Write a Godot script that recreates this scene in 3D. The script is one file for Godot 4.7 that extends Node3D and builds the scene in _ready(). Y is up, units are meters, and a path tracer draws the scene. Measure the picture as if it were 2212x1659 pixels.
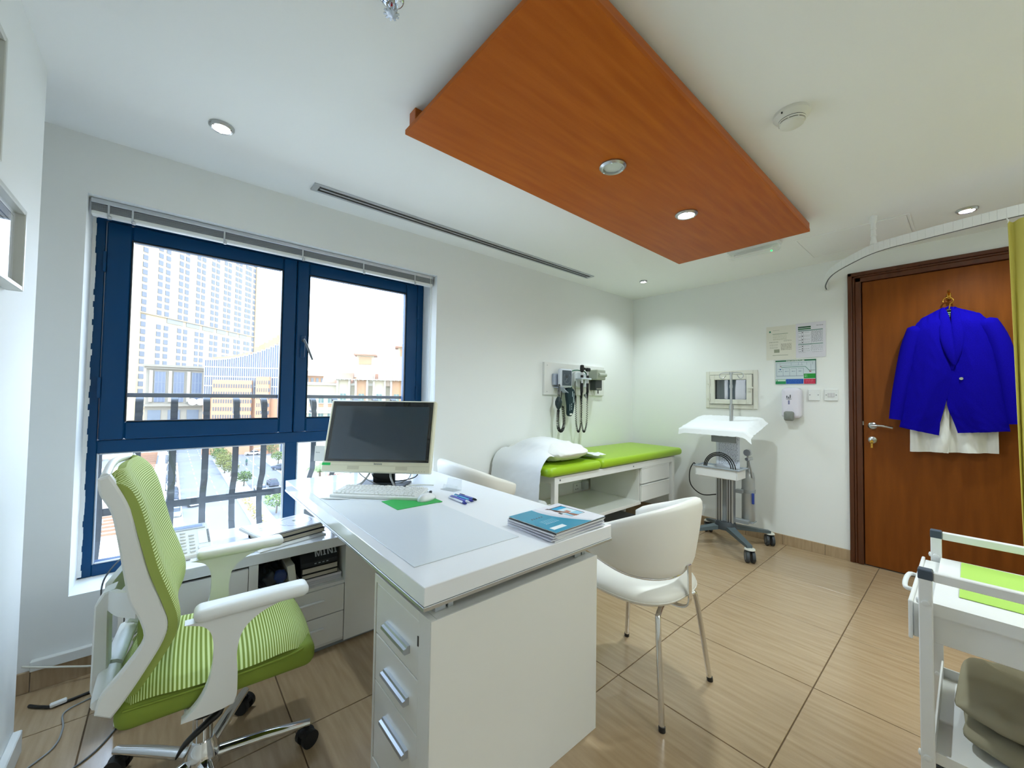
extends Node3D
# A doctor's consulting room: window wall z = 0, door wall x = 0, floor y = 0, metres.

const H := 2.37
var M := {}
var taken := {}
var rng := RandomNumberGenerator.new()


func _ready() -> void:
	rng.seed = 77
	camera_and_light()
	make_materials()
	room_shell()
	window_and_blind()
	door_and_wall_things()
	ceiling_things()
	city_outside()
	desk_and_cabinet()
	desk_things()
	cabinet_things()
	office_chair()
	visitor_chairs()
	exam_couch()
	diagnostic_station()
	iv_trolley()
	steel_trolley()
	curtain_and_rail()
	jacket_on_door()
	left_wall_frames()
	floor_cables()


func camera_and_light() -> void:
	var cam := Camera3D.new()
	cam.name = "camera"
	add_child(cam)
	cam.fov = 2.0 * rad_to_deg(atan(829.5 / 855.06))
	cam.position = Vector3(-4.03, 1.24, 2.542)
	cam.rotation_order = EULER_ORDER_YXZ
	cam.rotation = Vector3(0.02991521, -0.71148685, 0.01454624)
	cam.near = 0.02
	cam.far = 1500.0
	cam.current = true
	var env := Environment.new()
	env.background_mode = Environment.BG_SKY
	var sky := Sky.new()
	var sm := ProceduralSkyMaterial.new()
	sm.sky_top_color = Color(0.76, 0.87, 1.0)
	sm.sky_horizon_color = Color(0.95, 0.98, 1.0)
	sm.ground_horizon_color = Color(0.85, 0.83, 0.78)
	sm.ground_bottom_color = Color(0.62, 0.60, 0.56)
	sm.sky_energy_multiplier = 2.1
	sm.ground_energy_multiplier = 1.2
	sm.sun_angle_max = 1.0
	sky.sky_material = sm
	env.sky = sky
	env.tonemap_mode = Environment.TONE_MAPPER_LINEAR
	env.tonemap_exposure = 1.95
	env.sdfgi_enabled = true
	env.ssao_enabled = true
	env.ssil_enabled = true
	var we := WorldEnvironment.new()
	we.name = "world_environment"
	we.environment = env
	add_child(we)
	var sun := DirectionalLight3D.new()
	sun.name = "sun"
	add_child(sun)
	sun.rotation_degrees = Vector3(-58, 28, 0)   # high sun behind the building: lights the facades, never enters the window
	sun.light_color = Color(1.0, 0.95, 0.86)
	sun.light_energy = 0.45
	sun.light_angular_distance = 0.6
	sun.shadow_enabled = true
	sun.sky_mode = DirectionalLight3D.SKY_MODE_LIGHT_ONLY


# ---------------------------------------------------------------- helpers
func numbered(parent: Node, called: String) -> String:
	var k := str(parent.get_instance_id()) + called
	var n: int = taken.get(k, 0)
	taken[k] = n + 1
	return called if n == 0 else "%s_%03d" % [called, n]


func meta(o: Node, label := "", category := "", group := "", kind := "") -> void:
	if label: o.set_meta("label", label)
	if category: o.set_meta("category", category)
	if group: o.set_meta("group", group)
	if kind: o.set_meta("kind", kind)


func thing(called: String, label: String, category: String, at := Vector3.ZERO, turn := 0.0, group := "") -> Node3D:
	var o := Node3D.new()
	o.name = numbered(self, called)
	add_child(o)
	o.position = at
	o.rotation.y = turn
	meta(o, label, category, group)
	return o


func struct_node(called: String, label := "", at := Vector3.ZERO) -> Node3D:
	var o := Node3D.new()
	o.name = numbered(self, called)
	add_child(o)
	o.position = at
	meta(o, label, "", "", "structure")
	return o


func ns() -> SurfaceTool:
	var st := SurfaceTool.new()
	st.begin(Mesh.PRIMITIVE_TRIANGLES)
	st.set_smooth_group(-1)
	return st


func done(st: SurfaceTool) -> ArrayMesh:
	st.generate_normals()
	return st.commit()


func put(called: String, mesh: Mesh, m: Material, parent: Node = self, label := "") -> MeshInstance3D:
	var o := MeshInstance3D.new()
	o.mesh = mesh
	o.material_override = m
	o.name = numbered(parent, called)
	parent.add_child(o)
	if label: o.set_meta("label", label)
	return o


func obj(called: String, st: SurfaceTool, m: Material, parent: Node = self, label := "") -> MeshInstance3D:
	return put(called, done(st), m, parent, label)


func top(called: String, st: SurfaceTool, m: Material, label: String, category: String, group := "") -> MeshInstance3D:
	var o := obj(called, st, m, self)
	meta(o, label, category, group)
	return o


func copy_of(o: Node3D, called: String, at: Vector3, turn: float, label := "") -> Node3D:
	var c: Node3D = o.duplicate()
	c.name = numbered(self, called)
	add_child(c)
	c.position = at
	c.rotation.y = turn
	if label: c.set_meta("label", label)
	return c


func face(st: SurfaceTool, pts: Array, inside: Vector3, t := Transform3D()) -> void:
	# a convex polygon turned so that its front looks away from the point inside
	var a: Vector3 = pts[0]
	var b: Vector3 = pts[1]
	var c: Vector3 = pts[2]
	var mid := Vector3.ZERO
	for p in pts: mid += p
	mid /= pts.size()
	var q := pts
	if (a - c).cross(a - b).dot(mid - inside) < 0.0:
		q = pts.duplicate()
		q.reverse()
	for i in range(1, q.size() - 1):
		st.add_vertex(t * q[0])
		st.add_vertex(t * q[i])
		st.add_vertex(t * q[i + 1])


func box(st: SurfaceTool, c: Vector3, s: Vector3, bev := 0.0, t := Transform3D()) -> void:
	st.set_smooth_group(-1)
	var h := s * 0.5
	var b := minf(bev, minf(h.x, minf(h.y, h.z)) * 0.98)
	var tt := t * Transform3D(Basis(), c)
	if b <= 0.0:
		for ax in 3:
			for sg in [-1.0, 1.0]:
				var pts := []
				for k in [[-1, -1], [1, -1], [1, 1], [-1, 1]]:
					var p := Vector3.ZERO
					p[ax] = sg * h[ax]
					p[(ax + 1) % 3] = k[0] * h[(ax + 1) % 3]
					p[(ax + 2) % 3] = k[1] * h[(ax + 2) % 3]
					pts.append(p)
				face(st, pts, Vector3.ZERO, tt)
		return
	for ax in 3:
		var u := (ax + 1) % 3
		var v := (ax + 2) % 3
		for sg in [-1.0, 1.0]:
			var pts := []
			for k in [[-1, -1], [1, -1], [1, 1], [-1, 1]]:
				var p := Vector3.ZERO
				p[ax] = sg * h[ax]
				p[u] = k[0] * (h[u] - b)
				p[v] = k[1] * (h[v] - b)
				pts.append(p)
			face(st, pts, Vector3.ZERO, tt)
		for k in [[-1, -1], [1, -1], [1, 1], [-1, 1]]:
			var pts := []
			for e in [[-1, 0], [1, 0], [1, 1], [-1, 1]]:
				var p := Vector3.ZERO
				p[ax] = e[0] * (h[ax] - b)
				p[u] = k[0] * (h[u] - (b if e[1] == 0 else 0.0))
				p[v] = k[1] * (h[v] - (0.0 if e[1] == 0 else b))
				pts.append(p)
			face(st, pts, Vector3.ZERO, tt)
	for sx in [-1, 1]:
		for sy in [-1, 1]:
			for sz in [-1, 1]:
				var g := Vector3(sx, sy, sz)
				var i := h - Vector3(b, b, b)
				face(st, [g * Vector3(h.x, i.y, i.z), g * Vector3(i.x, h.y, i.z), g * Vector3(i.x, i.y, h.z)], Vector3.ZERO, tt)


func bx(st: SurfaceTool, x0: float, x1: float, y0: float, y1: float, z0: float, z1: float, bev := 0.0) -> void:
	box(st, Vector3((x0 + x1) / 2, (y0 + y1) / 2, (z0 + z1) / 2), Vector3(absf(x1 - x0), absf(y1 - y0), absf(z1 - z0)), bev)


func bar(st: SurfaceTool, a: Vector3, b: Vector3, w: float, h: float, bev := 0.0, up := Vector3.UP) -> void:
	# a straight bar from a to b, w wide and h high
	var d := (b - a).normalized()
	var side := d.cross(up)
	if side.length() < 0.01: side = d.cross(Vector3.RIGHT)
	side = side.normalized()
	var t := Transform3D(Basis(side, side.cross(d).normalized() * -1.0, d), (a + b) / 2)
	box(st, Vector3.ZERO, Vector3(w, h, (b - a).length()), bev, t)


func smooth_path(p: Array, n := 6, closed := false) -> Array:
	var out := []
	var c := p.size()
	for i in (c if closed else c - 1):
		var p0: Vector3 = p[(i - 1 + c) % c] if closed else p[maxi(i - 1, 0)]
		var p1: Vector3 = p[i]
		var p2: Vector3 = p[(i + 1) % c]
		var p3: Vector3 = p[(i + 2) % c] if closed else p[mini(i + 2, c - 1)]
		for k in n:
			out.append(p1.cubic_interpolate(p2, p0, p3, float(k) / n))
	if not closed: out.append(p[c - 1])
	return out


func tube(st: SurfaceTool, p: Array, r, segs := 8, closed := false, squash := 1.0) -> void:
	# r: one radius, or one for each point; squash flattens the section along its second axis
	var n := p.size()
	var rings := []
	var side := Vector3.ZERO
	for i in n:
		var d: Vector3
		if closed: d = (p[(i + 1) % n] - p[(i - 1 + n) % n]).normalized()
		else: d = (p[mini(i + 1, n - 1)] - p[maxi(i - 1, 0)]).normalized()
		if side == Vector3.ZERO:
			side = d.cross(Vector3.UP if absf(d.y) < 0.9 else Vector3.RIGHT).normalized()
		else:
			side = (side - d * side.dot(d)).normalized()
		var up := side.cross(d)
		var rr: float = r[i] if r is Array else r
		var ring := []
		for k in segs:
			var a := TAU * k / segs
			ring.append(p[i] + side * cos(a) * rr + up * sin(a) * rr * squash)
		rings.append(ring)
	st.set_smooth_group(0)
	for i in (n if closed else n - 1):
		var r0: Array = rings[i]
		var r1: Array = rings[(i + 1) % n]
		var mid: Vector3 = (p[i] + p[(i + 1) % n]) / 2
		for k in segs:
			face(st, [r0[k], r0[(k + 1) % segs], r1[(k + 1) % segs], r1[k]], mid)
	if not closed:
		st.set_smooth_group(-1)
		face(st, rings[0], p[1])
		face(st, rings[n - 1], p[n - 2])


func lathe(st: SurfaceTool, prof: Array, segs := 20, t := Transform3D()) -> void:
	# prof: Vector2(radius, y); sharp where the outline turns by more than 35 degrees
	var g := 1
	for i in prof.size() - 1:
		var a: Vector2 = prof[i]
		var b: Vector2 = prof[i + 1]
		if i > 0 and absf((a - prof[i - 1]).angle_to(b - a)) > 0.6: g += 1
		st.set_smooth_group(g)
		var n2 := Vector2(b.y - a.y, a.x - b.x)
		for k in segs:
			var a0 := TAU * k / segs
			var a1 := TAU * (k + 1) / segs
			var q := [Vector3(a.x * cos(a0), a.y, a.x * sin(a0)), Vector3(a.x * cos(a1), a.y, a.x * sin(a1)), Vector3(b.x * cos(a1), b.y, b.x * sin(a1)), Vector3(b.x * cos(a0), b.y, b.x * sin(a0))]
			var am := (a0 + a1) / 2
			var out := Vector3(n2.x * cos(am), n2.y, n2.x * sin(am))
			if out.length() < 1e-9: continue
			if a.x < 1e-6: q.remove_at(0)
			elif b.x < 1e-6: q.remove_at(3)
			var mid := Vector3.ZERO
			for w in q: mid += w
			face(st, q, mid / q.size() - out.normalized(), t)


func prism(st: SurfaceTool, poly: PackedVector2Array, d0: float, d1: float, t := Transform3D(), bev := 0.0) -> void:
	# outline in x, y, pulled from z = d0 to d1
	if Geometry2D.is_polygon_clockwise(poly):
		poly = poly.duplicate()
		poly.reverse()
	var lo := minf(d0, d1)
	var hi := maxf(d0, d1)
	var inner := poly
	if bev > 0.0:
		var off := PackedVector2Array()
		var c := poly.size()
		for i in c:
			var e0 := (poly[i] - poly[(i - 1 + c) % c]).normalized()
			var e1 := (poly[(i + 1) % c] - poly[i]).normalized()
			var nn := (Vector2(-e0.y, e0.x) + Vector2(-e1.y, e1.x))
			nn = nn.normalized() / maxf(0.5, nn.length() / 2.0)
			off.append(poly[i] + nn * bev)
		inner = off
	var idx := Geometry2D.triangulate_polygon(inner)
	if idx.is_empty():
		inner = poly
		bev = 0.0
		idx = Geometry2D.triangulate_polygon(inner)
	st.set_smooth_group(-1)
	for z in [lo, hi]:
		for i in range(0, idx.size(), 3):
			var q := []
			for k in 3:
				var v := inner[idx[i + k]]
				q.append(Vector3(v.x, v.y, z))
			face(st, q, q[0] + Vector3(0, 0, 1 if z == lo else -1), t)
	var n := poly.size()
	var g := 1
	for i in n:
		var a := poly[i]
		var b := poly[(i + 1) % n]
		var prev := poly[(i - 1 + n) % n]
		if absf((a - prev).angle_to(b - a)) > 0.6: g += 1
		var nrm := Vector3(b.y - a.y, a.x - b.x, 0).normalized()
		st.set_smooth_group(g)
		var za := lo + bev
		var zb := hi - bev
		var m3 := Vector3((a.x + b.x) / 2, (a.y + b.y) / 2, (lo + hi) / 2)
		face(st, [Vector3(a.x, a.y, za), Vector3(b.x, b.y, za), Vector3(b.x, b.y, zb), Vector3(a.x, a.y, zb)], m3 - nrm, t)
		if bev > 0.0:
			var ia := inner[i]
			var ib := inner[(i + 1) % n]
			st.set_smooth_group(-1)
			face(st, [Vector3(a.x, a.y, za), Vector3(b.x, b.y, za), Vector3(ib.x, ib.y, lo), Vector3(ia.x, ia.y, lo)], m3 - nrm + Vector3(0, 0, 1) * (hi - lo), t)
			face(st, [Vector3(a.x, a.y, zb), Vector3(b.x, b.y, zb), Vector3(ib.x, ib.y, hi), Vector3(ia.x, ia.y, hi)], m3 - nrm - Vector3(0, 0, 1) * (hi - lo), t)


func sheet_grid(st: SurfaceTool, f: Callable, nu: int, nv: int, uv := Vector2(1, 1), thick := 0.0) -> void:
	# f(u, v) for u, v in 0..1; with a thickness it gets a back and a rim
	var p := []
	for j in nv + 1:
		var row := []
		for i in nu + 1: row.append(f.call(float(i) / nu, float(j) / nv))
		p.append(row)
	var nn := []
	if thick > 0.0:
		for j in nv + 1:
			var row := []
			for i in nu + 1:
				var du: Vector3 = p[j][mini(i + 1, nu)] - p[j][maxi(i - 1, 0)]
				var dv: Vector3 = p[mini(j + 1, nv)][i] - p[maxi(j - 1, 0)][i]
				row.append(du.cross(dv).normalized())
			nn.append(row)
	for layer in (2 if thick > 0.0 else 1):
		st.set_smooth_group(layer + 1)
		for j in nv:
			for i in nu:
				var order := [[i, j], [i, j + 1], [i + 1, j + 1], [i, j], [i + 1, j + 1], [i + 1, j]]
				if layer == 1: order.reverse()
				for e in order:
					st.set_uv(Vector2(float(e[0]) / nu, float(e[1]) / nv) * uv)
					var q: Vector3 = p[e[1]][e[0]]
					if layer == 1: q -= nn[e[1]][e[0]] * thick
					st.add_vertex(q)
	if thick > 0.0:
		st.set_smooth_group(9)
		st.set_uv(Vector2.ZERO)
		var rim := []
		for i in nu: rim.append([0, i])
		for j in nv: rim.append([j, nu])
		for i in nu: rim.append([nv, nu - i])
		for j in nv: rim.append([nv - j, 0])
		for k in rim.size():
			var a: Array = rim[k]
			var b: Array = rim[(k + 1) % rim.size()]
			var pa: Vector3 = p[a[0]][a[1]]
			var pb: Vector3 = p[b[0]][b[1]]
			var qa: Vector3 = pa - nn[a[0]][a[1]] * thick
			var qb: Vector3 = pb - nn[b[0]][b[1]] * thick
			for e in [pa, pb, qb, pa, qb, qa]: st.add_vertex(e)


func blob(st: SurfaceTool, f: Callable, nu := 24, nv := 14) -> void:
	# closed surface: u goes round (0..1), v from pole to pole (0..1)
	st.set_smooth_group(0)
	var p := []
	for j in nv + 1:
		var row := []
		for i in nu: row.append(f.call(float(i) / nu, float(j) / nv))
		p.append(row)
	var mid := Vector3.ZERO
	for i in nu: mid += p[nv / 2][i]
	mid /= nu
	for j in nv:
		for i in nu:
			var i1 := (i + 1) % nu
			for e in [[i, j], [i, j + 1], [i1, j + 1], [i, j], [i1, j + 1], [i1, j]]:
				st.set_uv(Vector2(float(e[0]) / nu, float(e[1]) / nv))
				st.add_vertex(p[e[1]][e[0]])


func cushion(st: SurfaceTool, c: Vector3, s: Vector3, r: float, puff := 0.0, t := Transform3D(), seg := 4) -> void:
	# rounded slab: a box whose edges are quarter rounds of radius r; the upper face swells by puff
	var h := s * 0.5
	var prof := []
	for k in seg + 1:
		var a := PI / 2 * k / seg
		prof.append(Vector2(r * (1.0 - sin(a)), -h.y + r * (1.0 - cos(a))))
	for k in seg + 1:
		var a := PI / 2 * k / seg
		prof.append(Vector2(r * (1.0 - cos(a)), h.y - r * (1.0 - sin(a))))
	st.set_smooth_group(1)
	var loops := []
	for pr in prof:
		var loop := []
		var hx: float = h.x - pr.x
		var hz: float = h.z - pr.x
		var cr := maxf(r * 1.3 - pr.x, 0.002)
		for q in 4:
			for k in seg + 1:
				var a := PI / 2 * (q + float(k) / seg)
				var sx := 1.0 if q == 0 or q == 3 else -1.0
				var sz := 1.0 if q < 2 else -1.0
				loop.append(c + Vector3(sx * (hx - cr) + cr * cos(a), pr.y, sz * (hz - cr) + cr * sin(a)))
		loops.append(loop)
	var n: int = loops[0].size()
	for j in loops.size() - 1:
		for i in n:
			face(st, [loops[j][i], loops[j][(i + 1) % n], loops[j + 1][(i + 1) % n], loops[j + 1][i]], c, t)
	var low: Array = loops[0]
	face(st, low, c, t)
	# swelling top: rings shrinking to the middle
	var last: Array = loops[loops.size() - 1]
	var steps := 6
	var prev := last
	for k in range(1, steps + 1):
		var f := 1.0 - float(k) / steps
		var ring := []
		for p in last:
			var d: Vector3 = p - c
			ring.append(c + Vector3(d.x * f, h.y + puff * (1.0 - f * f), d.z * f))
		for i in n:
			if k == steps: face(st, [prev[i], prev[(i + 1) % n], ring[0]], c - Vector3(0, 10, 0), t)
			else: face(st, [prev[i], prev[(i + 1) % n], ring[(i + 1) % n], ring[i]], c - Vector3(0, 10, 0), t)
		prev = ring


func card(st: SurfaceTool, c: Vector3, right: Vector3, up: Vector3, thick := 0.001) -> void:
	# a printed sheet: the picture on its front (right x up), the picture's first pixel on the other sides
	var n := right.cross(up).normalized() * thick
	var a := c - right / 2 - up / 2
	var q := [a, a + right, a + right + up, a + up]
	var uvs := [Vector2(0, 1), Vector2(1, 1), Vector2(1, 0), Vector2(0, 0)]
	st.set_smooth_group(-1)
	for i in [0, 2, 1, 0, 3, 2]:
		st.set_uv(uvs[i])
		st.add_vertex(q[i] + n / 2)
	st.set_uv(Vector2(0.002, 0.002))
	for i in [0, 1, 2, 0, 2, 3]:
		st.add_vertex(q[i] - n / 2)
	for i in 4:
		var j := (i + 1) % 4
		for e in [q[i] + n / 2, q[j] + n / 2, q[j] - n / 2, q[i] + n / 2, q[j] - n / 2, q[i] - n / 2]: st.add_vertex(e)


func mat(c: Color, r := 0.6, metal := 0.0, spec := 0.5) -> StandardMaterial3D:
	var m := StandardMaterial3D.new()
	m.albedo_color = c
	m.roughness = r
	m.metallic = metal
	m.metallic_specular = spec
	return m


func rgb8(r: int, g: int, b: int) -> Color:
	return Color(r / 255.0, g / 255.0, b / 255.0)


func glow(c: Color, e: float) -> StandardMaterial3D:
	var m := mat(c, 0.5)
	m.emission_enabled = true
	m.emission = c
	m.emission_energy_multiplier = e
	return m


func glass(c: Color, a: float, r := 0.02) -> StandardMaterial3D:
	var m := mat(Color(c.r, c.g, c.b, a), r)
	m.transparency = BaseMaterial3D.TRANSPARENCY_ALPHA
	return m


func noise_tex(sz: int, freq: Vector2, lo: Color, hi: Color, seed_: int, contrast := 1.0, fine := 0.0) -> ImageTexture:
	# stretched noise between two colours, tiling by mirrored blend
	var n := FastNoiseLite.new()
	n.seed = seed_
	n.noise_type = FastNoiseLite.TYPE_SIMPLEX_SMOOTH
	n.frequency = 1.0
	n.fractal_octaves = 4
	var img := Image.create(sz, sz, false, Image.FORMAT_RGB8)
	for y in sz:
		for x in sz:
			var u := float(x) / sz
			var v := float(y) / sz
			var a := n.get_noise_2d(u * freq.x, v * freq.y)
			var b := n.get_noise_2d((u - 1.0) * freq.x, v * freq.y)
			var c := n.get_noise_2d(u * freq.x, (v - 1.0) * freq.y)
			var d := n.get_noise_2d((u - 1.0) * freq.x, (v - 1.0) * freq.y)
			var w := lerpf(lerpf(a, b, u), lerpf(c, d, u), v)
			w = clampf(0.5 + w * contrast + rng.randf_range(-fine, fine), 0.0, 1.0)
			img.set_pixel(x, y, lo.lerp(hi, w))
	img.generate_mipmaps()
	return ImageTexture.create_from_image(img)


func lettering(words: String, height: float, m: Material, parent: Node, t: Transform3D, called := "lettering", bold := false, depth := 0.0008) -> MeshInstance3D:
	var tm := TextMesh.new()
	var f := SystemFont.new()
	f.font_names = PackedStringArray(["Droid Sans"])
	if bold: f.font_weight = 700
	tm.font = f
	tm.text = words
	tm.font_size = 32
	tm.pixel_size = height / 32.0 * 1.35
	tm.depth = depth
	var o := put(called, tm, m, parent)
	o.transform = t
	return o


func facing(right: Vector3, up: Vector3, at: Vector3) -> Transform3D:
	return Transform3D(Basis(right.normalized(), up.normalized(), right.cross(up).normalized()), at)


# ---------------------------------------------------------------- materials
func tri_mat(tex: Texture2D, scale: float, r: float, off := Vector3.ZERO, world := false) -> StandardMaterial3D:
	var m := mat(Color.WHITE, r)
	m.albedo_texture = tex
	m.uv1_triplanar = true
	m.uv1_world_triplanar = world
	m.uv1_scale = Vector3(scale, scale, scale)
	m.uv1_offset = off
	return m


func make_materials() -> void:
	M.wall = mat(rgb8(240, 242, 240), 0.75)
	M.ceiling = mat(rgb8(248, 249, 247), 0.85)
	M.white = mat(rgb8(236, 237, 235), 0.35)
	M.lacquer = mat(rgb8(233, 233, 229), 0.24)
	M.gloss_white = mat(rgb8(238, 240, 244), 0.10)
	M.white_plastic = mat(rgb8(232, 234, 233), 0.38)
	M.off_white = mat(rgb8(226, 225, 214), 0.5)
	M.cream_plastic = mat(rgb8(226, 221, 196), 0.32)
	M.grey_plastic = mat(rgb8(150, 155, 158), 0.45)
	M.mid_grey = mat(rgb8(112, 118, 122), 0.5)
	M.dark_grey = mat(rgb8(58, 64, 70), 0.5)
	M.black = mat(rgb8(16, 17, 19), 0.45)
	M.black_rubber = mat(rgb8(22, 23, 25), 0.7)
	M.chrome = mat(rgb8(225, 226, 228), 0.08, 1.0)
	M.steel = mat(rgb8(190, 192, 194), 0.28, 1.0)
	M.aluminium = mat(rgb8(196, 200, 205), 0.36, 0.9)
	M.brass = mat(rgb8(214, 168, 74), 0.22, 1.0)
	M.window_frame = mat(rgb8(6, 62, 104), 0.34, 0.0, 0.35)
	M.gasket = mat(rgb8(14, 18, 22), 0.7)
	M.iron = mat(rgb8(40, 46, 54), 0.5)
	M.leather = mat(rgb8(238, 235, 227), 0.42)
	M.lime = mat(rgb8(158, 196, 34), 0.36)
	M.lime_cloth = mat(rgb8(172, 212, 96), 0.9)
	M.paper = mat(rgb8(240, 241, 240), 0.85)
	M.tissue = mat(rgb8(240, 243, 245), 0.9)
	M.tissue.backlight_enabled = true
	M.tissue.backlight = Color(0.2, 0.2, 0.2)
	M.cotton = mat(rgb8(236, 236, 232), 0.95)
	M.khaki_cloth = mat(rgb8(150, 142, 118), 0.95)
	M.curtain = mat(rgb8(214, 205, 108), 0.9)
	M.blue_wool = tri_mat(noise_tex(128, Vector2(40, 40), rgb8(12, 4, 136), rgb8(24, 12, 178), 5, 0.9, 0.1), 4.0, 0.95)
	M.blue_wool.metallic_specular = 0.2
	M.green_strip = glow(Color(0.1, 0.9, 0.35), 2.0)
	M.pane = glass(Color(0.94, 0.98, 1.0), 0.04)
	M.acrylic = glass(Color(0.9, 0.95, 0.97), 0.14)
	M.black_glass = mat(rgb8(20, 25, 30), 0.06)
	# red-brown veneer: fine grain along the local x axis
	var veneer := noise_tex(512, Vector2(2.2, 26), rgb8(166, 80, 14), rgb8(196, 108, 30), 21, 0.6, 0.05)
	M.veneer = tri_mat(veneer, 0.8, 0.42, Vector3(0.13, 0.4, 0.7))
	M.veneer.metallic_specular = 0.25
	M.veneer_edge = tri_mat(veneer, 1.4, 0.45, Vector3(0.53, 0.1, 0.2))
	var doorwood := noise_tex(512, Vector2(22, 2.4), rgb8(112, 58, 16), rgb8(140, 78, 26), 33, 0.7, 0.05)
	M.door_leaf = tri_mat(doorwood, 0.7, 0.38)
	M.door_leaf.metallic_specular = 0.3
	M.door_frame = tri_mat(noise_tex(256, Vector2(22, 2.4), rgb8(70, 34, 12), rgb8(98, 50, 20), 35, 0.7, 0.05), 0.9, 0.35)
	var stone := noise_tex(512, Vector2(30, 2.6), rgb8(160, 134, 102), rgb8(192, 168, 136), 44, 0.6, 0.06)
	M.tiles = []
	for k in 6:
		M.tiles.append(tri_mat(stone, 1.15, 0.20, Vector3(k * 0.37, k * 0.21, k * 0.53)))
		M.tiles[k].metallic_specular = 0.6
	M.grout = mat(rgb8(112, 92, 70), 0.9)
	M.skirting = []
	for k in 3:
		M.skirting.append(tri_mat(stone, 1.6, 0.32, Vector3(0.2 + k * 0.31, 0.6, k * 0.17)))
	# ribbed mesh fabric of the office chair: pale ridges on a green ground
	var rib := Image.create(4, 64, false, Image.FORMAT_RGB8)
	for y in 64:
		var w := clampf(0.5 + 0.9 * sin(TAU * y / 32.0), 0.0, 1.0)
		for x in 4: rib.set_pixel(x, y, rgb8(124, 142, 44).lerp(rgb8(214, 228, 158), w))
	M.ribbed = mat(Color.WHITE, 0.85)
	M.ribbed.albedo_texture = ImageTexture.create_from_image(rib)
	M.green_fabric = mat(rgb8(128, 146, 52), 0.9)


# ---------------------------------------------------------------- room shell
func room_shell() -> void:
	var fl := struct_node("floor", "beige wood-look stone tiles with thin dark joints")
	var st := ns()
	bx(st, -5.0, 0.2, -0.12, -0.004, -0.28, 4.55)
	obj("grout_bed", st, M.grout, fl)
	var pitch := 0.585
	var xs := [-4.85]
	var x := -1.89 - 5 * pitch
	while x < -0.01:
		if x > -4.84: xs.append(x)
		x += pitch
	xs.append(0.0)
	var zs := [0.0]
	var z := 2.08 - 3 * pitch
	while z < 4.39:
		if z > 0.01: zs.append(z)
		z += pitch
	zs.append(4.4)
	var n := 0
	var meshes := {}
	for i in xs.size() - 1:
		for j in zs.size() - 1:
			var w: float = xs[i + 1] - xs[i] - 0.004
			var d: float = zs[j + 1] - zs[j] - 0.004
			var key := "%.3f %.3f" % [w, d]
			if not meshes.has(key):
				st = ns()
				box(st, Vector3(0, -0.005, 0), Vector3(w, 0.01, d), 0.0012)
				meshes[key] = done(st)
			var o := put("tile", meshes[key], M.tiles[(n * 5 + i) % 6], fl)
			o.position = Vector3((xs[i] + xs[i + 1]) / 2, 0, (zs[j] + zs[j + 1]) / 2)
			n += 1
	st = ns()
	bx(st, -5.0, 0.2, H, H + 0.2, -0.3, 4.55)
	meta(obj("ceiling", st, M.ceiling), "flat white painted ceiling", "", "", "structure")
	# window wall with its opening
	st = ns()
	bx(st, -5.0, -4.335, 0.0, H, -0.28, 0.0)
	bx(st, -2.576, 0.2, 0.0, H, -0.28, 0.0)
	bx(st, -4.335, -2.576, -0.12, 0.351, -0.28, 0.0)
	bx(st, -4.335, -2.576, 2.112, H, -0.28, 0.0)
	meta(obj("wall_window", st, M.wall), "white painted wall around the large window", "", "", "structure")
	# door wall with openings for the door and the small hatch window
	st = ns()
	bx(st, 0.0, 0.2, 0.0, H, -0.28, 0.87)
	bx(st, 0.0, 0.2, 0.0, 1.19, 0.87, 1.24)
	bx(st, 0.0, 0.2, 1.47, H, 0.87, 1.24)
	bx(st, 0.0, 0.2, 0.0, H, 1.24, 1.935)
	bx(st, 0.0, 0.2, 2.225, H, 1.935, 2.90)
	bx(st, 0.0, 0.2, 0.0, H, 2.90, 4.55)
	meta(obj("wall_door", st, M.wall), "white painted wall with the wooden door", "", "", "structure")
	st = ns()
	bx(st, -4.85, -4.395, 0.0, H, 0.42, 4.55)
	bx(st, -5.0, -4.85, 0.0, H, -0.28, 4.55)
	meta(obj("wall_left", st, M.wall), "white painted side wall hung with framed certificates", "", "", "structure")
	st = ns()
	bx(st, -5.0, 0.2, 0.0, H, 4.4, 4.55)
	meta(obj("wall_back", st, M.wall), "white painted wall opposite the window", "", "", "structure")
	# stone skirting in short lengths
	var sk := struct_node("baseboard_door", "brown stone skirting along the door wall")
	var p := 0.02
	while p < 1.92:
		var e := minf(p + 0.29, 1.918)
		st = ns()
		bx(st, -0.012, -0.0005, 0.0, 0.083, p + 0.001, e - 0.001, 0.001)
		obj("skirting_tile", st, M.skirting[int(p * 10) % 3], sk)
		p += 0.29
	sk = struct_node("baseboard_window", "brown stone skirting along the window wall")
	p = -4.85
	while p < -0.01:
		var e := minf(p + 0.42, -0.013)
		st = ns()
		bx(st, p + 0.001, e - 0.001, 0.0, 0.083, 0.0005, 0.012, 0.001)
		obj("skirting_tile", st, M.skirting[int(-p * 10) % 3], sk)
		p += 0.42
	# white cable duct above the skirting
	st = ns()
	bx(st, -4.43, -2.7, 0.085, 0.125, 0.0005, 0.026, 0.002)
	meta(obj("trim_1", st, M.white_plastic), "white plastic cable duct above the skirting", "", "", "structure")
	st = ns()
	bx(st, -4.3945, -4.372, 0.02, 0.095, 0.44, 3.2, 0.003)
	meta(obj("trim_2", st, M.white_plastic), "white plastic duct along the foot of the side wall", "", "", "structure")


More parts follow.
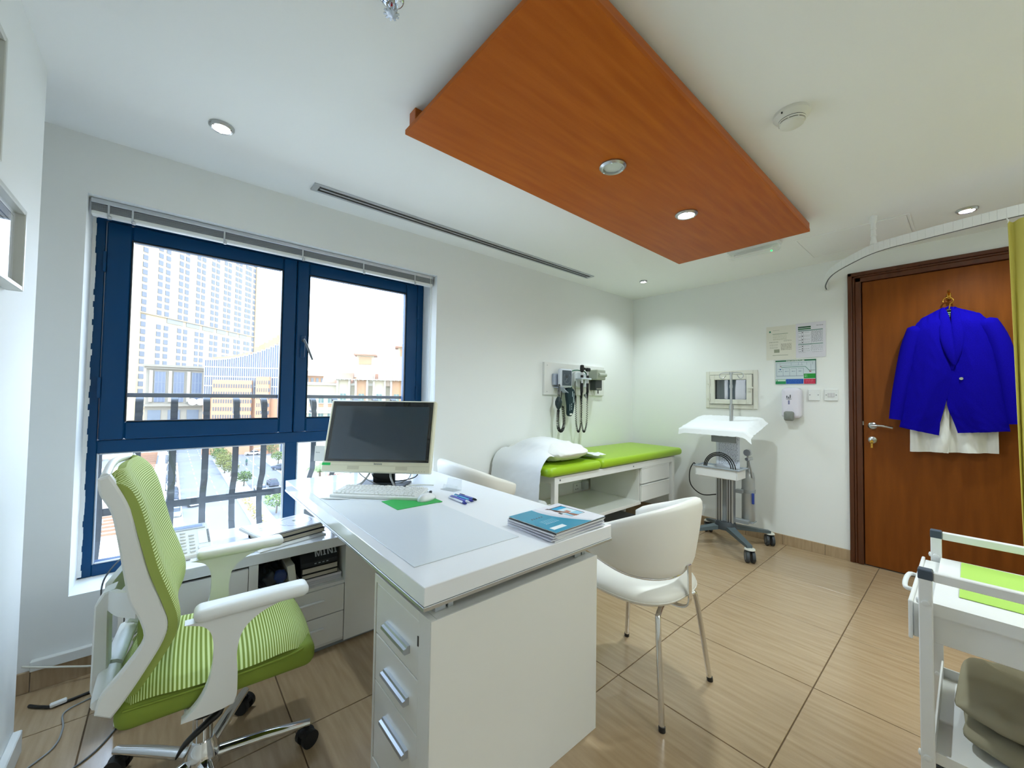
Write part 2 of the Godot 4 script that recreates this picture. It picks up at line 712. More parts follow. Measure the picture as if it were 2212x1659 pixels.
func frame_rect(st: SurfaceTool, x0: float, x1: float, y0: float, y1: float, wl: float, wr: float, wb: float, wt: float, z0: float, z1: float, bev := 0.003) -> void:
	bx(st, x0, x0 + wl, y0, y1, z0, z1, bev)
	bx(st, x1 - wr, x1, y0, y1, z0, z1, bev)
	bx(st, x0 + wl, x1 - wr, y0, y0 + wb, z0, z1, bev)
	bx(st, x0 + wl, x1 - wr, y1 - wt, y1, z0, z1, bev)


func window_and_blind() -> void:
	var w := struct_node("window_1", "dark blue-grey metal window with two casements above two fixed panes")
	var st := ns()
	frame_rect(st, -4.333, -2.578, 0.352, 2.110, 0.043, 0.05, 0.055, 0.045, -0.275, -0.20)
	bx(st, -4.29, -2.628, 0.933, 0.996, -0.275, -0.20, 0.003)
	bx(st, -3.490, -3.425, 0.40, 0.935, -0.275, -0.203, 0.003)
	bx(st, -3.475, -3.430, 0.99, 2.07, -0.275, -0.215, 0.003)
	obj("frame", st, M.window_frame, w)
	for s in [[-4.287, -3.4535, -4.197, -3.529], [-3.450, -2.632, -3.382, -2.722]]:
		st = ns()
		frame_rect(st, s[0], s[1], 0.998, 2.062, s[2] - s[0], s[1] - s[3], 0.086, 0.073, -0.25, -0.188, 0.006)
		var sash := obj("casement", st, M.window_frame, w)
		st = ns()
		frame_rect(st, s[2] - 0.001, s[3] + 0.001, 1.083, 1.990, 0.006, 0.006, 0.006, 0.006, -0.205, -0.1875)
		obj("gasket", st, M.gasket, sash)
		st = ns()
		bx(st, s[2] - 0.01, s[3] + 0.01, 1.07, 2.0, -0.226, -0.220)
		obj("pane", st, M.pane, sash)
	for s in [[-4.29, -3.49], [-3.425, -2.628]]:
		st = ns()
		bx(st, s[0] - 0.005, s[1] + 0.005, 0.402, 0.938, -0.240, -0.234)
		obj("pane", st, M.pane, w)
		st = ns()
		frame_rect(st, s[0], s[1], 0.405, 0.935, 0.008, 0.012, 0.008, 0.008, -0.215, -0.199)
		obj("glazing_bead", st, M.aluminium, w)
	# handle on the right casement
	st = ns()
	bx(st, -3.427, -3.399, 1.46, 1.60, -0.188, -0.176, 0.004)
	var h := obj("handle", st, M.window_frame, w)
	st = ns()
	tube(st, [Vector3(-3.413, 1.565, -0.178), Vector3(-3.413, 1.565, -0.145)], 0.009, 10)
	tube(st, smooth_path([Vector3(-3.417, 1.572, -0.145), Vector3(-3.40, 1.535, -0.14), Vector3(-3.365, 1.445, -0.138)], 4), [0.010, 0.011, 0.012, 0.012, 0.012, 0.012, 0.012, 0.011, 0.010], 10, false, 0.6)
	obj("lever", st, M.mid_grey, h)
	for y in [1.25, 1.86]:
		st = ns()
		bx(st, -4.296, -4.284, y - 0.05, y + 0.05, -0.20, -0.178, 0.002)
		bx(st, -2.637, -2.625, y - 0.05, y + 0.05, -0.20, -0.178, 0.002)
		obj("hinge", st, M.window_frame, w)
	# rough white sealant along the reveal
	st = ns()
	for k in 60:
		var y := 0.36 + k * 0.029
		bx(st, -4.336, -4.322 + rng.randf_range(-0.003, 0.003), y, y + 0.029, -0.2, -0.194)
	obj("sealant", st, M.wall, w)
	# raised venetian blind
	var b := thing("venetian_blind", "grey metal venetian blind drawn up to the top of the window", "blind")
	st = ns()
	bx(st, -4.328, -2.586, 2.088, 2.110, -0.075, -0.035, 0.002)
	obj("headrail", st, M.aluminium, b)
	for k in 7:
		st = ns()
		bx(st, -4.326, -2.588, 2.0555 + k * 0.0044, 2.0585 + k * 0.0044, -0.073, -0.037, 0.0012)
		obj("slat", st, M.grey_plastic, b)
	st = ns()
	bx(st, -4.326, -2.588, 2.034, 2.0545, -0.072, -0.038, 0.004)
	obj("bottom_rail", st, M.white_plastic, b)
	for xx in [-4.27, -4.19, -3.838, -3.46, -3.10, -2.735]:
		st = ns()
		bx(st, xx - 0.004, xx + 0.004, 2.040, 2.090, -0.037, -0.034, 0.001)
		lathe(st, [Vector2(0.0, -0.012), Vector2(0.007, -0.011), Vector2(0.009, 0.0), Vector2(0.005, 0.006), Vector2(0.0, 0.006)], 10, Transform3D(Basis(), Vector3(xx + 0.004, 2.034, -0.036)))
		obj("cord_clip", st, M.aluminium, b)
	st = ns()
	tube(st, [Vector3(-2.612, 2.10, -0.033), Vector3(-2.610, 1.7, -0.031), Vector3(-2.611, 1.0, -0.030)], 0.0018, 6)
	tube(st, [Vector3(-2.600, 2.10, -0.033), Vector3(-2.601, 1.7, -0.031), Vector3(-2.604, 1.02, -0.030)], 0.0018, 6)
	obj("pull_cord", st, M.off_white, b)
	# bellied iron railing outside
	var r := thing("balcony_railing", "black wrought-iron railing with curled, bellied flat bars outside the window", "railing")
	st = ns()
	bx(st, -4.75, -2.2, 1.203, 1.226, -0.445, -0.405, 0.002)
	obj("top_rail", st, M.iron, r)
	st = ns()
	bx(st, -4.75, -2.2, 0.556, 0.596, -0.54, -0.532, 0.001)
	obj("belly_rail", st, M.iron, r)
	st = ns()
	bx(st, -4.75, -2.2, 0.30, 0.34, -0.445, -0.405, 0.002)
	obj("bottom_rail", st, M.iron, r)
	var strip := ns()
	var path := []
	# scroll under the top rail, then down and out into the belly
	for k in 15:
		var a := deg_to_rad(-140.0 + k * 18.0)
		var rad := 0.030 + 0.030 * k / 14.0
		path.append(Vector2(-0.055 + rad * cos(a), 1.142 + rad * sin(a)))
	for q in [Vector2(-0.002, 1.10), Vector2(0.0, 1.0), Vector2(0.0, 0.82), Vector2(-0.012, 0.72), Vector2(-0.075, 0.655), Vector2(-0.105, 0.60), Vector2(-0.108, 0.52), Vector2(-0.085, 0.43), Vector2(-0.03, 0.36), Vector2(0.0, 0.33)]:
		path.append(q)
	for i in path.size() - 1:
		bar(strip, Vector3(0, path[i].y, path[i].x), Vector3(0, path[i + 1].y, path[i + 1].x) + (Vector3(0, path[i + 1].y - path[i].y, path[i + 1].x - path[i].x)).normalized() * 0.003, 0.032, 0.006, 0.0, Vector3.RIGHT.cross(Vector3(0, path[i + 1].y - path[i].y, path[i + 1].x - path[i].x)))
	var sm := done(strip)
	for k in 17:
		var o := put("bar", sm, M.iron, r)
		o.position = Vector3(-4.60 + k * 0.1475, 0, -0.425)
	st = ns()
	for k in 17:
		lathe(st, [Vector2(0, 0.012), Vector2(0.008, 0.010), Vector2(0.012, 0.0), Vector2(0.008, -0.010), Vector2(0, -0.012)], 8, Transform3D(Basis(Vector3.BACK, PI / 2), Vector3(-4.60 + k * 0.1475, 1.135, -0.462)))
	obj("rosettes", st, M.iron, r)
	# balcony slab edge that carries the railing
	st = ns()
	bx(st, -5.0, -1.9, 0.10, 0.30, -0.62, -0.28)
	meta(obj("trim_3", st, mat(rgb8(196, 186, 166), 0.9)), "stone ledge outside the window", "", "", "structure")


func door_and_wall_things() -> void:
	# door frame and leaf
	var d := struct_node("door_1", "dark stained wooden door in a moulded wooden frame")
	var st := ns()
	var fr := [[1.918, 1.945, 0.026], [1.945, 1.962, 0.018], [1.962, 1.997, 0.022]]
	for q in fr:
		bx(st, -q[2], 0.06, 0.0, 2.237 - (q[0] - 1.918), q[0], q[1], 0.004)
		bx(st, -q[2], 0.06, 0.0, 2.237 - (q[0] - 1.918), 2.905 - (q[1] - 1.918) , 2.905 - (q[0] - 1.918), 0.004)
		bx(st, -q[2], 0.06, 2.237 - (q[1] - 1.918), 2.237 - (q[0] - 1.918), q[0], 2.905 - (q[0] - 1.918), 0.004)
	obj("door_frame", st, M.door_frame, d)
	st = ns()
	bx(st, -0.004, 0.04, 0.006, 2.156, 2.001, 2.822, 0.003)
	var leaf := obj("door_leaf", st, M.door_leaf, d)
	st = ns()
	bx(st, 0.042, 0.06, 0.0, 2.225, 1.94, 2.90)  # added unseen panel behind the leaf, blocks light through the door gap
	obj("gap_blocker", st, M.door_frame, d)
	st = ns()
	lathe(st, [Vector2(0.0, 0.010), Vector2(0.018, 0.010), Vector2(0.026, 0.004), Vector2(0.027, 0.0)], 24, Transform3D(Basis(Vector3.BACK, PI / 2), Vector3(-0.004, 1.053, 2.052)))
	tube(st, [Vector3(-0.01, 1.053, 2.052), Vector3(-0.055, 1.053, 2.052)], 0.009, 12)
	tube(st, smooth_path([Vector3(-0.055, 1.053, 2.048), Vector3(-0.057, 1.058, 2.09), Vector3(-0.055, 1.054, 2.13), Vector3(-0.052, 1.046, 2.168)], 5), 0.008, 12)
	obj("lever_handle", st, M.steel, leaf, "brushed steel lever handle")
	st = ns()
	lathe(st, [Vector2(0.0, 0.009), Vector2(0.016, 0.009), Vector2(0.025, 0.004), Vector2(0.026, 0.0)], 24, Transform3D(Basis(Vector3.BACK, PI / 2), Vector3(-0.004, 0.947, 2.052)))
	obj("key_rosette", st, M.steel, leaf)
	st = ns()
	bx(st, -0.05, -0.012, 0.945, 0.95, 2.048, 2.056, 0.001)
	lathe(st, [Vector2(0.0, 0.002), Vector2(0.011, 0.002), Vector2(0.011, -0.002), Vector2(0.0, -0.002)], 14, Transform3D(Basis(Vector3.BACK, PI / 2) * Basis(Vector3.UP, 0.0), Vector3(-0.045, 0.935, 2.052)))
	bx(st, -0.047, -0.043, 0.89, 0.93, 2.046, 2.058, 0.001)
	obj("key", st, M.brass, leaf, "brass key hanging in the lock")
	st = ns()
	bx(st, -0.0045, 0.0, 1.055, 1.085, 1.994, 2.003, 0.001)
	obj("strike_plate", st, M.steel, d)
	# small hatch window
	var w := struct_node("window_2", "small off-white hatch window with hinges and a latch")
	st = ns()
	# frames lie in the plane x = 0: build in local axes and turn
	var t := Transform3D(Basis(Vector3(0, 0, 1), Vector3(0, 1, 0), Vector3(-1, 0, 0)), Vector3.ZERO)
	for q in [[0.826, 1.283, 1.150, 1.508, 0.036, 0.0, 0.012], [0.868, 1.238, 1.192, 1.468, 0.045, 0.0, 0.026]]:
		var a: float = q[4]
		for e in [[q[0], q[0] + a, q[2], q[3]], [q[1] - a, q[1], q[2], q[3]], [q[0] + a, q[1] - a, q[2], q[2] + a], [q[0] + a, q[1] - a, q[3] - a, q[3]]]:
			box(st, Vector3((e[0] + e[1]) / 2, (e[2] + e[3]) / 2, q[6] / 2), Vector3(e[1] - e[0], e[3] - e[2], q[6]), 0.003, t)
	obj("hatch_frame", st, M.off_white, w)
	st = ns()
	box(st, Vector3(1.053, 1.33, -0.01), Vector3(0.29, 0.20, 0.006), 0, t)
	obj("pane", st, glass(Color(0.5, 0.55, 0.58), 0.25), w)
	st = ns()
	for e in [[0.914, 0.919, 1.232, 1.428], [1.187, 1.192, 1.232, 1.428], [0.914, 1.192, 1.232, 1.238], [0.914, 1.192, 1.422, 1.428]]:
		box(st, Vector3((e[0] + e[1]) / 2, (e[2] + e[3]) / 2, 0.0), Vector3(e[1] - e[0], e[3] - e[2], 0.01), 0, t)
	obj("gasket", st, M.gasket, w)
	for y in [1.255, 1.40]:
		st = ns()
		tube(st, [Vector3(-0.03, y - 0.035, 0.868), Vector3(-0.03, y + 0.035, 0.868)], 0.006, 10)
		box(st, Vector3(0.858, y, 0.02), Vector3(0.03, 0.03, 0.012), 0.002, t)
		obj("hinge", st, M.off_white, w)
	st = ns()
	box(st, Vector3(1.225, 1.335, 0.034), Vector3(0.022, 0.05, 0.016), 0.003, t)
	box(st, Vector3(1.235, 1.345, 0.046), Vector3(0.05, 0.016, 0.012), 0.003, t)
	obj("latch", st, M.off_white, w)
	# what lies behind the hatch: a closed grey duct
	st = ns()
	bx(st, 0.2, 0.22, 1.15, 1.5, 0.85, 1.27)
	meta(obj("trim_4", st, mat(rgb8(96, 104, 100), 0.8)), "grey panel closing the hatch from behind", "", "", "structure")
	# notices
	var left := paper_print(0)
	var right := paper_print(1)
	var plan := paper_print(2)
	var zr := Vector3(0, 0, 1)
	st = ns()
	card(st, Vector3(-0.0015, 1.737, 1.462), zr * 0.222, Vector3(0, 0.297, 0), 0.001)
	top("notice_sheet", st, left, "cream printed notice with grey lines taped beside the green-headed table", "notice")
	st = ns()
	card(st, Vector3(-0.003, 1.743, 1.674), zr * 0.204, Vector3(0, 0.292, 0), 0.001)
	top("notice_sheet", st, right, "white notice with a table under dark green header bars", "notice")
	st = ns()
	card(st, Vector3(-0.0035, 1.478, 1.566), zr * 0.290, Vector3(0, 0.208, 0), 0.003)
	var ev := top("evacuation_plan", st, plan, "evacuation plan board with green, blue and red boxes", "sign")
	lettering("EVACUATION PLAN", 0.0105, M.paper, ev, facing(Vector3(0, 0, 1), Vector3.UP, Vector3(-0.0055, 1.5745, 1.566)), "title", true, 0.0006)
	# soap dispenser
	var s := thing("soap_dispenser", "white wall soap dispenser with a grey push lever below the evacuation plan", "dispenser", Vector3(0, 1.21, 1.553))
	st = ns()
	cushion(st, Vector3.ZERO, Vector3(0.132, 0.10, 0.255), 0.022, 0.006, Transform3D(Basis(Vector3(0, 0, 1), Vector3(-1, 0, 0), Vector3(0, -1, 0)), Vector3(-0.05, 0.005, 0)))
	obj("body", st, mat(rgb8(226, 222, 234), 0.2), s)
	st = ns()
	cushion(st, Vector3.ZERO, Vector3(0.072, 0.03, 0.08), 0.013, 0.004, Transform3D(Basis(Vector3(0, 0, 1), Vector3(-1, 0, 0), Vector3(0, -1, 0)), Vector3(-0.106, -0.105, -0.008)))
	obj("push_lever", st, mat(rgb8(128, 132, 126), 0.25), s, "grey push lever")
	st = ns()
	box(st, Vector3(-0.107, 0.01, -0.008), Vector3(0.003, 0.034, 0.011), 0.001)
	obj("sight_glass", st, mat(rgb8(110, 112, 150), 0.1), s)
	st = ns()
	for q in [[0.055, 0.02, -0.018], [0.050, 0.012, -0.006], [0.060, 0.026, 0.006]]:
		box(st, Vector3(-0.107, q[0], q[2] - 0.004), Vector3(0.002, q[1], 0.006), 0)
	box(st, Vector3(-0.107, 0.037, -0.008), Vector3(0.002, 0.003, 0.04), 0)
	obj("emblem", st, M.dark_grey, s)
	# blank plate and switch
	for q in [["blank_plate", 1.696, 0.080, "white blank wall plate with two screws beside the soap dispenser"], ["light_switch", 1.808, 0.088, "white double rocker light switch beside the door frame"]]:
		var o := thing(q[0], q[3], "switch" if q[0] == "light_switch" else "wall plate", Vector3(0, 1.284, q[1]))
		st = ns()
		box(st, Vector3(-0.005, 0, 0), Vector3(0.010, 0.094, q[2]), 0.003)
		obj("plate", st, M.white_plastic, o)
		for e in [-1, 1]:
			st = ns()
			lathe(st, [Vector2(0, 0.002), Vector2(0.003, 0.002), Vector2(0.0035, 0.0)], 10, Transform3D(Basis(Vector3.BACK, PI / 2), Vector3(-0.0098, 0, e * (q[2] / 2 - 0.012))))
			obj("screw", st, M.dark_grey, o)
			if q[0] == "light_switch":
				st = ns()
				box(st, Vector3(-0.0115, 0, e * 0.0115), Vector3(0.006, 0.034, 0.020), 0.002)
				obj("rocker", st, mat(rgb8(214, 212, 214), 0.35), o)
	# double socket behind the couch
	var so := thing("wall_socket", "white wall socket with a plugged-in adapter behind the green couch", "socket", Vector3(-0.96, 0.35, 0))
	st = ns()
	box(st, Vector3(0, 0, 0.005), Vector3(0.15, 0.09, 0.010), 0.003)
	obj("plate", st, M.white_plastic, so)
	st = ns()
	for q in [[0, 0.022, 0.008, 0.014], [-0.014, -0.012, 0.014, 0.006], [0.014, -0.012, 0.014, 0.006]]:
		st = ns()
		box(st, Vector3(-0.03 + q[0], q[1], 0.0102), Vector3(q[2], q[3], 0.001))
		obj("slot", st, M.black, so)
	st = ns()
	box(st, Vector3(0.065, 0.02, 0.035), Vector3(0.06, 0.085, 0.05), 0.006)
	obj("adapter", st, mat(rgb8(186, 190, 192), 0.4), so)


func paper_print(which: int) -> StandardMaterial3D:
	# flat print of the three notices
	var w := 220
	var h := 294 if which < 2 else 158
	var img := Image.create(w, h, false, Image.FORMAT_RGB8)
	var ink := func(x0: float, y0: float, x1: float, y1: float, c: Color): img.fill_rect(Rect2i(int(x0 * w), int(y0 * h), maxi(1, int((x1 - x0) * w)), maxi(1, int((y1 - y0) * h))), c)
	var words := func(x0: float, y0: float, x1: float, c: Color, th := 0.008):
		var x := x0
		while x < x1:
			var e := minf(x + rng.randf_range(0.02, 0.07), x1)
			ink.call(x, y0, e, y0 + th, c)
			x = e + 0.012
	var grey := rgb8(140, 142, 130)
	if which == 0:
		img.fill(rgb8(232, 231, 220))
		ink.call(0.10, 0.13, 0.16, 0.18, rgb8(60, 130, 105))
		words.call(0.24, 0.12, 0.46, grey)
		ink.call(0.22, 0.225, 0.74, 0.238, rgb8(96, 124, 92))
		for y in [0.27, 0.31, 0.345, 0.38, 0.40]: words.call(0.24, y, 0.70, rgb8(170, 168, 140))
		for y in [0.46, 0.475]: words.call(0.10, y, 0.42, grey)
		for y in [0.43, 0.45]: words.call(0.60, y, 0.86, grey)
		for y in [0.54, 0.57, 0.62, 0.64]: words.call(0.12, y, 0.40, rgb8(160, 158, 146))
		for k in 9: words.call(0.50, 0.53 + k * 0.022, 0.86, rgb8(150, 146, 128), 0.012)
		ink.call(0.27, 0.69, 0.46, 0.79, rgb8(168, 172, 152))
		for k in 4: words.call(0.28, 0.70 + k * 0.022, 0.45, rgb8(120, 132, 112), 0.01)
		ink.call(0.22, 0.86, 0.74, 0.872, rgb8(130, 140, 120))
	elif which == 1:
		img.fill(rgb8(226, 225, 236))
		ink.call(0.08, 0.10, 0.52, 0.14, rgb8(28, 84, 60))
		ink.call(0.08, 0.155, 0.52, 0.19, rgb8(40, 112, 70))
		words.call(0.70, 0.09, 0.92, rgb8(150, 148, 164), 0.02)
		ink.call(0.08, 0.205, 0.92, 0.83, rgb8(206, 212, 220))
		ink.call(0.09, 0.235, 0.91, 0.825, rgb8(232, 233, 242))
		ink.call(0.09, 0.205, 0.91, 0.235, rgb8(126, 156, 156))
		ink.call(0.09, 0.60, 0.91, 0.632, rgb8(140, 166, 166))
		for k in 3: ink.call([0.20, 0.26, 0.52][k], 0.205, [0.20, 0.26, 0.52][k] + 0.006, 0.83, rgb8(120, 130, 150))
		for y in [0.26, 0.37, 0.47, 0.55, 0.66, 0.73, 0.79]:
			words.call(0.10, y + 0.02, 0.19, rgb8(70, 76, 96), 0.012)
			ink.call(0.215, y, 0.25, y + 0.028, rgb8(44, 46, 60))
			words.call(0.28, y + 0.01, 0.48, rgb8(110, 114, 132), 0.01)
			ink.call(0.09, y - 0.02, 0.52, y - 0.016, rgb8(150, 156, 172))
		for k in 15: words.call(0.54, 0.25 + k * 0.022, 0.90, rgb8(124, 128, 146), 0.012)
		for k in 8: words.call(0.54, 0.65 + k * 0.021, 0.90, rgb8(150, 152, 168), 0.01)
		words.call(0.10, 0.85, 0.34, rgb8(150, 150, 164))
		words.call(0.56, 0.845, 0.90, rgb8(150, 150, 164))
	else:
		img.fill(rgb8(206, 218, 224))
		ink.call(0.0, 0.0, 1.0, 0.06, rgb8(28, 110, 72))
		ink.call(0.985, 0.06, 1.0, 1.0, rgb8(60, 84, 92))
		var line := rgb8(96, 118, 146)
		ink.call(0.03, 0.11, 0.95, 0.115, line)
		ink.call(0.03, 0.11, 0.035, 0.66, line)
		for k in 5: ink.call(0.03 + k * 0.168, 0.36, 0.036 + k * 0.168, 0.66, rgb8(70, 88, 124))
		ink.call(0.03, 0.655, 0.70, 0.668, rgb8(70, 88, 124))
		for k in 4:
			ink.call(0.06 + k * 0.168, 0.36, 0.20 + k * 0.168, 0.37, rgb8(70, 88, 124))
			words.call(0.08 + k * 0.168, 0.46, 0.17 + k * 0.168, line, 0.02)
		ink.call(0.12, 0.22, 0.70, 0.228, line)
		ink.call(0.12, 0.13, 0.126, 0.22, line)
		for x in [0.40, 0.58, 0.66, 0.78, 0.92]: ink.call(x, 0.115, x + 0.005, 0.22, line)
		ink.call(0.70, 0.48, 0.706, 0.66, rgb8(70, 88, 124))
		ink.call(0.15, 0.28, 0.75, 0.30, rgb8(74, 130, 116))
		for k in 12: ink.call(0.75 + k * 0.008, 0.29 + k * 0.014, 0.765 + k * 0.008, 0.31 + k * 0.014, rgb8(74, 130, 116))
		ink.call(0.83, 0.44, 0.98, 0.455, rgb8(40, 70, 60))
		ink.call(0.11, 0.36, 0.15, 0.41, rgb8(40, 96, 160))
		ink.call(0.12, 0.25, 0.16, 0.28, rgb8(120, 60, 70))
		ink.call(0.84, 0.47, 0.89, 0.51, rgb8(150, 90, 96))
		ink.call(0.88, 0.18, 0.885, 0.44, line)
		ink.call(0.0, 0.80, 0.27, 0.99, rgb8(34, 140, 84))
		ink.call(0.01, 0.815, 0.26, 0.88, rgb8(206, 226, 214))
		ink.call(0.03, 0.83, 0.06, 0.87, rgb8(50, 110, 90))
		ink.call(0.275, 0.79, 0.705, 0.99, rgb8(22, 84, 176))
		ink.call(0.71, 0.58, 0.985, 0.775, rgb8(30, 146, 52))
		ink.call(0.71, 0.785, 0.985, 0.99, rgb8(198, 44, 76))
		for y in [0.83, 0.86, 0.89, 0.93]:
			words.call(0.31, y, 0.66, rgb8(120, 160, 220), 0.012)
			words.call(0.75, y, 0.94, rgb8(236, 160, 176), 0.012)
		for y in [0.63, 0.69]: words.call(0.73, y, 0.80, rgb8(190, 230, 196), 0.02)
	var m := mat(Color.WHITE, 0.7)
	m.albedo_texture = ImageTexture.create_from_image(img)
	return m


func ring_lamp(called: String, label: String, at: Vector3, r: float, lit: float, e: float, cone := 75.0, warm := Color(0.92, 0.985, 1.0), sizef := 0.7) -> Node3D:
	var o := thing(called, label, "downlight", at)
	var st := ns()
	lathe(st, [Vector2(r * 0.70, 0.0), Vector2(r * 0.72, -0.012), Vector2(r * 0.85, -0.014), Vector2(r, -0.006), Vector2(r, 0.0)], 32)
	obj("trim_ring", st, M.steel, o)
	st = ns()
	lathe(st, [Vector2(r * 0.71, -0.004), Vector2(r * 0.4, -0.007), Vector2(0.0, -0.008)], 28)
	obj("bulb_face" if lit > 0.0 else "lens", st, glow(Color(1, 1, 1), lit) if lit > 0.0 else mat(rgb8(206, 212, 204), 0.3), o)
	for k in 3:
		st = ns()
		var a := TAU * k / 3 + 0.5
		box(st, Vector3(cos(a) * r * 0.78, -0.012, sin(a) * r * 0.78), Vector3(0.008, 0.006, 0.008), 0.001)
		obj("clip", st, M.chrome, o)
	if e > 0.0:
		var l := SpotLight3D.new()
		l.name = "lamp_light"
		o.add_child(l)
		l.position = Vector3(0, -0.03, 0)
		l.rotation_degrees = Vector3(-90, 0, 0)
		l.spot_angle = cone
		l.spot_angle_attenuation = 0.9
		l.spot_range = 12.0
		l.spot_attenuation = 2.0
		l.light_energy = e
		l.light_color = warm
		l.light_size = r * sizef
		l.shadow_enabled = true
	return o


func ceiling_things() -> void:
	# hung veneer panel with its battens
	var p := thing("ceiling_panel", "reddish brown veneered board hung flat below the ceiling", "ceiling panel", Vector3(-2.60, H, 1.475))
	var st := ns()
	bx(st, -0.74, 1.572, -0.075, -0.055, -0.422, 0.422, 0.0015)
	obj("board", st, M.veneer, p)
	st = ns()
	for z in [-0.395, 0.34]:
		bx(st, -0.735, 1.50, -0.055, 0.0, z, z + 0.05, 0.002)
	obj("batten", st, M.veneer_edge, p)
	st = ns()
	bx(st, -0.735, 1.57, -0.055, -0.020, 0.404, 0.420, 0.001)
	obj("side_fascia", st, M.veneer_edge, p)
	st = ns()
	bx(st, -0.5, 1.4, -0.055, -0.002, -0.30, 0.30, 0.002)
	obj("mounting_box", st, M.ceiling, p)
	var y0 := H - 0.075
	ring_lamp("panel_downlight", "round steel-rimmed downlight in the brown board, switched off", Vector3(-2.532, y0, 1.487), 0.060, 0.0, 0.0)
	ring_lamp("panel_downlight", "round steel-rimmed downlight glowing in the brown board", Vector3(-1.828, y0, 1.492), 0.060, 6.0, 1.0, 80.0)
	ring_lamp("ceiling_spotlight", "round recessed spotlight in the ceiling above the office chair", Vector3(-3.899, H, 0.471), 0.046, 6.0, 0.5, 32.0)
	ring_lamp("ceiling_spotlight", "tiny bright recessed spotlight above the green couch", Vector3(-0.595, H, 0.485), 0.036, 8.0, 0.42, 66.0)
	ring_lamp("ceiling_spotlight", "bright recessed spotlight above the curtain rail by the door", Vector3(-0.534, H, 2.541), 0.046, 8.0, 0.45, 70.0)
	# added fill panels, unseen in the rear, brightening what faces away from the window
	for q in [[-2.40, 3.65, "added square fill light panel, out of view, in the middle of the rear ceiling"], [-1.20, 3.65, "added square fill light panel, out of view, in the curtained rear corner"]]:
		var o := thing("fill_panel", q[2], "added fill light", Vector3(q[0], H, q[1]))
		st = ns()
		frame_flat(st, -0.31, 0.31, -0.31, 0.31, 0.02, 0.02, -0.014, 0.0)
		obj("frame", st, M.white, o)
		st = ns()
		bx(st, -0.29, 0.29, -0.010, -0.001, -0.29, 0.29)
		obj("light_face", st, glow(Color(1, 1, 1), 2.5), o)
		var l := AreaLight3D.new()
		l.name = "lamp_light"
		o.add_child(l)
		l.position = Vector3(0, -0.016, 0)
		l.rotation_degrees = Vector3(-90, 0, 0)
		l.area_size = Vector2(0.58, 0.58)
		l.light_energy = 0.6
		l.light_color = Color(0.92, 0.985, 1.0)
		l.area_range = 12.0
		l.shadow_enabled = true
	# slot diffuser of the air conditioning
	var a := thing("air_diffuser", "long aluminium linear slot air diffuser in the ceiling", "air vent", Vector3(0, H, 0))
	st = ns()
	frame_flat(st, -3.478, -1.066, 0.170, 0.258, 0.03, 0.016, -0.008, 0.0)
	bx(st, -3.44, -1.10, -0.008, 0.0, 0.209, 0.219, 0.001)
	obj("frame", st, M.aluminium, a)
	for z in [0.1975, 0.2305]:
		st = ns()
		bx(st, -3.446, -1.098, -0.003, -0.001, z - 0.0115, z + 0.0115)
		obj("slot", st, M.black, a)
	# smoke detector
	var s := thing("smoke_detector", "round cream smoke detector on the ceiling", "smoke detector", Vector3(-2.209, H, 2.095))
	st = ns()
	lathe(st, [Vector2(0.0, 0.0), Vector2(0.062, 0.0), Vector2(0.062, -0.012), Vector2(0.056, -0.020), Vector2(0.050, -0.026), Vector2(0.046, -0.030)], 36)
	obj("base", st, M.off_white, s)
	st = ns()
	lathe(st, [Vector2(0.046, -0.030), Vector2(0.046, -0.033), Vector2(0.0, -0.033)], 36)
	lathe(st, [Vector2(0.040, -0.036), Vector2(0.040, -0.040), Vector2(0.0, -0.040)], 36)
	obj("chamber", st, M.black, s)
	st = ns()
	lathe(st, [Vector2(0.0, -0.0325), Vector2(0.0465, -0.0325), Vector2(0.0455, -0.0365), Vector2(0.0, -0.0365)], 36)
	lathe(st, [Vector2(0.0, -0.0395), Vector2(0.042, -0.0395), Vector2(0.040, -0.046), Vector2(0.030, -0.052), Vector2(0.0, -0.054)], 36)
	for k in 8:
		var an := TAU * k / 8
		box(st, Vector3(cos(an) * 0.042, -0.036, sin(an) * 0.042), Vector3(0.004, 0.012, 0.004))
	obj("cap", st, M.off_white, s)
	st = ns()
	box(st, Vector3(-0.058, -0.017, -0.018), Vector3(0.005, 0.005, 0.005))
	obj("indicator", st, M.black, s)
	# sprinkler head
	var k2 := thing("sprinkler_head", "chrome sprinkler head in the ceiling beside the brown board", "sprinkler", Vector3(-3.585, H, 1.475))
	st = ns()
	lathe(st, [Vector2(0.0, -0.004), Vector2(0.026, -0.004), Vector2(0.032, -0.002), Vector2(0.034, 0.0)], 28)
	obj("escutcheon", st, M.chrome, k2)
	st = ns()
	tube(st, [Vector3(0, -0.002, 0), Vector3(0, -0.018, 0)], 0.009, 12)
	for e in [-1, 1]:
		tube(st, smooth_path([Vector3(e * 0.008, -0.014, 0), Vector3(e * 0.014, -0.026, 0), Vector3(0, -0.042, 0)], 4), 0.0028, 8)
	obj("yoke", st, M.steel, k2)
	st = ns()
	tube(st, [Vector3(0, -0.016, 0), Vector3(0, -0.038, 0)], 0.003, 8)
	obj("bulb", st, mat(rgb8(190, 30, 40), 0.1), k2, "red glass bulb")
	st = ns()
	lathe(st, [Vector2(0.0, -0.046), Vector2(0.012, -0.046), Vector2(0.018, -0.043), Vector2(0.0, -0.042)], 20)
	for j in 10:
		var an := TAU * j / 10
		bar(st, Vector3(cos(an) * 0.012, -0.045, sin(an) * 0.012), Vector3(cos(an) * 0.022, -0.044, sin(an) * 0.022), 0.006, 0.0015)
	obj("deflector", st, M.steel, k2)
	# emergency light
	var em := thing("emergency_light", "slim clear emergency light with a green pilot lamp under the ceiling", "emergency light", Vector3(-0.80, H, 1.505))
	st = ns()
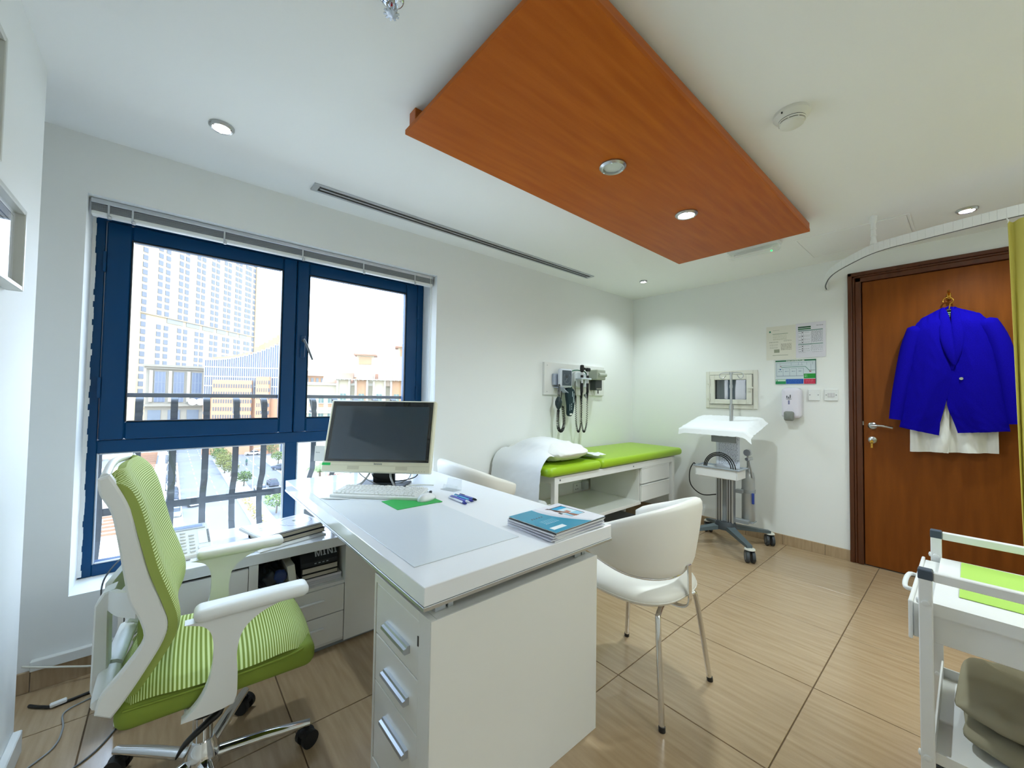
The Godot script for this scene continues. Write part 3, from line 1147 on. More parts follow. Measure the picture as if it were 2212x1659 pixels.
	box(st, Vector3(0, -0.012, 0), Vector3(0.085, 0.024, 0.34), 0.006)
	obj("base", st, M.white_plastic, em)
	st = ns()
	box(st, Vector3(0, -0.042, 0), Vector3(0.078, 0.045, 0.335), 0.014)
	obj("cover", st, glass(Color(0.92, 0.96, 0.95), 0.18), em)
	st = ns()
	tube(st, [Vector3(0, -0.04, -0.13), Vector3(0, -0.04, 0.12)], 0.008, 10)
	obj("tube", st, M.white, em)
	st = ns()
	lathe(st, [Vector2(0, 0.004), Vector2(0.005, 0.002), Vector2(0.005, -0.004), Vector2(0, -0.006)], 10, Transform3D(Basis(), Vector3(-0.012, -0.066, 0.12)))
	obj("pilot_lamp", st, M.green_strip, em)
	# access hatch in the ceiling
	st = ns()
	frame_flat(st, -0.705, -0.20, 1.735, 2.316, 0.012, 0.012, -0.004, 0.0)
	bx(st, -0.69, -0.215, -0.003, 0.0, 1.75, 2.30)
	var hm := obj("trim_5", st, M.ceiling)
	hm.position.y = H
	meta(hm, "square white access hatch in the ceiling", "", "", "structure")


func frame_flat(st: SurfaceTool, x0: float, x1: float, z0: float, z1: float, wx: float, wz: float, y0: float, y1: float) -> void:
	bx(st, x0, x0 + wx, y0, y1, z0, z1, 0.001)
	bx(st, x1 - wx, x1, y0, y1, z0, z1, 0.001)
	bx(st, x0 + wx, x1 - wx, y0, y1, z0, z0 + wz, 0.001)
	bx(st, x0 + wx, x1 - wx, y0, y1, z1 - wz, z1, 0.001)


# ---------------------------------------------------------------- the city beyond the window
const G := -20.0


func city_outside() -> void:
	var ground := mat(rgb8(206, 196, 178), 0.95)
	var st := ns()
	bx(st, -260, 340, G - 0.5, G - 0.05, -620, -24)
	meta(obj("ground_outside", st, ground), "pale sandy ground around the road far below", "", "", "structure")
	var asphalt := mat(rgb8(98, 98, 100), 0.95)
	st = ns()
	bx(st, -1.8, 6.5, G - 0.05, G + 0.02, -330, -30)
	bx(st, 9.8, 18.5, G - 0.05, G + 0.02, -330, -30)
	bx(st, -60, 120, G - 0.05, G + 0.025, -172, -152)
	meta(obj("road_surface", st, asphalt), "grey asphalt roads with a planted strip between them", "", "", "structure")
	# painted lane dashes
	st = ns()
	for k in 40:
		for x in [1.2, 4.0, 12.6, 15.4]:
			bx(st, x - 0.09, x + 0.09, G + 0.022, G + 0.03, -36.0 - k * 7.0, -39.0 - k * 7.0)
	var dashes := obj("lane_markings", st, mat(rgb8(176, 176, 176), 0.8))
	meta(dashes, "white lane dashes painted on the asphalt", "", "", "structure")
	var curb := mat(rgb8(153, 150, 143), 0.9)
	st = ns()
	bx(st, 6.5, 6.8, G, G + 0.3, -150, -30)
	bx(st, 9.5, 9.8, G, G + 0.3, -150, -30)
	bx(st, 6.8, 9.5, G, G + 0.18, -150, -30)
	bx(st, 18.5, 26.0, G, G + 0.2, -150, -30)
	bx(st, -6.2, -4.6, G, G + 0.2, -330, -30)
	meta(obj("kerb_strip", st, curb), "pale kerbs and pavements beside the roads", "", "", "structure")
	# site fence left of the parked cars
	var f := thing("site_fence", "pale slatted fence between the building site and the parked cars", "fence")
	st = ns()
	for k in 125:
		bx(st, -6.0, -5.9, G, G + 2.0, -60.0 - k * 1.0, -60.7 - k * 1.0)
	var fp := obj("slats", st, mat(rgb8(159, 153, 146), 0.9), f)
	fp.set_meta("kind", "stuff")
	# excavated site with timber rows
	st = ns()
	for k in 46:
		var z := -80.0 - k * 2.2
		bar(st, Vector3(-12 + rng.randf_range(-1, 1), G + 0.2, z), Vector3(-6.6, G + 0.2, z + rng.randf_range(-0.4, 0.4)), 0.35, 0.3)
	var tm := top("timber_stacks", st, mat(rgb8(131, 95, 71), 0.9), "rows of brown timber beams lying on the sandy building site", "timber")
	tm.set_meta("kind", "stuff")
	st = ns()
	for k in 60:
		var c := Vector3(rng.randf_range(-40, -13), G + 0.2, rng.randf_range(-170, -60))
		box(st, c, Vector3(rng.randf_range(0.6, 4), rng.randf_range(0.3, 1.0), rng.randf_range(0.5, 3)), 0.0, Transform3D(Basis(), Vector3.ZERO))
	tm = top("site_rubble", st, mat(rgb8(138, 122, 104), 0.95), "scattered formwork and rubble on the sandy building site", "rubble")
	tm.set_meta("kind", "stuff")
	var ex := thing("excavator", "small orange excavator on the building site", "excavator", Vector3(-10.5, G, -190), 0.5)
	st = ns()
	box(st, Vector3(0, 1.9, 0), Vector3(2.6, 1.6, 3.2), 0.15)
	box(st, Vector3(-0.6, 3.0, 0.6), Vector3(1.2, 1.2, 1.4), 0.1)
	obj("cab", st, mat(rgb8(175, 111, 15), 0.5), ex)
	st = ns()
	box(st, Vector3(-1.1, 0.55, 0), Vector3(0.7, 1.0, 3.6), 0.2)
	box(st, Vector3(1.1, 0.55, 0), Vector3(0.7, 1.0, 3.6), 0.2)
	obj("tracks", st, M.dark_grey, ex)
	st = ns()
	bar(st, Vector3(0.4, 2.2, -1.2), Vector3(0.4, 5.0, -3.6), 0.4, 0.6)
	bar(st, Vector3(0.4, 5.0, -3.6), Vector3(0.4, 1.2, -5.4), 0.35, 0.5)
	obj("boom", st, mat(rgb8(175, 111, 15), 0.5), ex)
	# cars
	var white_car := car("parked_car", rgb8(172, 174, 175), "pale car parked in the row beside the site fence")
	white_car.set_meta("group", "cars parked in a row along the site fence")
	white_car.position = Vector3(-3.1, G + 0.02, -92)
	var dark_car := car("parked_car", rgb8(52, 59, 74), "dark car parked in the row beside the site fence")
	dark_car.set_meta("group", "cars parked in a row along the site fence")
	dark_car.position = Vector3(-3.1, G + 0.02, -98.5)
	for k in 15:
		var src: Node3D = white_car if k % 3 == 1 else dark_car
		var nth: String = ["third", "fourth", "fifth", "sixth", "seventh", "eighth", "ninth", "tenth", "eleventh", "twelfth", "thirteenth", "fourteenth", "fifteenth", "sixteenth", "seventeenth"][k]
		var c := copy_of(src, "parked_car", Vector3(-3.1 + rng.randf_range(-0.2, 0.2), G + 0.02, -105.0 - k * 5.9), PI if k % 2 else 0.0, "%s car, %s from the near end of the row along the site fence" % ["pale" if k % 3 == 1 else "dark", nth])
		c.set_meta("group", "cars parked in a row along the site fence")
	var blue := car("parked_car", rgb8(119, 132, 149), "light blue car at the near end of the parked row")
	blue.position = Vector3(-2.9, G + 0.02, -90.5 + 4)
	var cw := copy_of(white_car, "driving_car", Vector3(-0.55, G + 0.02, -92.5), 0.35, "white car pulling out of the parked row")
	cw.remove_meta("group")
	cw = copy_of(white_car, "driving_car", Vector3(11.2, G + 0.02, -97), 0.0, "white car driving beside the planted strip")
	cw.remove_meta("group")
	cw = copy_of(dark_car, "driving_car", Vector3(14.3, G + 0.02, -102), 0.0, "dark grey car driving in the outer lane")
	cw.remove_meta("group")
	cw = copy_of(dark_car, "parked_car", Vector3(19.2, G + 0.2, -121), 0.5, "dark car parked beside the green hedge")
	cw.remove_meta("group")
	cw = copy_of(white_car, "parked_car", Vector3(17.6, G + 0.03, -156), 1.4, "white car on the far crossing road")
	cw.remove_meta("group")
	var sc := thing("scooter", "small dark scooter riding down the road", "scooter", Vector3(13.3, G + 0.02, -135))
	st = ns()
	box(st, Vector3(0, 0.6, 0), Vector3(0.4, 0.5, 1.5), 0.1)
	for z in [-0.6, 0.6]:
		tube(st, [Vector3(-0.08, 0.28, z), Vector3(0.08, 0.28, z)], 0.28, 10)
	obj("body", st, M.dark_grey, sc)
	st = ns()
	box(st, Vector3(0, 1.2, 0), Vector3(0.5, 0.8, 0.35), 0.12)
	box(st, Vector3(0, 1.72, 0), Vector3(0.26, 0.28, 0.28), 0.09)
	obj("rider", st, mat(rgb8(45, 82, 71), 0.8), sc)
	# planted strip, trees
	var green := mat(rgb8(83, 104, 46), 0.95)
	var olive := mat(rgb8(111, 113, 52), 0.95)
	var lime := mat(rgb8(104, 126, 45), 0.95)
	for q in [[7.4, -147.5, 2.3, 0, "first in the planted strip from the crossing"], [7.6, -142, 2.2, 0, "second in the planted strip from the crossing"], [8.0, -136, 2.2, 1, "third in the planted strip from the crossing"], [7.6, -130, 2.0, 1, "fourth in the planted strip from the crossing"], [7.2, -124, 2.0, 1, "fifth in the planted strip from the crossing"], [8.0, -118, 1.8, 1, "sixth in the planted strip from the crossing"], [9.0, -104, 1.7, 0, "at the far end of the flower bed"], [10.6, -77, 2.0, 2, "beside the near end of the flower bed"], [20.6, -131, 1.9, 2, "on the far pavement beside the dark parked car"], [25.6, -134, 2.3, 2, "on the far pavement behind the dark parked car"], [21.5, -146.5, 2.6, 0, "on the far pavement beside the crossing road"]]:
		tree(Vector3(q[0], G + 0.18, q[1]), q[2], [green, olive, lime][q[3]], "round %s street tree %s" % [["dark green", "olive yellow", "bright green"][q[3]], q[4]])
	var hedge := thing("flower_bed", "low yellow flowering bed at the near end of the planted strip", "flower bed")
	st = ns()
	for k in 220:
		var c := Vector3(rng.randf_range(7.0, 8.5), G + 0.3, rng.randf_range(-97, -70))
		leaf_clump(st, c, 0.35)
	obj("flowers", st, mat(rgb8(153, 132, 52), 0.9), hedge).set_meta("kind", "stuff")
	var palm_spot := [Vector3(20.5, G, -88), Vector3(26.2, G, -82)]
	for i in 2: palm(palm_spot[i], ["leaning over the pavement before the white shop building", "standing nearer to the window than the other palm"][i])
	var lp := thing("street_lamp", "slim pale street lamp post in the planted strip", "street lamp", Vector3(9.2, G + 0.18, -93))
	st = ns()
	tube(st, [Vector3.ZERO, Vector3(0, 9.5, 0)], [0.12, 0.07], 8)
	obj("post", st, M.aluminium, lp)
	st = ns()
	bar(st, Vector3(0, 9.5, 0), Vector3(1.6, 9.7, 0), 0.18, 0.12)
	obj("arm", st, M.aluminium, lp)
	tower()
	podium()
	curved_office()
	villa_row()


func car(called: String, c: Color, label: String) -> Node3D:
	var o := thing(called, label, "car")
	var st := ns()
	var side := PackedVector2Array([Vector2(-2.2, 0.35), Vector2(2.2, 0.35), Vector2(2.25, 0.75), Vector2(2.0, 0.95), Vector2(1.1, 1.0), Vector2(-1.6, 1.02), Vector2(-2.15, 0.95)])
	prism(st, side, -0.88, 0.88, Transform3D(Basis(Vector3.UP, PI / 2), Vector3.ZERO), 0.06)
	obj("body", st, mat(c, 0.25), o)
	st = ns()
	var cab := PackedVector2Array([Vector2(-1.9, 1.0), Vector2(1.0, 0.98), Vector2(0.25, 1.45), Vector2(-1.35, 1.48)])
	prism(st, cab, -0.74, 0.74, Transform3D(Basis(Vector3.UP, PI / 2), Vector3.ZERO), 0.08)
	var g := obj("windows", st, mat(rgb8(30, 36, 43), 0.1), o)
	st = ns()
	box(st, Vector3(0, 1.47, 0.55), Vector3(1.3, 0.05, 1.45), 0.02)
	obj("roof", st, mat(c, 0.25), g)
	for x in [-0.86, 0.86]:
		for z in [-1.35, 1.4]:
			st = ns()
			tube(st, [Vector3(x - 0.1, 0.33, z), Vector3(x + 0.1, 0.33, z)], 0.33, 12)
			obj("wheel", st, M.black_rubber, o)
	return o


func leaf_clump(st: SurfaceTool, c: Vector3, s: float) -> void:
	st.set_smooth_group(-1)
	for k in 3:
		var a := rng.randf() * TAU
		var u := Vector3(cos(a), rng.randf_range(-0.4, 0.6), sin(a)).normalized() * s
		var v := Vector3(-sin(a), rng.randf_range(0.2, 1.0), cos(a)).normalized() * s * 0.8
		st.add_vertex(c - u * 0.5)
		st.add_vertex(c + v)
		st.add_vertex(c + u * 0.5)


func tree(at: Vector3, r: float, m: Material, label: String) -> void:
	var o := thing("street_tree", label, "tree", at, 0.0, "trees along the road")
	var st := ns()
	tube(st, [Vector3.ZERO, Vector3(0.1, r * 0.7, 0), Vector3(0, r * 1.4, 0)], [0.16, 0.12, 0.06], 7)
	obj("trunk", st, mat(rgb8(82, 68, 53), 0.9), o)
	st = ns()
	for k in 420:
		var d := Vector3(rng.randfn(), rng.randfn(), rng.randfn()).normalized() * pow(rng.randf(), 0.33) * r
		d.y *= 0.72
		leaf_clump(st, d + Vector3(0, r * 1.25, 0), 0.32)
	obj("crown", st, m, o)


func palm(at: Vector3, where: String) -> void:
	var o := thing("date_palm", "young date palm %s" % where, "palm", at, 0.0, "palms below the villas")
	var st := ns()
	tube(st, [Vector3.ZERO, Vector3(0.1, 2.2, 0), Vector3(0, 4.6, 0)], [0.3, 0.24, 0.22], 8)
	obj("trunk", st, mat(rgb8(89, 73, 55), 0.9), o)
	for k in 16:
		st = ns()
		var a := TAU * k / 16 + rng.randf_range(-0.1, 0.1)
		var d := Vector3(cos(a), 0, sin(a))
		var lift := rng.randf_range(0.7, 2.0)
		var pts := smooth_path([Vector3(0, 4.5, 0), d * 1.2 + Vector3(0, 4.6 + lift, 0), d * 2.6 + Vector3(0, 4.2 + lift * 0.6, 0)], 6)
		st.set_smooth_group(-1)
		var side := d.cross(Vector3.UP)
		for i in range(1, pts.size() - 1):
			var l := 0.75 * sin(PI * (i + 2.0) / (pts.size() + 3.0))
			for e in [-1, 1]:
				st.add_vertex(pts[i])
				st.add_vertex(pts[i] + side * e * l + d * 0.25 - Vector3(0, 0.25, 0))
				st.add_vertex(pts[i + 1])
		tube(st, pts, 0.03, 4)
		obj("frond", st, mat(rgb8(95, 111, 64), 0.9), o)


func tower() -> void:
	# flat front that recedes to the right, a narrow side on the left
	var o := thing("tower_block", "tall cream tower with paired square windows in regular columns", "building")
	var a := Vector3(-15.6, 0, -228)
	var b := Vector3(33.5, 0, -282)
	var d := (b - a).normalized()
	var L := (b - a).length()
	var back := Vector3(d.z, 0, -d.x)
	if back.z > 0: back = -back
	var t := Transform3D(Basis(d, Vector3.UP, d.cross(Vector3.UP)), a)
	var st := ns()
	var depth := 34.0
	box(st, Vector3(L / 2, G / 2 + 55, -depth / 2), Vector3(L, 110 - G, depth), 0, t)
	var stone := mat(rgb8(153, 138, 111), 0.9)
	obj("wall", st, stone, o)
	# windows: recessed dark panes; positions along the front as shares of its length
	var cols := [0.035, 0.135, 0.186, 0.282, 0.328, 0.420, 0.463, 0.548, 0.590, 0.668, 0.708, 0.783, 0.822, 0.893, 0.930, 0.985]
	var pane := ns()
	box(pane, Vector3.ZERO, Vector3(2.2, 2.1, 0.3))
	var pm := done(pane)
	var gl := mat(rgb8(76, 80, 88), 0.5)
	var fh := 3.22
	var rest := ns()
	var n := 0
	for r in 44:
		var y := -12.0 + r * fh
		if y > 84.0: continue
		for c in cols.size():
			var x: float = cols[c] * L
			if r == 14 and c > 0 and c < 15: continue
			if r >= 6 and r < 31 and n < 290:
				var w := put("window", pm, gl, o)
				w.transform = t * Transform3D(Basis(), Vector3(x, y, 0.0))
				n += 1
			else:
				box(rest, Vector3(x, y, 0.0), Vector3(2.2, 2.1, 0.3), 0, t)
		for c in 3:
			box(rest, Vector3(0.0, y, -4.0 - c * 7.0), Vector3(0.3, 2.0, 2.2), 0, t)
	obj("windows_beyond", rest, gl, o).set_meta("kind", "stuff")
	# louvred plant floor band
	for k in 6:
		st = ns()
		var x0: float = (cols[2 + 2 * k] + 0.004) * L
		var x1: float = (cols[4 + 2 * k] - 0.022) * L
		box(st, Vector3((x0 + x1) / 2, -12.0 + 14 * fh + 0.4, 0.0), Vector3(x1 - x0, 2.2, 0.4), 0, t)
		obj("louvre_panel", st, mat(rgb8(111, 110, 104), 0.7), o)
	st = ns()
	for x in [0.0, L]:
		box(st, Vector3(x, 40, 0.3), Vector3(0.7, 140, 0.8), 0, t)
	for y in [-6.0, 34.8]:
		box(st, Vector3(L / 2, y, 0.25), Vector3(L, 0.5, 0.6), 0, t)
	obj("moulding", st, mat(rgb8(149, 131, 103), 0.9), o)


func podium() -> void:
	var o := thing("podium_block", "beige stone podium with tall glazed bays and a cornice", "building")
	var wall := mat(rgb8(123, 116, 103), 0.9)
	var st := ns()
	bx(st, -11.0, 12.0, G, 10.6, -212, -196)
	obj("wall", st, wall, o)
	st = ns()
	bx(st, -11.6, 12.5, 9.4, 10.2, -196.5, -195.2)
	bx(st, -12.0, 12.9, 10.2, 11.0, -197.0, -194.6)
	bx(st, -11.6, 12.5, -4.6, -3.8, -196.5, -194.8)
	obj("cornice", st, wall, o)
	for k in 4:
		st = ns()
		var x := -8.6 + k * 5.4
		bx(st, x, x + 3.0, -3.0, 8.4, -196.2, -195.8)
		var b := obj("glazed_bay", st, mat(rgb8(73, 83, 101), 0.2), o)
		st = ns()
		for e in 4: bx(st, x + e - 0.06, x + e + 0.06, -3.0, 8.4, -195.85, -195.7)
		for y in [0.5, 4.5]: bx(st, x, x + 3.0, y - 0.06, y + 0.06, -195.85, -195.7)
		obj("glazing_bars", st, M.mid_grey, b)
		st = ns()
		bx(st, x - 1.5, x - 0.5, -3.0, 8.8, -196.2, -195.3, 0.1)
		obj("pilaster", st, mat(rgb8(146, 138, 123), 0.9), o)
	for k in 4:
		st = ns()
		var x := -10.2 + k * 5.6
		bx(st, x, x + 3.6, -11.0, -6.0, -196.2, -195.8)
		obj("shop_window", st, mat(rgb8(82, 91, 101), 0.25), o)
	for k in 2:
		st = ns()
		lathe(st, [Vector2(0.0, 0.5), Vector2(0.9, 0.15), Vector2(1.4, -0.2), Vector2(0.0, -0.2)], 16, Transform3D(Basis(Vector3.RIGHT, 1.2), Vector3(2.6 + k * 2.4, -2.8, -194.4)))
		obj("satellite_dish", st, M.white, o)


func curved_office() -> void:
	# concave glass front above orange brick bays
	var o := thing("curved_office", "curved glass office with orange brick bays and a glazed corner", "building")
	var pts := []
	var n := 18
	for k in n + 1:
		var u := float(k) / n
		pts.append(Vector3(4.4 + 21.0 * u, 0, -166.0 + 4.5 * sin(u * 1.6) - 4.0 * u + 18.0 * u * u * 0.6))
	var brick := mat(rgb8(170, 124, 92), 0.9)
	var bar_m := mat(rgb8(165, 166, 168), 0.6)
	var gl := mat(rgb8(74, 84, 102), 0.3)
	var top_of := func(u: float) -> float: return 12.0 + 7.0 * u * u
	for k in n:
		var u := (k + 0.5) / n
		var st := ns()
		var y1: float = top_of.call(u)
		bar(st, pts[k] + Vector3(0, (y1 - 1.0) / 2, 0), pts[k + 1] + Vector3(0, (y1 - 1.0) / 2, 0), 0.3, y1 + 1.0)
		var g := obj("glass_bay", st, gl, o)
		st = ns()
		for y in [0.0, 3.2, 6.4, 9.6, y1]:
			bar(st, pts[k] + Vector3(0, y, 0.25), pts[k + 1] + Vector3(0, y, 0.25), 0.25, 0.35)
		for e in 2:
			var p: Vector3 = pts[k].lerp(pts[k + 1], e * 0.5)
			bar(st, p + Vector3(0, -1, 0.25), p + Vector3(0, y1, 0.25), 0.2, 0.2)
		obj("mullions", st, bar_m, g)
	var st2 := ns()
	for k in n:
		bar(st2, pts[k] + Vector3(0, (G - 1) / 2, 0), pts[k + 1] + Vector3(0, (G - 1) / 2, 0), 0.3, -G)
	obj("lower_wall", st2, brick, o)
	# brick parapet and roof blocks
	st2 = ns()
	for k in range(2, n):
		if k == 11: continue
		var y: float = top_of.call(float(k) / n)
		var lift := 0.9 if k < 11 else 2.0 + (k - 12) * 0.25
		bar(st2, pts[k] + Vector3(0, y + lift / 2, -1.6), pts[k + 1] + Vector3(0, y + lift / 2, -1.6), 2.0, lift)
	obj("brick_parapet", st2, brick, o)
	for q in [[2, 11, 5.2], [12, 15, 6.6]]:
		st2 = ns()
		var a: Vector3 = pts[q[0]] + Vector3(0, 0, 1.5)
		var b: Vector3 = pts[q[1]] + Vector3(0, 0, 1.5)
		bar(st2, a + Vector3(0, (q[2] + G) / 2, 0), b + Vector3(0, (q[2] + G) / 2, 0), 1.2, q[2] - G)
		var bb := obj("brick_bay", st2, brick, o)
		st2 = ns()
		var cnt: int = 16 if q[0] == 2 else 6
		for r in 7:
			for k in cnt:
				var p := a.lerp(b, (k + 0.5) / cnt) + Vector3(0, q[2] - 2.0 - r * 2.6, 0.62)
				box(st2, p, Vector3(0.55, 1.3, 0.2))
		obj("windows", st2, mat(rgb8(82, 80, 83), 0.3), bb).set_meta("kind", "stuff")
	# glazed corner on the right with the brick gable behind
	var c: Vector3 = pts[n]
	st2 = ns()
	bx(st2, c.x - 0.2, c.x + 3.6, G, 18.2, c.z - 4, c.z + 0.4)
	var gc := obj("glass_corner", st2, gl, o)
	st2 = ns()
	for k in 9:
		bx(st2, c.x - 0.3, c.x + 3.8, -9.6 + k * 3.4, -9.2 + k * 3.4, c.z - 4, c.z + 0.7)
	for x in [-0.2, 2.7, 3.6]:
		bx(st2, c.x + x - 0.15, c.x + x + 0.15, G, 18.2, c.z + 0.3, c.z + 0.7)
	obj("mullions", st2, bar_m, gc)
	st2 = ns()
	prism(st2, PackedVector2Array([Vector2(-6, G), Vector2(7, G), Vector2(7, 24.0), Vector2(3.6, 22.6), Vector2(-6, 17.8)]), -9, -4.2, Transform3D(Basis(), Vector3(c.x, 0, c.z)))
	obj("brick_gable", st2, brick, o)


func villa_row() -> void:
	# cream terraces with green windows, small towers and tiled roofs
	var cream := mat(rgb8(153, 143, 120), 0.9)
	var ochre := mat(rgb8(146, 111, 80), 0.9)
	var trim := mat(rgb8(165, 159, 146), 0.9)
	var tiles := mat(rgb8(146, 105, 82), 0.9)
	var green := mat(rgb8(68, 92, 86), 0.2)
	var o := thing("villa_block", "cream terrace building with green windows, roof pavilions and an arched gable", "building", Vector3(26.0, 0, -112), -0.42)
	var st := ns()
	bx(st, -6.0, 44.0, G, 3.6, -14, 0)
	obj("wall", st, cream, o)
	st = ns()
	bx(st, -6.4, 44.4, 3.4, 4.1, -14, 0.6)
	bx(st, -6.4, 44.4, -4.2, -3.6, -14, 0.4)
	obj("cornice", st, trim, o)
	# front bays
	for k in 6:
		st = ns()
		var x := 5.2 + k * 4.6
		bx(st, x, x + 2.4, G, 5.2, 0, 1.4)
		obj("bay", st, ochre if k % 2 else cream, o)
		st = ns()
		bx(st, x - 0.5, x, G, 5.0, 0, 1.7)
		bx(st, x + 2.4, x + 2.9, G, 5.0, 0, 1.7)
		obj("pilaster", st, trim, o)
		for y in [-9.0, -5.4, -1.4]:
			st = ns()
			bx(st, x + 0.5, x + 1.9, y, y + 2.6, 1.35, 1.5)
			var w := obj("window", st, green, o)
			st = ns()
			bx(st, x + 1.16, x + 1.24, y, y + 2.6, 1.45, 1.56)
			bx(st, x + 0.5, x + 1.9, y + 1.6, y + 1.68, 1.45, 1.56)
			obj("glazing_bar", st, trim, w)
		st = ns()
		bx(st, x - 0.9, x + 3.3, 5.0, 5.2, 0, 3.0)
		for e in 4: bx(st, x - 0.6 + e * 1.1, x - 0.5 + e * 1.1, 4.8, 5.0, 0, 3.4)
		obj("pergola", st, trim, o)
	for k in 4:
		for y in [-9.0, -5.4, -1.4]:
			st = ns()
			var x := -4.4 + k * 2.3
			bx(st, x, x + 1.2, y, y + 1.9, -0.05, 0.1)
			var w := obj("window", st, green, o)
			st = ns()
			bx(st, x + 0.56, x + 0.64, y, y + 1.9, 0.08, 0.16)
			bx(st, x - 0.15, x + 1.35, y - 0.2, y, 0.0, 0.25)
			obj("glazing_bar", st, trim, w)
			st = ns()
			bx(st, x, x + 1.2, y - 1.1, y - 0.2, -0.02, 0.06)
			obj("spandrel", st, ochre, o)
	# roof pavilions
	for q in [[9.5, 4.4, 13.0], [20.4, 4.6, 15.6]]:
		st = ns()
		bx(st, q[0], q[0] + q[1], 3.0, q[2] - 1.2, -4.6, 0.2)
		obj("pavilion", st, cream, o)
		st = ns()
		bx(st, q[0] + 0.6, q[0] + q[1] - 0.6, q[2] - 3.6, q[2] - 1.6, 0.1, 0.4)
		obj("lattice_opening", st, ochre, o)
		st = ns()
		var xm: float = q[0] + q[1] / 2
		bx(st, q[0] - 0.8, q[0] + q[1] + 0.8, q[2] - 1.2, q[2] - 0.9, -5.4, 1.0)
		for e in [[Vector3(q[0] - 0.9, q[2] - 0.9, 1.1), Vector3(q[0] + q[1] + 0.9, q[2] - 0.9, 1.1)], [Vector3(q[0] + q[1] + 0.9, q[2] - 0.9, 1.1), Vector3(q[0] + q[1] + 0.9, q[2] - 0.9, -5.5)], [Vector3(q[0] + q[1] + 0.9, q[2] - 0.9, -5.5), Vector3(q[0] - 0.9, q[2] - 0.9, -5.5)], [Vector3(q[0] - 0.9, q[2] - 0.9, -5.5), Vector3(q[0] - 0.9, q[2] - 0.9, 1.1)]]:
			face(st, [e[0], e[1], Vector3(xm, q[2] + 0.7, -2.2)], Vector3(xm, q[2] - 1.0, -2.2))
		obj("tiled_roof", st, tiles, o)
	# arched gable with an oval opening
	st = ns()
	var arch := PackedVector2Array([Vector2(-2.0, 3.4), Vector2(2.0, 3.4), Vector2(2.0, 9.4)])
	for k in 9:
		var a := PI * k / 8
		arch.append(Vector2(1.3 * cos(a), 9.4 + 1.5 * sin(a)))
	arch.append(Vector2(-2.0, 9.4))
	prism(st, arch, -0.6, 0.5, Transform3D(Basis(), Vector3(17.4, 0, 0.6)))
	var gb := obj("arched_gable", st, mat(rgb8(141, 122, 103), 0.9), o)
	st = ns()
	lathe(st, [Vector2(0, 0.1), Vector2(0.35, 0.08), Vector2(0.35, -0.1)], 16, Transform3D(Basis(Vector3.RIGHT, PI / 2).scaled(Vector3(1, 1.5, 1)), Vector3(17.4, 8.4, 1.1)))
	obj("oval_opening", st, trim, gb)
	# sloping tiled roofs between
	for q in [[1.0, 8.6], [14.2, 15.2], [30.5, 40.0]]:
		st = ns()
		prism(st, PackedVector2Array([Vector2(0.8, 4.0), Vector2(-6.0, 4.0), Vector2(-3.0, 7.0)]), q[0], q[1], Transform3D(Basis(Vector3.UP, -PI / 2), Vector3.ZERO) * Transform3D(Basis.from_scale(Vector3(1, 1, -1)), Vector3.ZERO))
		obj("tiled_roof", st, tiles, o)
	# white block with red awnings behind the desk corner
	var b2 := thing("white_block", "white shop building with red tiled awnings and pale columns below the terrace", "building", Vector3(23.0, 0, -92), -0.3)
	st = ns()
	bx(st, -0.4, 20.0, G, -10.4, -6, 0)
	obj("wall", st, trim, b2)
	for k in 6:
		st = ns()
		bx(st, k * 1.9, k * 1.9 + 0.3, G, -10.6, 0, 0.5)
		obj("column", st, cream, b2)
		st = ns()
		bx(st, k * 1.9 + 0.5, k * 1.9 + 1.7, -16.0, -12.4, 0.0, 0.1)
		obj("window", st, green, b2)
	st = ns()
	prism(st, PackedVector2Array([Vector2(0, -17.0), Vector2(2.4, -18.0), Vector2(0, -18.0)]), 0, 20, Transform3D(Basis(Vector3(0, 0, 1), Vector3.UP, Vector3(1, 0, 0)), Vector3.ZERO))
	obj("awning", st, mat(rgb8(138, 71, 59), 0.9), b2)
	# far tiled hall seen over the terrace
	var b3 := thing("arcade_block", "low tan building with a glazed loggia beyond the terrace", "building", Vector3(30, 0, -170), -0.2)
	st = ns()
	bx(st, 0, 26, G, 8.0, -14, 0)
	obj("wall", st, ochre, b3)
	st = ns()
	for k in 14: bx(st, 1.0 + k * 1.8, 1.9 + k * 1.8, 4.6, 7.2, -0.1, 0.15)
	obj("windows", st, mat(rgb8(82, 91, 97), 0.2), b3).set_meta("kind", "stuff")
	st = ns()
	prism(st, PackedVector2Array([Vector2(0.8, 8.0), Vector2(-14.8, 8.0), Vector2(-7.0, 10.4)]), -0.6, 26.6, Transform3D(Basis(Vector3(0, 0, 1), Vector3.UP, Vector3(1, 0, 0)), Vector3.ZERO))
	obj("tiled_roof", st, tiles, b3)


# ---------------------------------------------------------------- desk and low cabinet
const DT := 0.752   # desk top


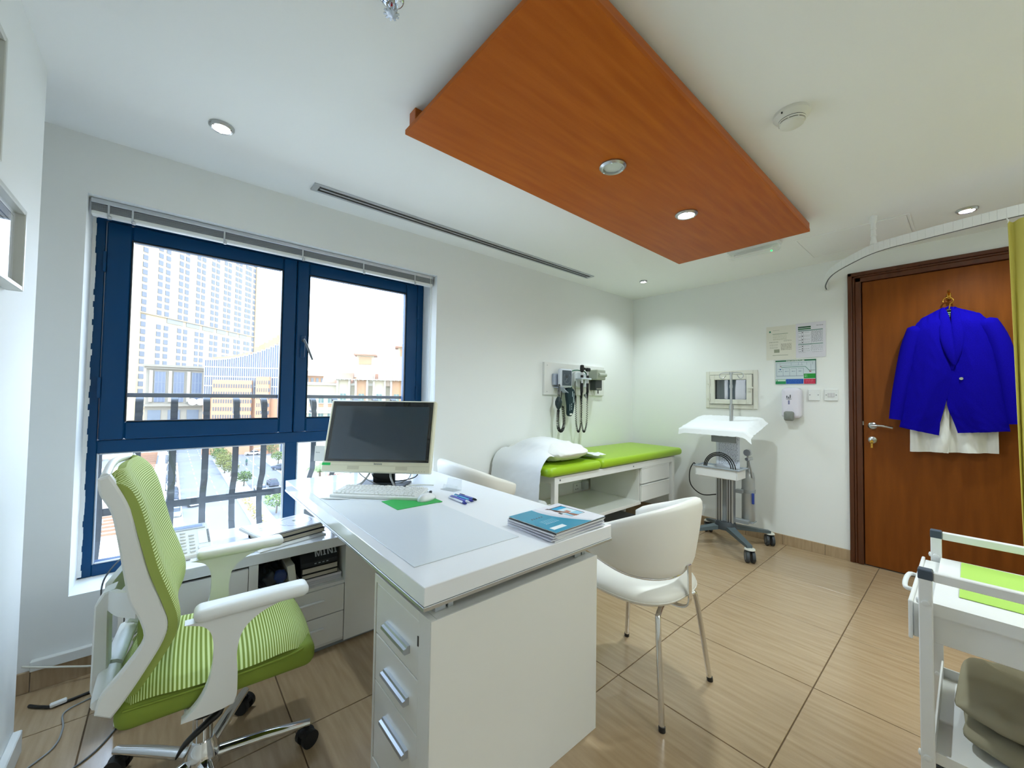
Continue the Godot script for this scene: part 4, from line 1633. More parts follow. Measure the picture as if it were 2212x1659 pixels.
func desk_and_cabinet() -> void:
	var d := thing("desk", "large white gloss desk with a drawer pedestal under one end", "desk", Vector3(-3.13, 0, 0.85))
	# local x -0.40..0.395, z -0.80..0.79
	var st := ns()
	bx(st, -0.40, 0.395, 0.703, DT, -0.80, 0.785, 0.0015)
	obj("desktop", st, M.gloss_white, d)
	st = ns()
	bx(st, -0.402, 0.397, 0.692, 0.7025, -0.802, 0.787, 0.001)
	obj("edge_strip", st, M.aluminium, d, "grey metal edging under the desktop")
	st = ns()
	bx(st, -0.343, 0.344, 0.0, 0.640, 0.385, 0.752, 0.0015)
	obj("pedestal", st, M.lacquer, d)
	st = ns()
	bx(st, -0.362, 0.346, 0.0, 0.641, 0.7525, 0.7565, 0.001)
	bx(st, -0.362, -0.3435, 0.0, 0.641, 0.69, 0.752, 0.001)
	bx(st, -0.362, -0.3435, 0.0, 0.641, 0.379, 0.392, 0.001)
	bx(st, -0.362, -0.3435, 0.615, 0.641, 0.392, 0.69, 0.001)
	bx(st, -0.362, -0.3435, 0.0, 0.05, 0.392, 0.69, 0.001)
	obj("pedestal_casing", st, M.lacquer, d)
	for q in [[0.453, 0.612, 0.513], [0.303, 0.450, 0.369], [0.053, 0.300, 0.222]]:
		st = ns()
		bx(st, -0.360, -0.342, q[0], q[1], 0.395, 0.687, 0.0015)
		var dr := obj("drawer", st, M.lacquer, d)
		st = ns()
		var prof := PackedVector2Array([Vector2(0, -0.011), Vector2(-0.017, -0.011), Vector2(-0.022, -0.004), Vector2(-0.020, 0.004), Vector2(-0.012, 0.006), Vector2(-0.009, 0.011), Vector2(0, 0.011)])
		prism(st, prof, -0.079, 0.079, Transform3D(Basis(), Vector3(-0.360, q[2], 0.558)))
		obj("handle", st, M.aluminium, dr, "aluminium bar handle")
	st = ns()
	bx(st, -0.3635, -0.361, 0.546, 0.574, 0.684, 0.690, 0.0008)
	obj("keyhole", st, M.black, d)
	for x in [-0.30, 0.29]:
		for z in [0.44, 0.70]:
			st = ns()
			bx(st, x - 0.03, x + 0.005, 0.640, 0.692, z - 0.02, z + 0.02, 0.001)
			bx(st, x + 0.012, x + 0.03, 0.640, 0.692, z - 0.02, z + 0.02, 0.001)
			obj("spacer", st, M.aluminium, d)
	for x in [-0.10, 0.25]:
		st = ns()
		bx(st, x - 0.03, x + 0.03, 0.535, 0.692, -0.70, -0.64, 0.001)
		obj("spacer", st, M.aluminium, d)
	# low cabinet under the window
	var c := thing("low_cabinet", "low white cabinet with an open shelf and drawers under the window", "cabinet", Vector3(-3.5, 0, 0.26))
	# local x -0.65..0.70, z -0.23..0.24
	st = ns()
	bx(st, -0.66, 0.70, 0.490, 0.535, -0.225, 0.245, 0.0015)
	obj("worktop", st, M.gloss_white, c)
	st = ns()
	bx(st, -0.65, -0.635, 0.02, 0.49, -0.22, 0.238)
	bx(st, -0.25, -0.215, 0.02, 0.49, -0.22, 0.238)
	bx(st, 0.155, 0.69, 0.02, 0.49, -0.22, 0.240, 0.001)
	bx(st, -0.635, 0.155, 0.02, 0.49, -0.222, -0.21)
	bx(st, -0.635, 0.155, 0.02, 0.035, -0.21, 0.225)
	bx(st, -0.215, 0.155, 0.300, 0.315, -0.21, 0.232)
	obj("body", st, M.lacquer, c)
	st = ns()
	bx(st, -0.64, 0.68, 0.0, 0.02, -0.2, 0.215)
	obj("plinth", st, M.grey_plastic, c)
	st = ns()
	bx(st, -0.632, -0.252, 0.255, 0.478, 0.222, 0.238, 0.0015)
	obj("drawer", st, M.lacquer, c)
	st = ns()
	bx(st, -0.632, -0.252, 0.038, 0.250, 0.222, 0.238, 0.0015)
	obj("drawer", st, M.lacquer, c)
	for q in [[0.172, 0.298], [0.038, 0.168]]:
		st = ns()
		bx(st, -0.212, 0.152, q[0], q[1], 0.222, 0.239, 0.0015)
		var dr := obj("drawer", st, M.lacquer, c)
		st = ns()
		bx(st, -0.09, 0.06, (q[0] + q[1]) / 2 + 0.008, (q[0] + q[1]) / 2 + 0.016, 0.239, 0.252, 0.002)
		obj("handle", st, M.white_plastic, dr)


func desk_things() -> void:
	var st := ns()
	# clear writing mat
	bx(st, -3.495, -3.10, DT + 0.0002, DT + 0.0022, 0.262, 1.512, 0.0006)
	top("desk_mat", st, mat(rgb8(222, 228, 234), 0.16), "translucent grey-white writing mat lying along the desk edge", "desk mat")
	# all-in-one computer
	var c := thing("desktop_computer", "cream all-in-one computer with a wide black screen on the desk", "computer", Vector3(-3.145, DT, 0.475), deg_to_rad(-43.3))
	var tilt := Transform3D(Basis(Vector3.RIGHT, deg_to_rad(-16)), Vector3(-0.015, 0.083, 0.098))
	st = ns()
	box(st, Vector3(0, 0.1925, -0.02), Vector3(0.576, 0.385, 0.036), 0.006, tilt)
	box(st, Vector3(0, 0.18, -0.045), Vector3(0.42, 0.26, 0.03), 0.012, tilt)
	var body := obj("housing", st, M.cream_plastic, c)
	st = ns()
	box(st, Vector3(0, 0.216, -0.0005), Vector3(0.548, 0.322, 0.004), 0.001, tilt)
	var scr := obj("screen", st, mat(rgb8(7, 9, 12), 0.035, 0.0, 0.7), c)
	st = ns()
	box(st, Vector3(0, 0.209, 0.00165), Vector3(0.512, 0.284, 0.0006), 0, tilt)
	obj("display", st, mat(rgb8(38, 54, 66), 0.05, 0.0, 0.7), scr, "switched-off dark grey display")
	st = ns()
	lathe(st, [Vector2(0, 0.001), Vector2(0.004, 0.0005), Vector2(0.004, -0.001)], 12, tilt * Transform3D(Basis(Vector3.RIGHT, PI / 2), Vector3(0, 0.366, 0.0016)))
	obj("webcam", st, M.dark_grey, scr)
	for x in [-0.118, 0.135]:
		st = ns()
		box(st, Vector3(x, 0.024, -0.0018), Vector3(0.062, 0.018, 0.001), 0, tilt)
		obj("speaker_grille", st, mat(rgb8(206, 200, 176), 0.7), body)
	st = ns()
	box(st, Vector3(0, 0.036, -0.0018), Vector3(0.56, 0.0012, 0.001), 0, tilt)
	for k in 5: box(st, Vector3(0.20 + k * 0.014, 0.010, -0.0018), Vector3(0.006, 0.003, 0.001), 0, tilt)
	obj("chin_line", st, mat(rgb8(196, 190, 166), 0.6), body)
	st = ns()
	box(st, Vector3(-0.262, 0.040, -0.0016), Vector3(0.044, 0.013, 0.001), 0, tilt)
	obj("sticker", st, mat(rgb8(32, 196, 96), 0.5), body, "green energy sticker")
	lettering("lenovo", 0.010, M.mid_grey, body, tilt * Transform3D(Basis(), Vector3(0.01, 0.0445, -0.0014)), "logo", true)
	st = ns()
	bar(st, Vector3(0, 0.012, 0.0), Vector3(0, 0.17, 0.02), 0.12, 0.014, 0.004)
	obj("stand_neck", st, M.black, c)
	st = ns()
	cushion(st, Vector3(0, 0.006, 0.015), Vector3(0.26, 0.012, 0.17), 0.005, 0.001)
	obj("stand_foot", st, M.dark_grey, c)
	st = ns()
	for e in [-1, 1]:
		tube(st, smooth_path([Vector3(e * 0.05, 0.11, 0.03), Vector3(e * 0.06, 0.06, 0.075), Vector3(e * 0.10, 0.008, 0.11)], 5), 0.005, 8)
	obj("stand_prop", st, M.steel, c)
	# card tucked at the monitor's edge
	st = ns()
	var R := Vector3(0.728, 0, 0.685)
	card(st, Vector3(-3.432, 0.925, 0.318), R * 0.052, Vector3(0.006, 0.078, -0.008), 0.0006)
	var cd := top("business_card", st, M.paper, "small pale business card stuck to the computer's edge", "card")
	lettering("Name", 0.006, M.mid_grey, cd, facing(R, Vector3(0.006, 0.078, -0.008), Vector3(-3.440, 0.932, 0.3195)), "print", false, 0.0003)
	# keyboard
	var k := thing("keyboard", "white computer keyboard in front of the screen", "keyboard", Vector3(-3.252, DT + 0.0022, 0.682), deg_to_rad(-46))
	var kt := Transform3D(Basis(Vector3.RIGHT, deg_to_rad(4)), Vector3(0, 0.0035, 0))
	st = ns()
	box(st, Vector3(0, 0.009, 0), Vector3(0.425, 0.017, 0.155), 0.004, kt)
	obj("case", st, M.white_plastic, k)
	var kw := {}
	for row in 6:
		var x := -0.203
		var z := -0.062 + row * 0.0225 + (0.004 if row > 0 else 0.0)
		while x < 0.19:
			var w := 0.0175
			if row == 5 and x > -0.12 and x < -0.05: w = 0.10
			elif row in [2, 3, 4] and x < -0.19: w = 0.028
			if absf(x - 0.085) < 0.008 or absf(x - 0.125) < 0.005: x += 0.010
			var key := "%.4f" % w
			if not kw.has(key):
				var s2 := ns()
				box(s2, Vector3.ZERO, Vector3(w, 0.007, 0.0175 if row > 0 else 0.015), 0.0022)
				kw[key] = done(s2)
			var o := put("key", kw[key], M.white_plastic, k)
			o.transform = kt * Transform3D(Basis(), Vector3(x + w / 2, 0.020, z))
			x += w + 0.0022
	# mouse pad, mouse and its cable
	st = ns()
	bx(st, -3.295, -3.078, DT + 0.0024, DT + 0.0044, 0.800, 0.967, 0.0006)
	top("mouse_pad", st, mat(rgb8(52, 176, 84), 0.6), "plain green mouse pad on the desk", "mouse pad")
	var mo := thing("computer_mouse", "white computer mouse on the green pad", "mouse", Vector3(-3.118, DT + 0.0045, 0.892), deg_to_rad(28))
	st = ns()
	blob(st, func(u, v):
		var a: float = u * TAU
		var e: float = v * PI
		var p := Vector3(-cos(e) * 0.056, 0.0, 0.0)
		var rr: float = pow(sin(e), 0.75)
		var lift: float = 0.034 + 0.008 * cos(e + 0.6)
		return p + Vector3(0, maxf(0.0, sin(a)) * rr * lift, cos(a) * rr * 0.031), 24, 14)
	obj("shell", st, M.gloss_white, mo)
	st = ns()
	tube(st, [Vector3(0.032, 0.026, -0.004), Vector3(0.032, 0.026, 0.004)], 0.007, 10)
	obj("wheel", st, M.dark_grey, mo)
	st = ns()
	tube(st, smooth_path([Vector3(-3.066, 0.765, 0.866), Vector3(-3.045, 0.757, 0.82), Vector3(-3.04, 0.756, 0.76), Vector3(-3.09, 0.756, 0.68), Vector3(-3.13, 0.756, 0.60), Vector3(-3.14, 0.757, 0.52)], 6), 0.0022, 7)
	top("mouse_cable", st, M.off_white, "thin white mouse cable curling on the desk", "cable")
	for q in [[[Vector3(-3.30, 0.757, 0.42), Vector3(-3.22, 0.765, 0.50), Vector3(-3.13, 0.757, 0.575), Vector3(-3.02, 0.757, 0.60), Vector3(-2.95, 0.757, 0.66)], M.off_white, "white cable lying behind the keyboard"],
		[[Vector3(-3.27, 0.86, 0.33), Vector3(-3.24, 0.80, 0.42), Vector3(-3.17, 0.759, 0.52), Vector3(-3.05, 0.772, 0.53), Vector3(-3.0, 0.80, 0.50)], M.grey_plastic, "grey cable looping under the computer"],
		[[Vector3(-3.18, 0.85, 0.38), Vector3(-3.19, 0.79, 0.455), Vector3(-3.10, 0.775, 0.52), Vector3(-3.0, 0.79, 0.55), Vector3(-2.96, 0.84, 0.52)], M.black, "black cable looping under the computer"],
		[[Vector3(-3.21, 0.757, 0.545), Vector3(-3.18, 0.763, 0.56), Vector3(-3.20, 0.768, 0.59), Vector3(-3.15, 0.762, 0.60), Vector3(-3.17, 0.770, 0.575), Vector3(-3.11, 0.758, 0.625)], M.off_white, "bundled white cable coil in front of the computer foot"]]:
		st = ns()
		tube(st, smooth_path(q[0], 6), 0.003, 7)
		top("computer_cable", st, q[1], q[2], "cable")
	# plastic knife
	st = ns()
	tube(st, [Vector3(-3.494, DT + 0.0056, 0.586), Vector3(-3.47, DT + 0.0066, 0.607), Vector3(-3.43, DT + 0.0062, 0.642), Vector3(-3.393, DT + 0.0052, 0.674)], [0.0035, 0.009, 0.0075, 0.003], 8, false, 0.4)
	top("plastic_knife", st, M.white_plastic, "white disposable plastic knife in front of the keyboard", "cutlery")
	# pens
	var pens := [[-3.016, 0.925, -3.018, 1.072, rgb8(228, 232, 244), rgb8(30, 44, 150), "clear white ballpoint pen with a dark blue end, outermost of the pens"], [-2.998, 0.915, -2.992, 1.06, rgb8(60, 66, 190), rgb8(232, 236, 246), "violet-blue ballpoint pen lying between the other pens"], [-2.976, 0.908, -2.970, 1.055, rgb8(24, 160, 206), rgb8(20, 30, 150), "turquoise ballpoint pen among the pens on the desk"], [-2.954, 0.918, -2.944, 1.045, rgb8(34, 60, 168), rgb8(16, 20, 40), "dark blue ballpoint pen with a black tip on the desk"]]
	for q in pens:
		var a := Vector3(q[0], DT + 0.0055, q[1])
		var b := Vector3(q[2], DT + 0.0055, q[3])
		var p := thing("ballpoint_pen", q[6], "pen", a, 0.0, "pens on the desk")
		st = ns()
		tube(st, [Vector3.ZERO, (b - a) * 0.8], [0.0055, 0.0055], 10)
		obj("barrel", st, mat(q[4], 0.2), p)
		st = ns()
		tube(st, [(b - a) * 0.8, (b - a) * 0.92, b - a], [0.0056, 0.005, 0.0018], 10)
		obj("tip", st, mat(q[5], 0.25), p)
		st = ns()
		bar(st, Vector3(0, 0.0066, 0.004), (b - a) * 0.30 + Vector3(0, 0.0066, 0), 0.003, 0.0015)
		obj("clip", st, mat(q[5], 0.25), p)
	# acrylic card holder
	var h := thing("card_holder", "empty clear acrylic card holder on the desk edge", "card holder", Vector3(-2.92, DT, 0.785), deg_to_rad(-76))
	st = ns()
	var zz := PackedVector2Array([Vector2(-0.028, 0.0), Vector2(0.03, 0.0), Vector2(0.03, 0.003), Vector2(0.012, 0.003), Vector2(0.004, 0.024), Vector2(0.001, 0.023), Vector2(0.008, 0.003), Vector2(-0.010, 0.003), Vector2(-0.026, 0.052), Vector2(-0.029, 0.051)])
	prism(st, zz, -0.048, 0.048, Transform3D(Basis(Vector3(0, 0, 1), Vector3.UP, Vector3(1, 0, 0)), Vector3.ZERO))
	obj("body", st, M.acrylic, h)
	# stack of magazines, each one a thing
	var tones := [rgb8(226, 226, 236), rgb8(214, 214, 226), rgb8(232, 232, 238), rgb8(206, 206, 216), rgb8(222, 222, 232), rgb8(230, 230, 236), rgb8(60, 64, 68), rgb8(226, 230, 236)]
	var marks := ["lowest white magazine of the stack on the desk corner", "second white magazine up in the stack on the desk corner", "third magazine up in the stack on the desk corner", "grey-edged fourth magazine in the stack on the desk corner", "fifth magazine up in the stack on the desk corner", "sixth magazine up in the stack on the desk corner", "dark-backed magazine just below the turquoise cover"]
	var y := DT + 0.0003
	for i in 7:
		var m := thing("magazine", marks[i], "magazine", Vector3(-2.905 + [0.0, -0.006, 0.006, -0.004, 0.004, -0.002, 0.002][i], y, 1.508 + [0.0, 0.004, -0.004, 0.002, -0.006, 0.0, 0.003][i]), deg_to_rad([2.0, -1.5, 4.0, 0.5, 3.0, 1.0, 2.0][i]), "magazines stacked on the desk corner")
		st = ns()
		box(st, Vector3(0, 0.0018, 0), Vector3(0.285, 0.0034, 0.232), 0.0006)
		obj("pages", st, M.paper, m)
		st = ns()
		box(st, Vector3(0, 0.0037, 0), Vector3(0.287, 0.0004, 0.234))
		box(st, Vector3(-0.1430, 0.0018, 0), Vector3(0.0008, 0.0036, 0.234))
		obj("cover", st, mat(tones[i], 0.25), m)
		y += 0.0042
	var tm := thing("magazine", "top magazine with a turquoise cover and a photograph of a tablet", "magazine", Vector3(-2.903, y, 1.510), deg_to_rad(2.5))
	st = ns()
	box(st, Vector3(0, 0.0018, 0), Vector3(0.283, 0.0034, 0.230), 0.0006)
	obj("pages", st, M.paper, tm)
	st = ns()
	card(st, Vector3(0, 0.0038, 0), Vector3(0, 0, -0.234), Vector3(-0.287, 0, 0), 0.0006)
	obj("cover", st, cover_print(), tm)


func cover_print() -> StandardMaterial3D:
	# right edge of the print = towards the window; its top edge = towards the office chair
	var w := 212
	var h := 284
	var img := Image.create(w, h, false, Image.FORMAT_RGB8)
	img.fill(rgb8(232, 230, 238))
	var teal := rgb8(8, 142, 178)
	for y in h:
		for x in w:
			var u := float(x) / w
			var v := float(y) / h
			# turquoise field with a curved edge towards the photograph
			if v < 0.50 + 0.20 * (1.0 - u) - 0.14 * sin(u * 2.6): img.set_pixel(x, y, teal)
			elif v < 0.56 + 0.20 * (1.0 - u) - 0.10 * sin(u * 2.6): img.set_pixel(x, y, rgb8(216, 216, 226))
	var ink := func(x0: float, y0: float, x1: float, y1: float, c: Color): img.fill_rect(Rect2i(int(x0 * w), int(y0 * h), int((x1 - x0) * w), int((y1 - y0) * h)), c)
	ink.call(0.10, 0.06, 0.20, 0.30, rgb8(240, 246, 248))
	for k in 6:
		for e in 9: ink.call(0.34 + k * 0.028, 0.14 + e * 0.028, 0.345 + k * 0.028 + 0.008, 0.14 + e * 0.028 + 0.02, rgb8(150, 214, 230) if k else rgb8(238, 248, 250))
	for k in 5: ink.call(0.62, 0.12 + k * 0.045, 0.66, 0.12 + k * 0.045 + 0.028, rgb8(12, 70, 100))
	ink.call(0.34, 0.64, 0.86, 0.93, rgb8(24, 34, 44))
	ink.call(0.35, 0.645, 0.84, 0.915, rgb8(214, 236, 246))
	ink.call(0.72, 0.645, 0.84, 0.915, rgb8(46, 168, 216))
	ink.call(0.36, 0.65, 0.50, 0.91, rgb8(150, 208, 234))
	ink.call(0.52, 0.74, 0.62, 0.82, rgb8(196, 130, 110))
	for k in 60:
		var u := 0.86 - k * 0.009
		ink.call(u, 0.60 + 0.0022 * k + 0.02 * sin(k * 0.2), u + 0.03, 0.66 + 0.0022 * k, rgb8(150, 92, 70) if k > 26 else rgb8(90, 60, 54))
	ink.call(0.52, 0.60, 0.60, 0.64, rgb8(30, 26, 30))
	var m := mat(Color.WHITE, 0.22)
	m.albedo_texture = ImageTexture.create_from_image(img)
	return m


# ---------------------------------------------------------------- on and in the low cabinet
func cabinet_things() -> void:
	var y0 := 0.5352
	# desk telephone
	var p := thing("desk_telephone", "white office telephone with a keypad on the low cabinet", "telephone", Vector3(-3.975, y0, 0.30), deg_to_rad(2))
	var t := Transform3D(Basis(Vector3.RIGHT, deg_to_rad(20)), Vector3(0, 0.046, 0.0))
	var st := ns()
	box(st, Vector3(0, 0, 0), Vector3(0.200, 0.022, 0.225), 0.006, t)
	var case_ := obj("case", st, M.off_white, p)
	st = ns()
	for x in [-0.08, 0.08]:
		bar(st, Vector3(x, 0.0, -0.085), Vector3(x, 0.075, -0.085), 0.02, 0.03)
		bar(st, Vector3(x, 0.0, 0.085), Vector3(x, 0.015, 0.085), 0.02, 0.02)
	obj("foot", st, M.black, p)
	st = ns()
	box(st, Vector3(0.02, 0.012, -0.088), Vector3(0.135, 0.006, 0.036), 0.002, t)
	var dp := obj("display_bezel", st, mat(rgb8(196, 202, 208), 0.4), case_)
	st = ns()
	box(st, Vector3(0.02, 0.0155, -0.088), Vector3(0.115, 0.001, 0.018), 0, t)
	obj("display", st, mat(rgb8(96, 116, 150), 0.15), dp)
	var kb := ns()
	cushion(kb, Vector3.ZERO, Vector3(0.020, 0.008, 0.011), 0.0035, 0.001)
	var km := done(kb)
	for r in 7:
		for c in 4:
			if r < 2 and c == 3 and r == 0: continue
			var o := put("button", km, M.white_plastic, case_)
			o.transform = t * Transform3D(Basis(), Vector3(-0.052 + c * 0.029, 0.0135, -0.050 + r * 0.0225))
	st = ns()
	box(st, Vector3(0.073, 0.0115, -0.005), Vector3(0.030, 0.002, 0.092), 0, t)
	obj("label_strip", st, mat(rgb8(226, 232, 244), 0.3), case_)
	for r in 11:
		st = ns()
		box(st, Vector3(0.094, 0.0122, -0.050 + r * 0.0088), Vector3(0.008, 0.004, 0.005), 0.001, t)
		obj("side_button", st, M.grey_plastic, case_)
	st = ns()
	cushion(st, Vector3(0.072, 0.013, 0.070), Vector3(0.038, 0.008, 0.022), 0.0036, 0.001, t)
	obj("speaker_button", st, M.white_plastic, case_)
	# handset along its left side
	st = ns()
	tube(st, smooth_path([t * Vector3(-0.082, 0.028, -0.10), t * Vector3(-0.082, 0.044, -0.05), t * Vector3(-0.082, 0.044, 0.05), t * Vector3(-0.082, 0.028, 0.10)], 4), 0.017, 10)
	obj("handset", st, M.off_white, p)
	# bound white report on two dark books and some loose papers
	var bt := deg_to_rad(14)
	st = ns()
	box(st, Vector3.ZERO, Vector3(0.30, 0.006, 0.235), 0.001, Transform3D(Basis(Vector3.UP, bt), Vector3(-3.595, y0 + 0.0033, 0.355)))
	top("paper_sheaf", st, M.paper, "sheaf of loose white papers under the dark books on the low cabinet", "papers")
	var bk := [[0.0068, 0.022, rgb8(22, 34, 52), 0.275, 0.195, "lower dark navy book of the pair on the low cabinet"], [0.0292, 0.020, rgb8(18, 26, 40), 0.262, 0.185, "upper dark navy book under the white bound report"]]
	for q in bk:
		var b := thing("book", q[5], "book", Vector3(-3.57, y0 + q[0], 0.335), bt)
		st = ns()
		box(st, Vector3(0.0, q[1] / 2, 0.003), Vector3(q[3] - 0.012, q[1] - 0.005, q[4] - 0.008))
		obj("pages", st, mat(rgb8(214, 206, 186), 0.8), b)
		st = ns()
		box(st, Vector3(0, 0.0013, 0), Vector3(q[3], 0.0026, q[4]), 0.0008)
		box(st, Vector3(0, q[1] - 0.0013, 0), Vector3(q[3], 0.0026, q[4]), 0.0008)
		box(st, Vector3(0, q[1] / 2, -q[4] / 2 + 0.002), Vector3(q[3], q[1], 0.004), 0.0008)
		obj("cover", st, mat(q[2], 0.4), b)
	var rp := thing("spiral_report", "white spiral-bound report with a grey oval drawing, top of the books on the low cabinet", "report", Vector3(-3.59, y0 + 0.0496, 0.325), bt)
	st = ns()
	card(st, Vector3(0, 0.0035, 0), Vector3(0.30, 0, 0), Vector3(0, 0, -0.215), 0.007)
	obj("sheets", st, report_print(), rp)
	st = ns()
	for k in 22:
		var z := -0.098 + k * 0.0093
		var ring := []
		for j in 10: ring.append(Vector3(-0.148 + 0.007 * cos(TAU * j / 10), 0.0035 + 0.007 * sin(TAU * j / 10), z))
		tube(st, ring, 0.0009, 5, true)
	obj("spiral_binding", st, M.off_white, rp)
	# clear plastic folder on the worktop
	st = ns()
	bx(st, -3.86, -3.63, y0 + 0.0003, y0 + 0.0018, 0.20, 0.485, 0.0005)
	top("plastic_folder", st, glass(Color(0.86, 0.9, 0.96), 0.25, 0.1), "clear plastic folder lying on the low cabinet", "folder")
	st = ns()
	bx(st, -4.14, -4.06, y0 + 0.0003, y0 + 0.05, 0.30, 0.46, 0.004)
	top("router_box", st, M.white_plastic, "small white box at the end of the low cabinet behind the chair", "box")
	st = ns()
	bx(st, -3.46, -3.40, y0 + 0.0003, y0 + 0.07, 0.08, 0.16, 0.003)
	top("carton", st, M.white_plastic, "little white carton on the low cabinet under the desk corner", "box")
	# inside the open shelf (shelf board at y 0.315)
	var s0 := 0.3152
	var y := s0
	for q in [[0.010, 0.20, 0.25, rgb8(216, 212, 216), "lowest pale magazine in the open shelf"], [0.011, 0.19, 0.24, rgb8(206, 204, 210), "second pale magazine in the open shelf"], [0.012, 0.185, 0.235, rgb8(222, 218, 222), "third pale magazine with a red mark in the open shelf"]]:
		st = ns()
		bx(st, -3.352 - q[1], -3.352, y, y + q[0] - 0.0006, 0.46 - q[2], 0.465, 0.0008)
		top("magazine", st, mat(q[3], 0.5), q[4], "magazine")
		y += q[0]
	for q in [[0.024, rgb8(20, 24, 28), "dark book below the black box in the open shelf"], [0.030, rgb8(16, 20, 24), "thick dark book under the black box in the open shelf"]]:
		var b := thing("book", q[2], "book", Vector3(-3.452, y, 0.35))
		st = ns()
		box(st, Vector3(0.002, q[0] / 2, 0), Vector3(0.158, q[0] - 0.007, 0.216))
		obj("pages", st, mat(rgb8(196, 190, 176), 0.8), b)
		st = ns()
		box(st, Vector3(0, 0.0015, 0), Vector3(0.165, 0.003, 0.222), 0.001)
		box(st, Vector3(0, q[0] - 0.002, 0), Vector3(0.165, 0.003, 0.222), 0.001)
		box(st, Vector3(-0.081, q[0] / 2, 0), Vector3(0.004, q[0] - 0.001, 0.222), 0.001)
		obj("cover", st, mat(q[1], 0.4), b)
		y += q[0]
	var mb := thing("black_box", "black box printed MINI lying on the books in the open shelf", "box", Vector3(-3.452, y, 0.35))
	st = ns()
	var wedge := PackedVector2Array([Vector2(-0.115, 0.0), Vector2(0.105, 0.0), Vector2(0.105, 0.022), Vector2(0.072, 0.070), Vector2(-0.115, 0.070)])
	prism(st, wedge, -0.085, 0.085, Transform3D(Basis(Vector3(0, 0, 1), Vector3.UP, Vector3(-1, 0, 0)), Vector3.ZERO), 0.002)
	obj("case", st, mat(rgb8(24, 30, 36), 0.35), mb)
	var face_up := Vector3(0, 0.048, -0.033).normalized()
	lettering("MINI", 0.032, mat(rgb8(196, 202, 208), 0.4), mb, facing(Vector3.RIGHT, face_up, Vector3(0.03, 0.052, 0.0862)), "lettering", true)
	for k in 4:
		st = ns()
		box(st, Vector3(-0.02 + k * 0.018, 0.012, 0.1062), Vector3(0.009, 0.005, 0.001))
		obj("print", st, mat(rgb8(150, 160, 168), 0.5), mb)
	# white slim box and a dark bag beside it
	st = ns()
	box(st, Vector3.ZERO, Vector3(0.032, 0.115, 0.18), 0.002, Transform3D(Basis(Vector3.BACK, deg_to_rad(8)), Vector3(-3.572, s0 + 0.062, 0.37)))
	var wb := top("slim_box", st, M.off_white, "slim white box standing beside the black box in the open shelf", "box")
	st = ns()
	box(st, Vector3(-3.566, s0 + 0.028, 0.4605), Vector3(0.014, 0.018, 0.0005))
	obj("print", st, M.mid_grey, wb)
	var bag := thing("dark_bag", "crumpled dark blue plastic bag in the open shelf", "bag", Vector3(-3.655, s0, 0.36))
	st = ns()
	var nz := FastNoiseLite.new()
	nz.seed = 9
	nz.frequency = 18.0
	blob(st, func(u, v):
		var a: float = u * TAU
		var e: float = v * PI
		var dir := Vector3(sin(e) * cos(a), -cos(e), sin(e) * sin(a))
		var q: Vector3 = dir * Vector3(0.055, 0.068, 0.095)
		q *= 1.0 + 0.28 * nz.get_noise_3dv(dir * 0.12)
		return Vector3(q.x, maxf(q.y + 0.064, 0.0), q.z), 28, 18)
	obj("plastic", st, mat(rgb8(18, 30, 44), 0.25), bag)
	st = ns()
	blob(st, func(u, v):
		var a: float = u * TAU
		var e: float = v * PI
		var dir := Vector3(sin(e) * cos(a), -cos(e), sin(e) * sin(a))
		var q: Vector3 = dir * Vector3(0.030, 0.030, 0.022)
		q *= 1.0 + 0.25 * nz.get_noise_3dv(dir * 0.1)
		return q + Vector3(0.035, 0.075, 0.082), 18, 12)
	obj("blue_wrap", st, mat(rgb8(34, 58, 110), 0.3), bag)


func report_print() -> StandardMaterial3D:
	var w := 240
	var h := 172
	var img := Image.create(w, h, false, Image.FORMAT_RGB8)
	img.fill(rgb8(232, 234, 242))
	for k in 260:
		var a := TAU * k / 260
		var x := int((0.70 + 0.24 * cos(a)) * w)
		var y := int((0.46 + 0.34 * sin(a)) * h)
		img.fill_rect(Rect2i(x, y, 4, 3), rgb8(120, 124, 148))
	img.fill_rect(Rect2i(int(0.68 * w), int(0.36 * h), int(0.10 * w), int(0.12 * h)), rgb8(156, 160, 140))
	for k in 5: img.fill_rect(Rect2i(int((0.69 + k * 0.018) * w), int(0.36 * h), 2, int(0.12 * h)), rgb8(96, 100, 96))
	for k in 24:
		img.fill_rect(Rect2i(int((0.16 + 0.03 * sin(k * 1.3)) * w), int(k / 24.0 * h), int((0.08 + 0.05 * sin(k * 0.7)) * w), 3), rgb8(160, 164, 188))
	for k in 40:
		img.fill_rect(Rect2i(int((0.34 + 0.30 * k / 40.0) * w), int((0.15 + 0.5 * absf(sin(k * 0.22))) * h), 5, 4), rgb8(196, 200, 218))
	var m := mat(Color.WHITE, 0.2)
	m.albedo_texture = ImageTexture.create_from_image(img)
	return m


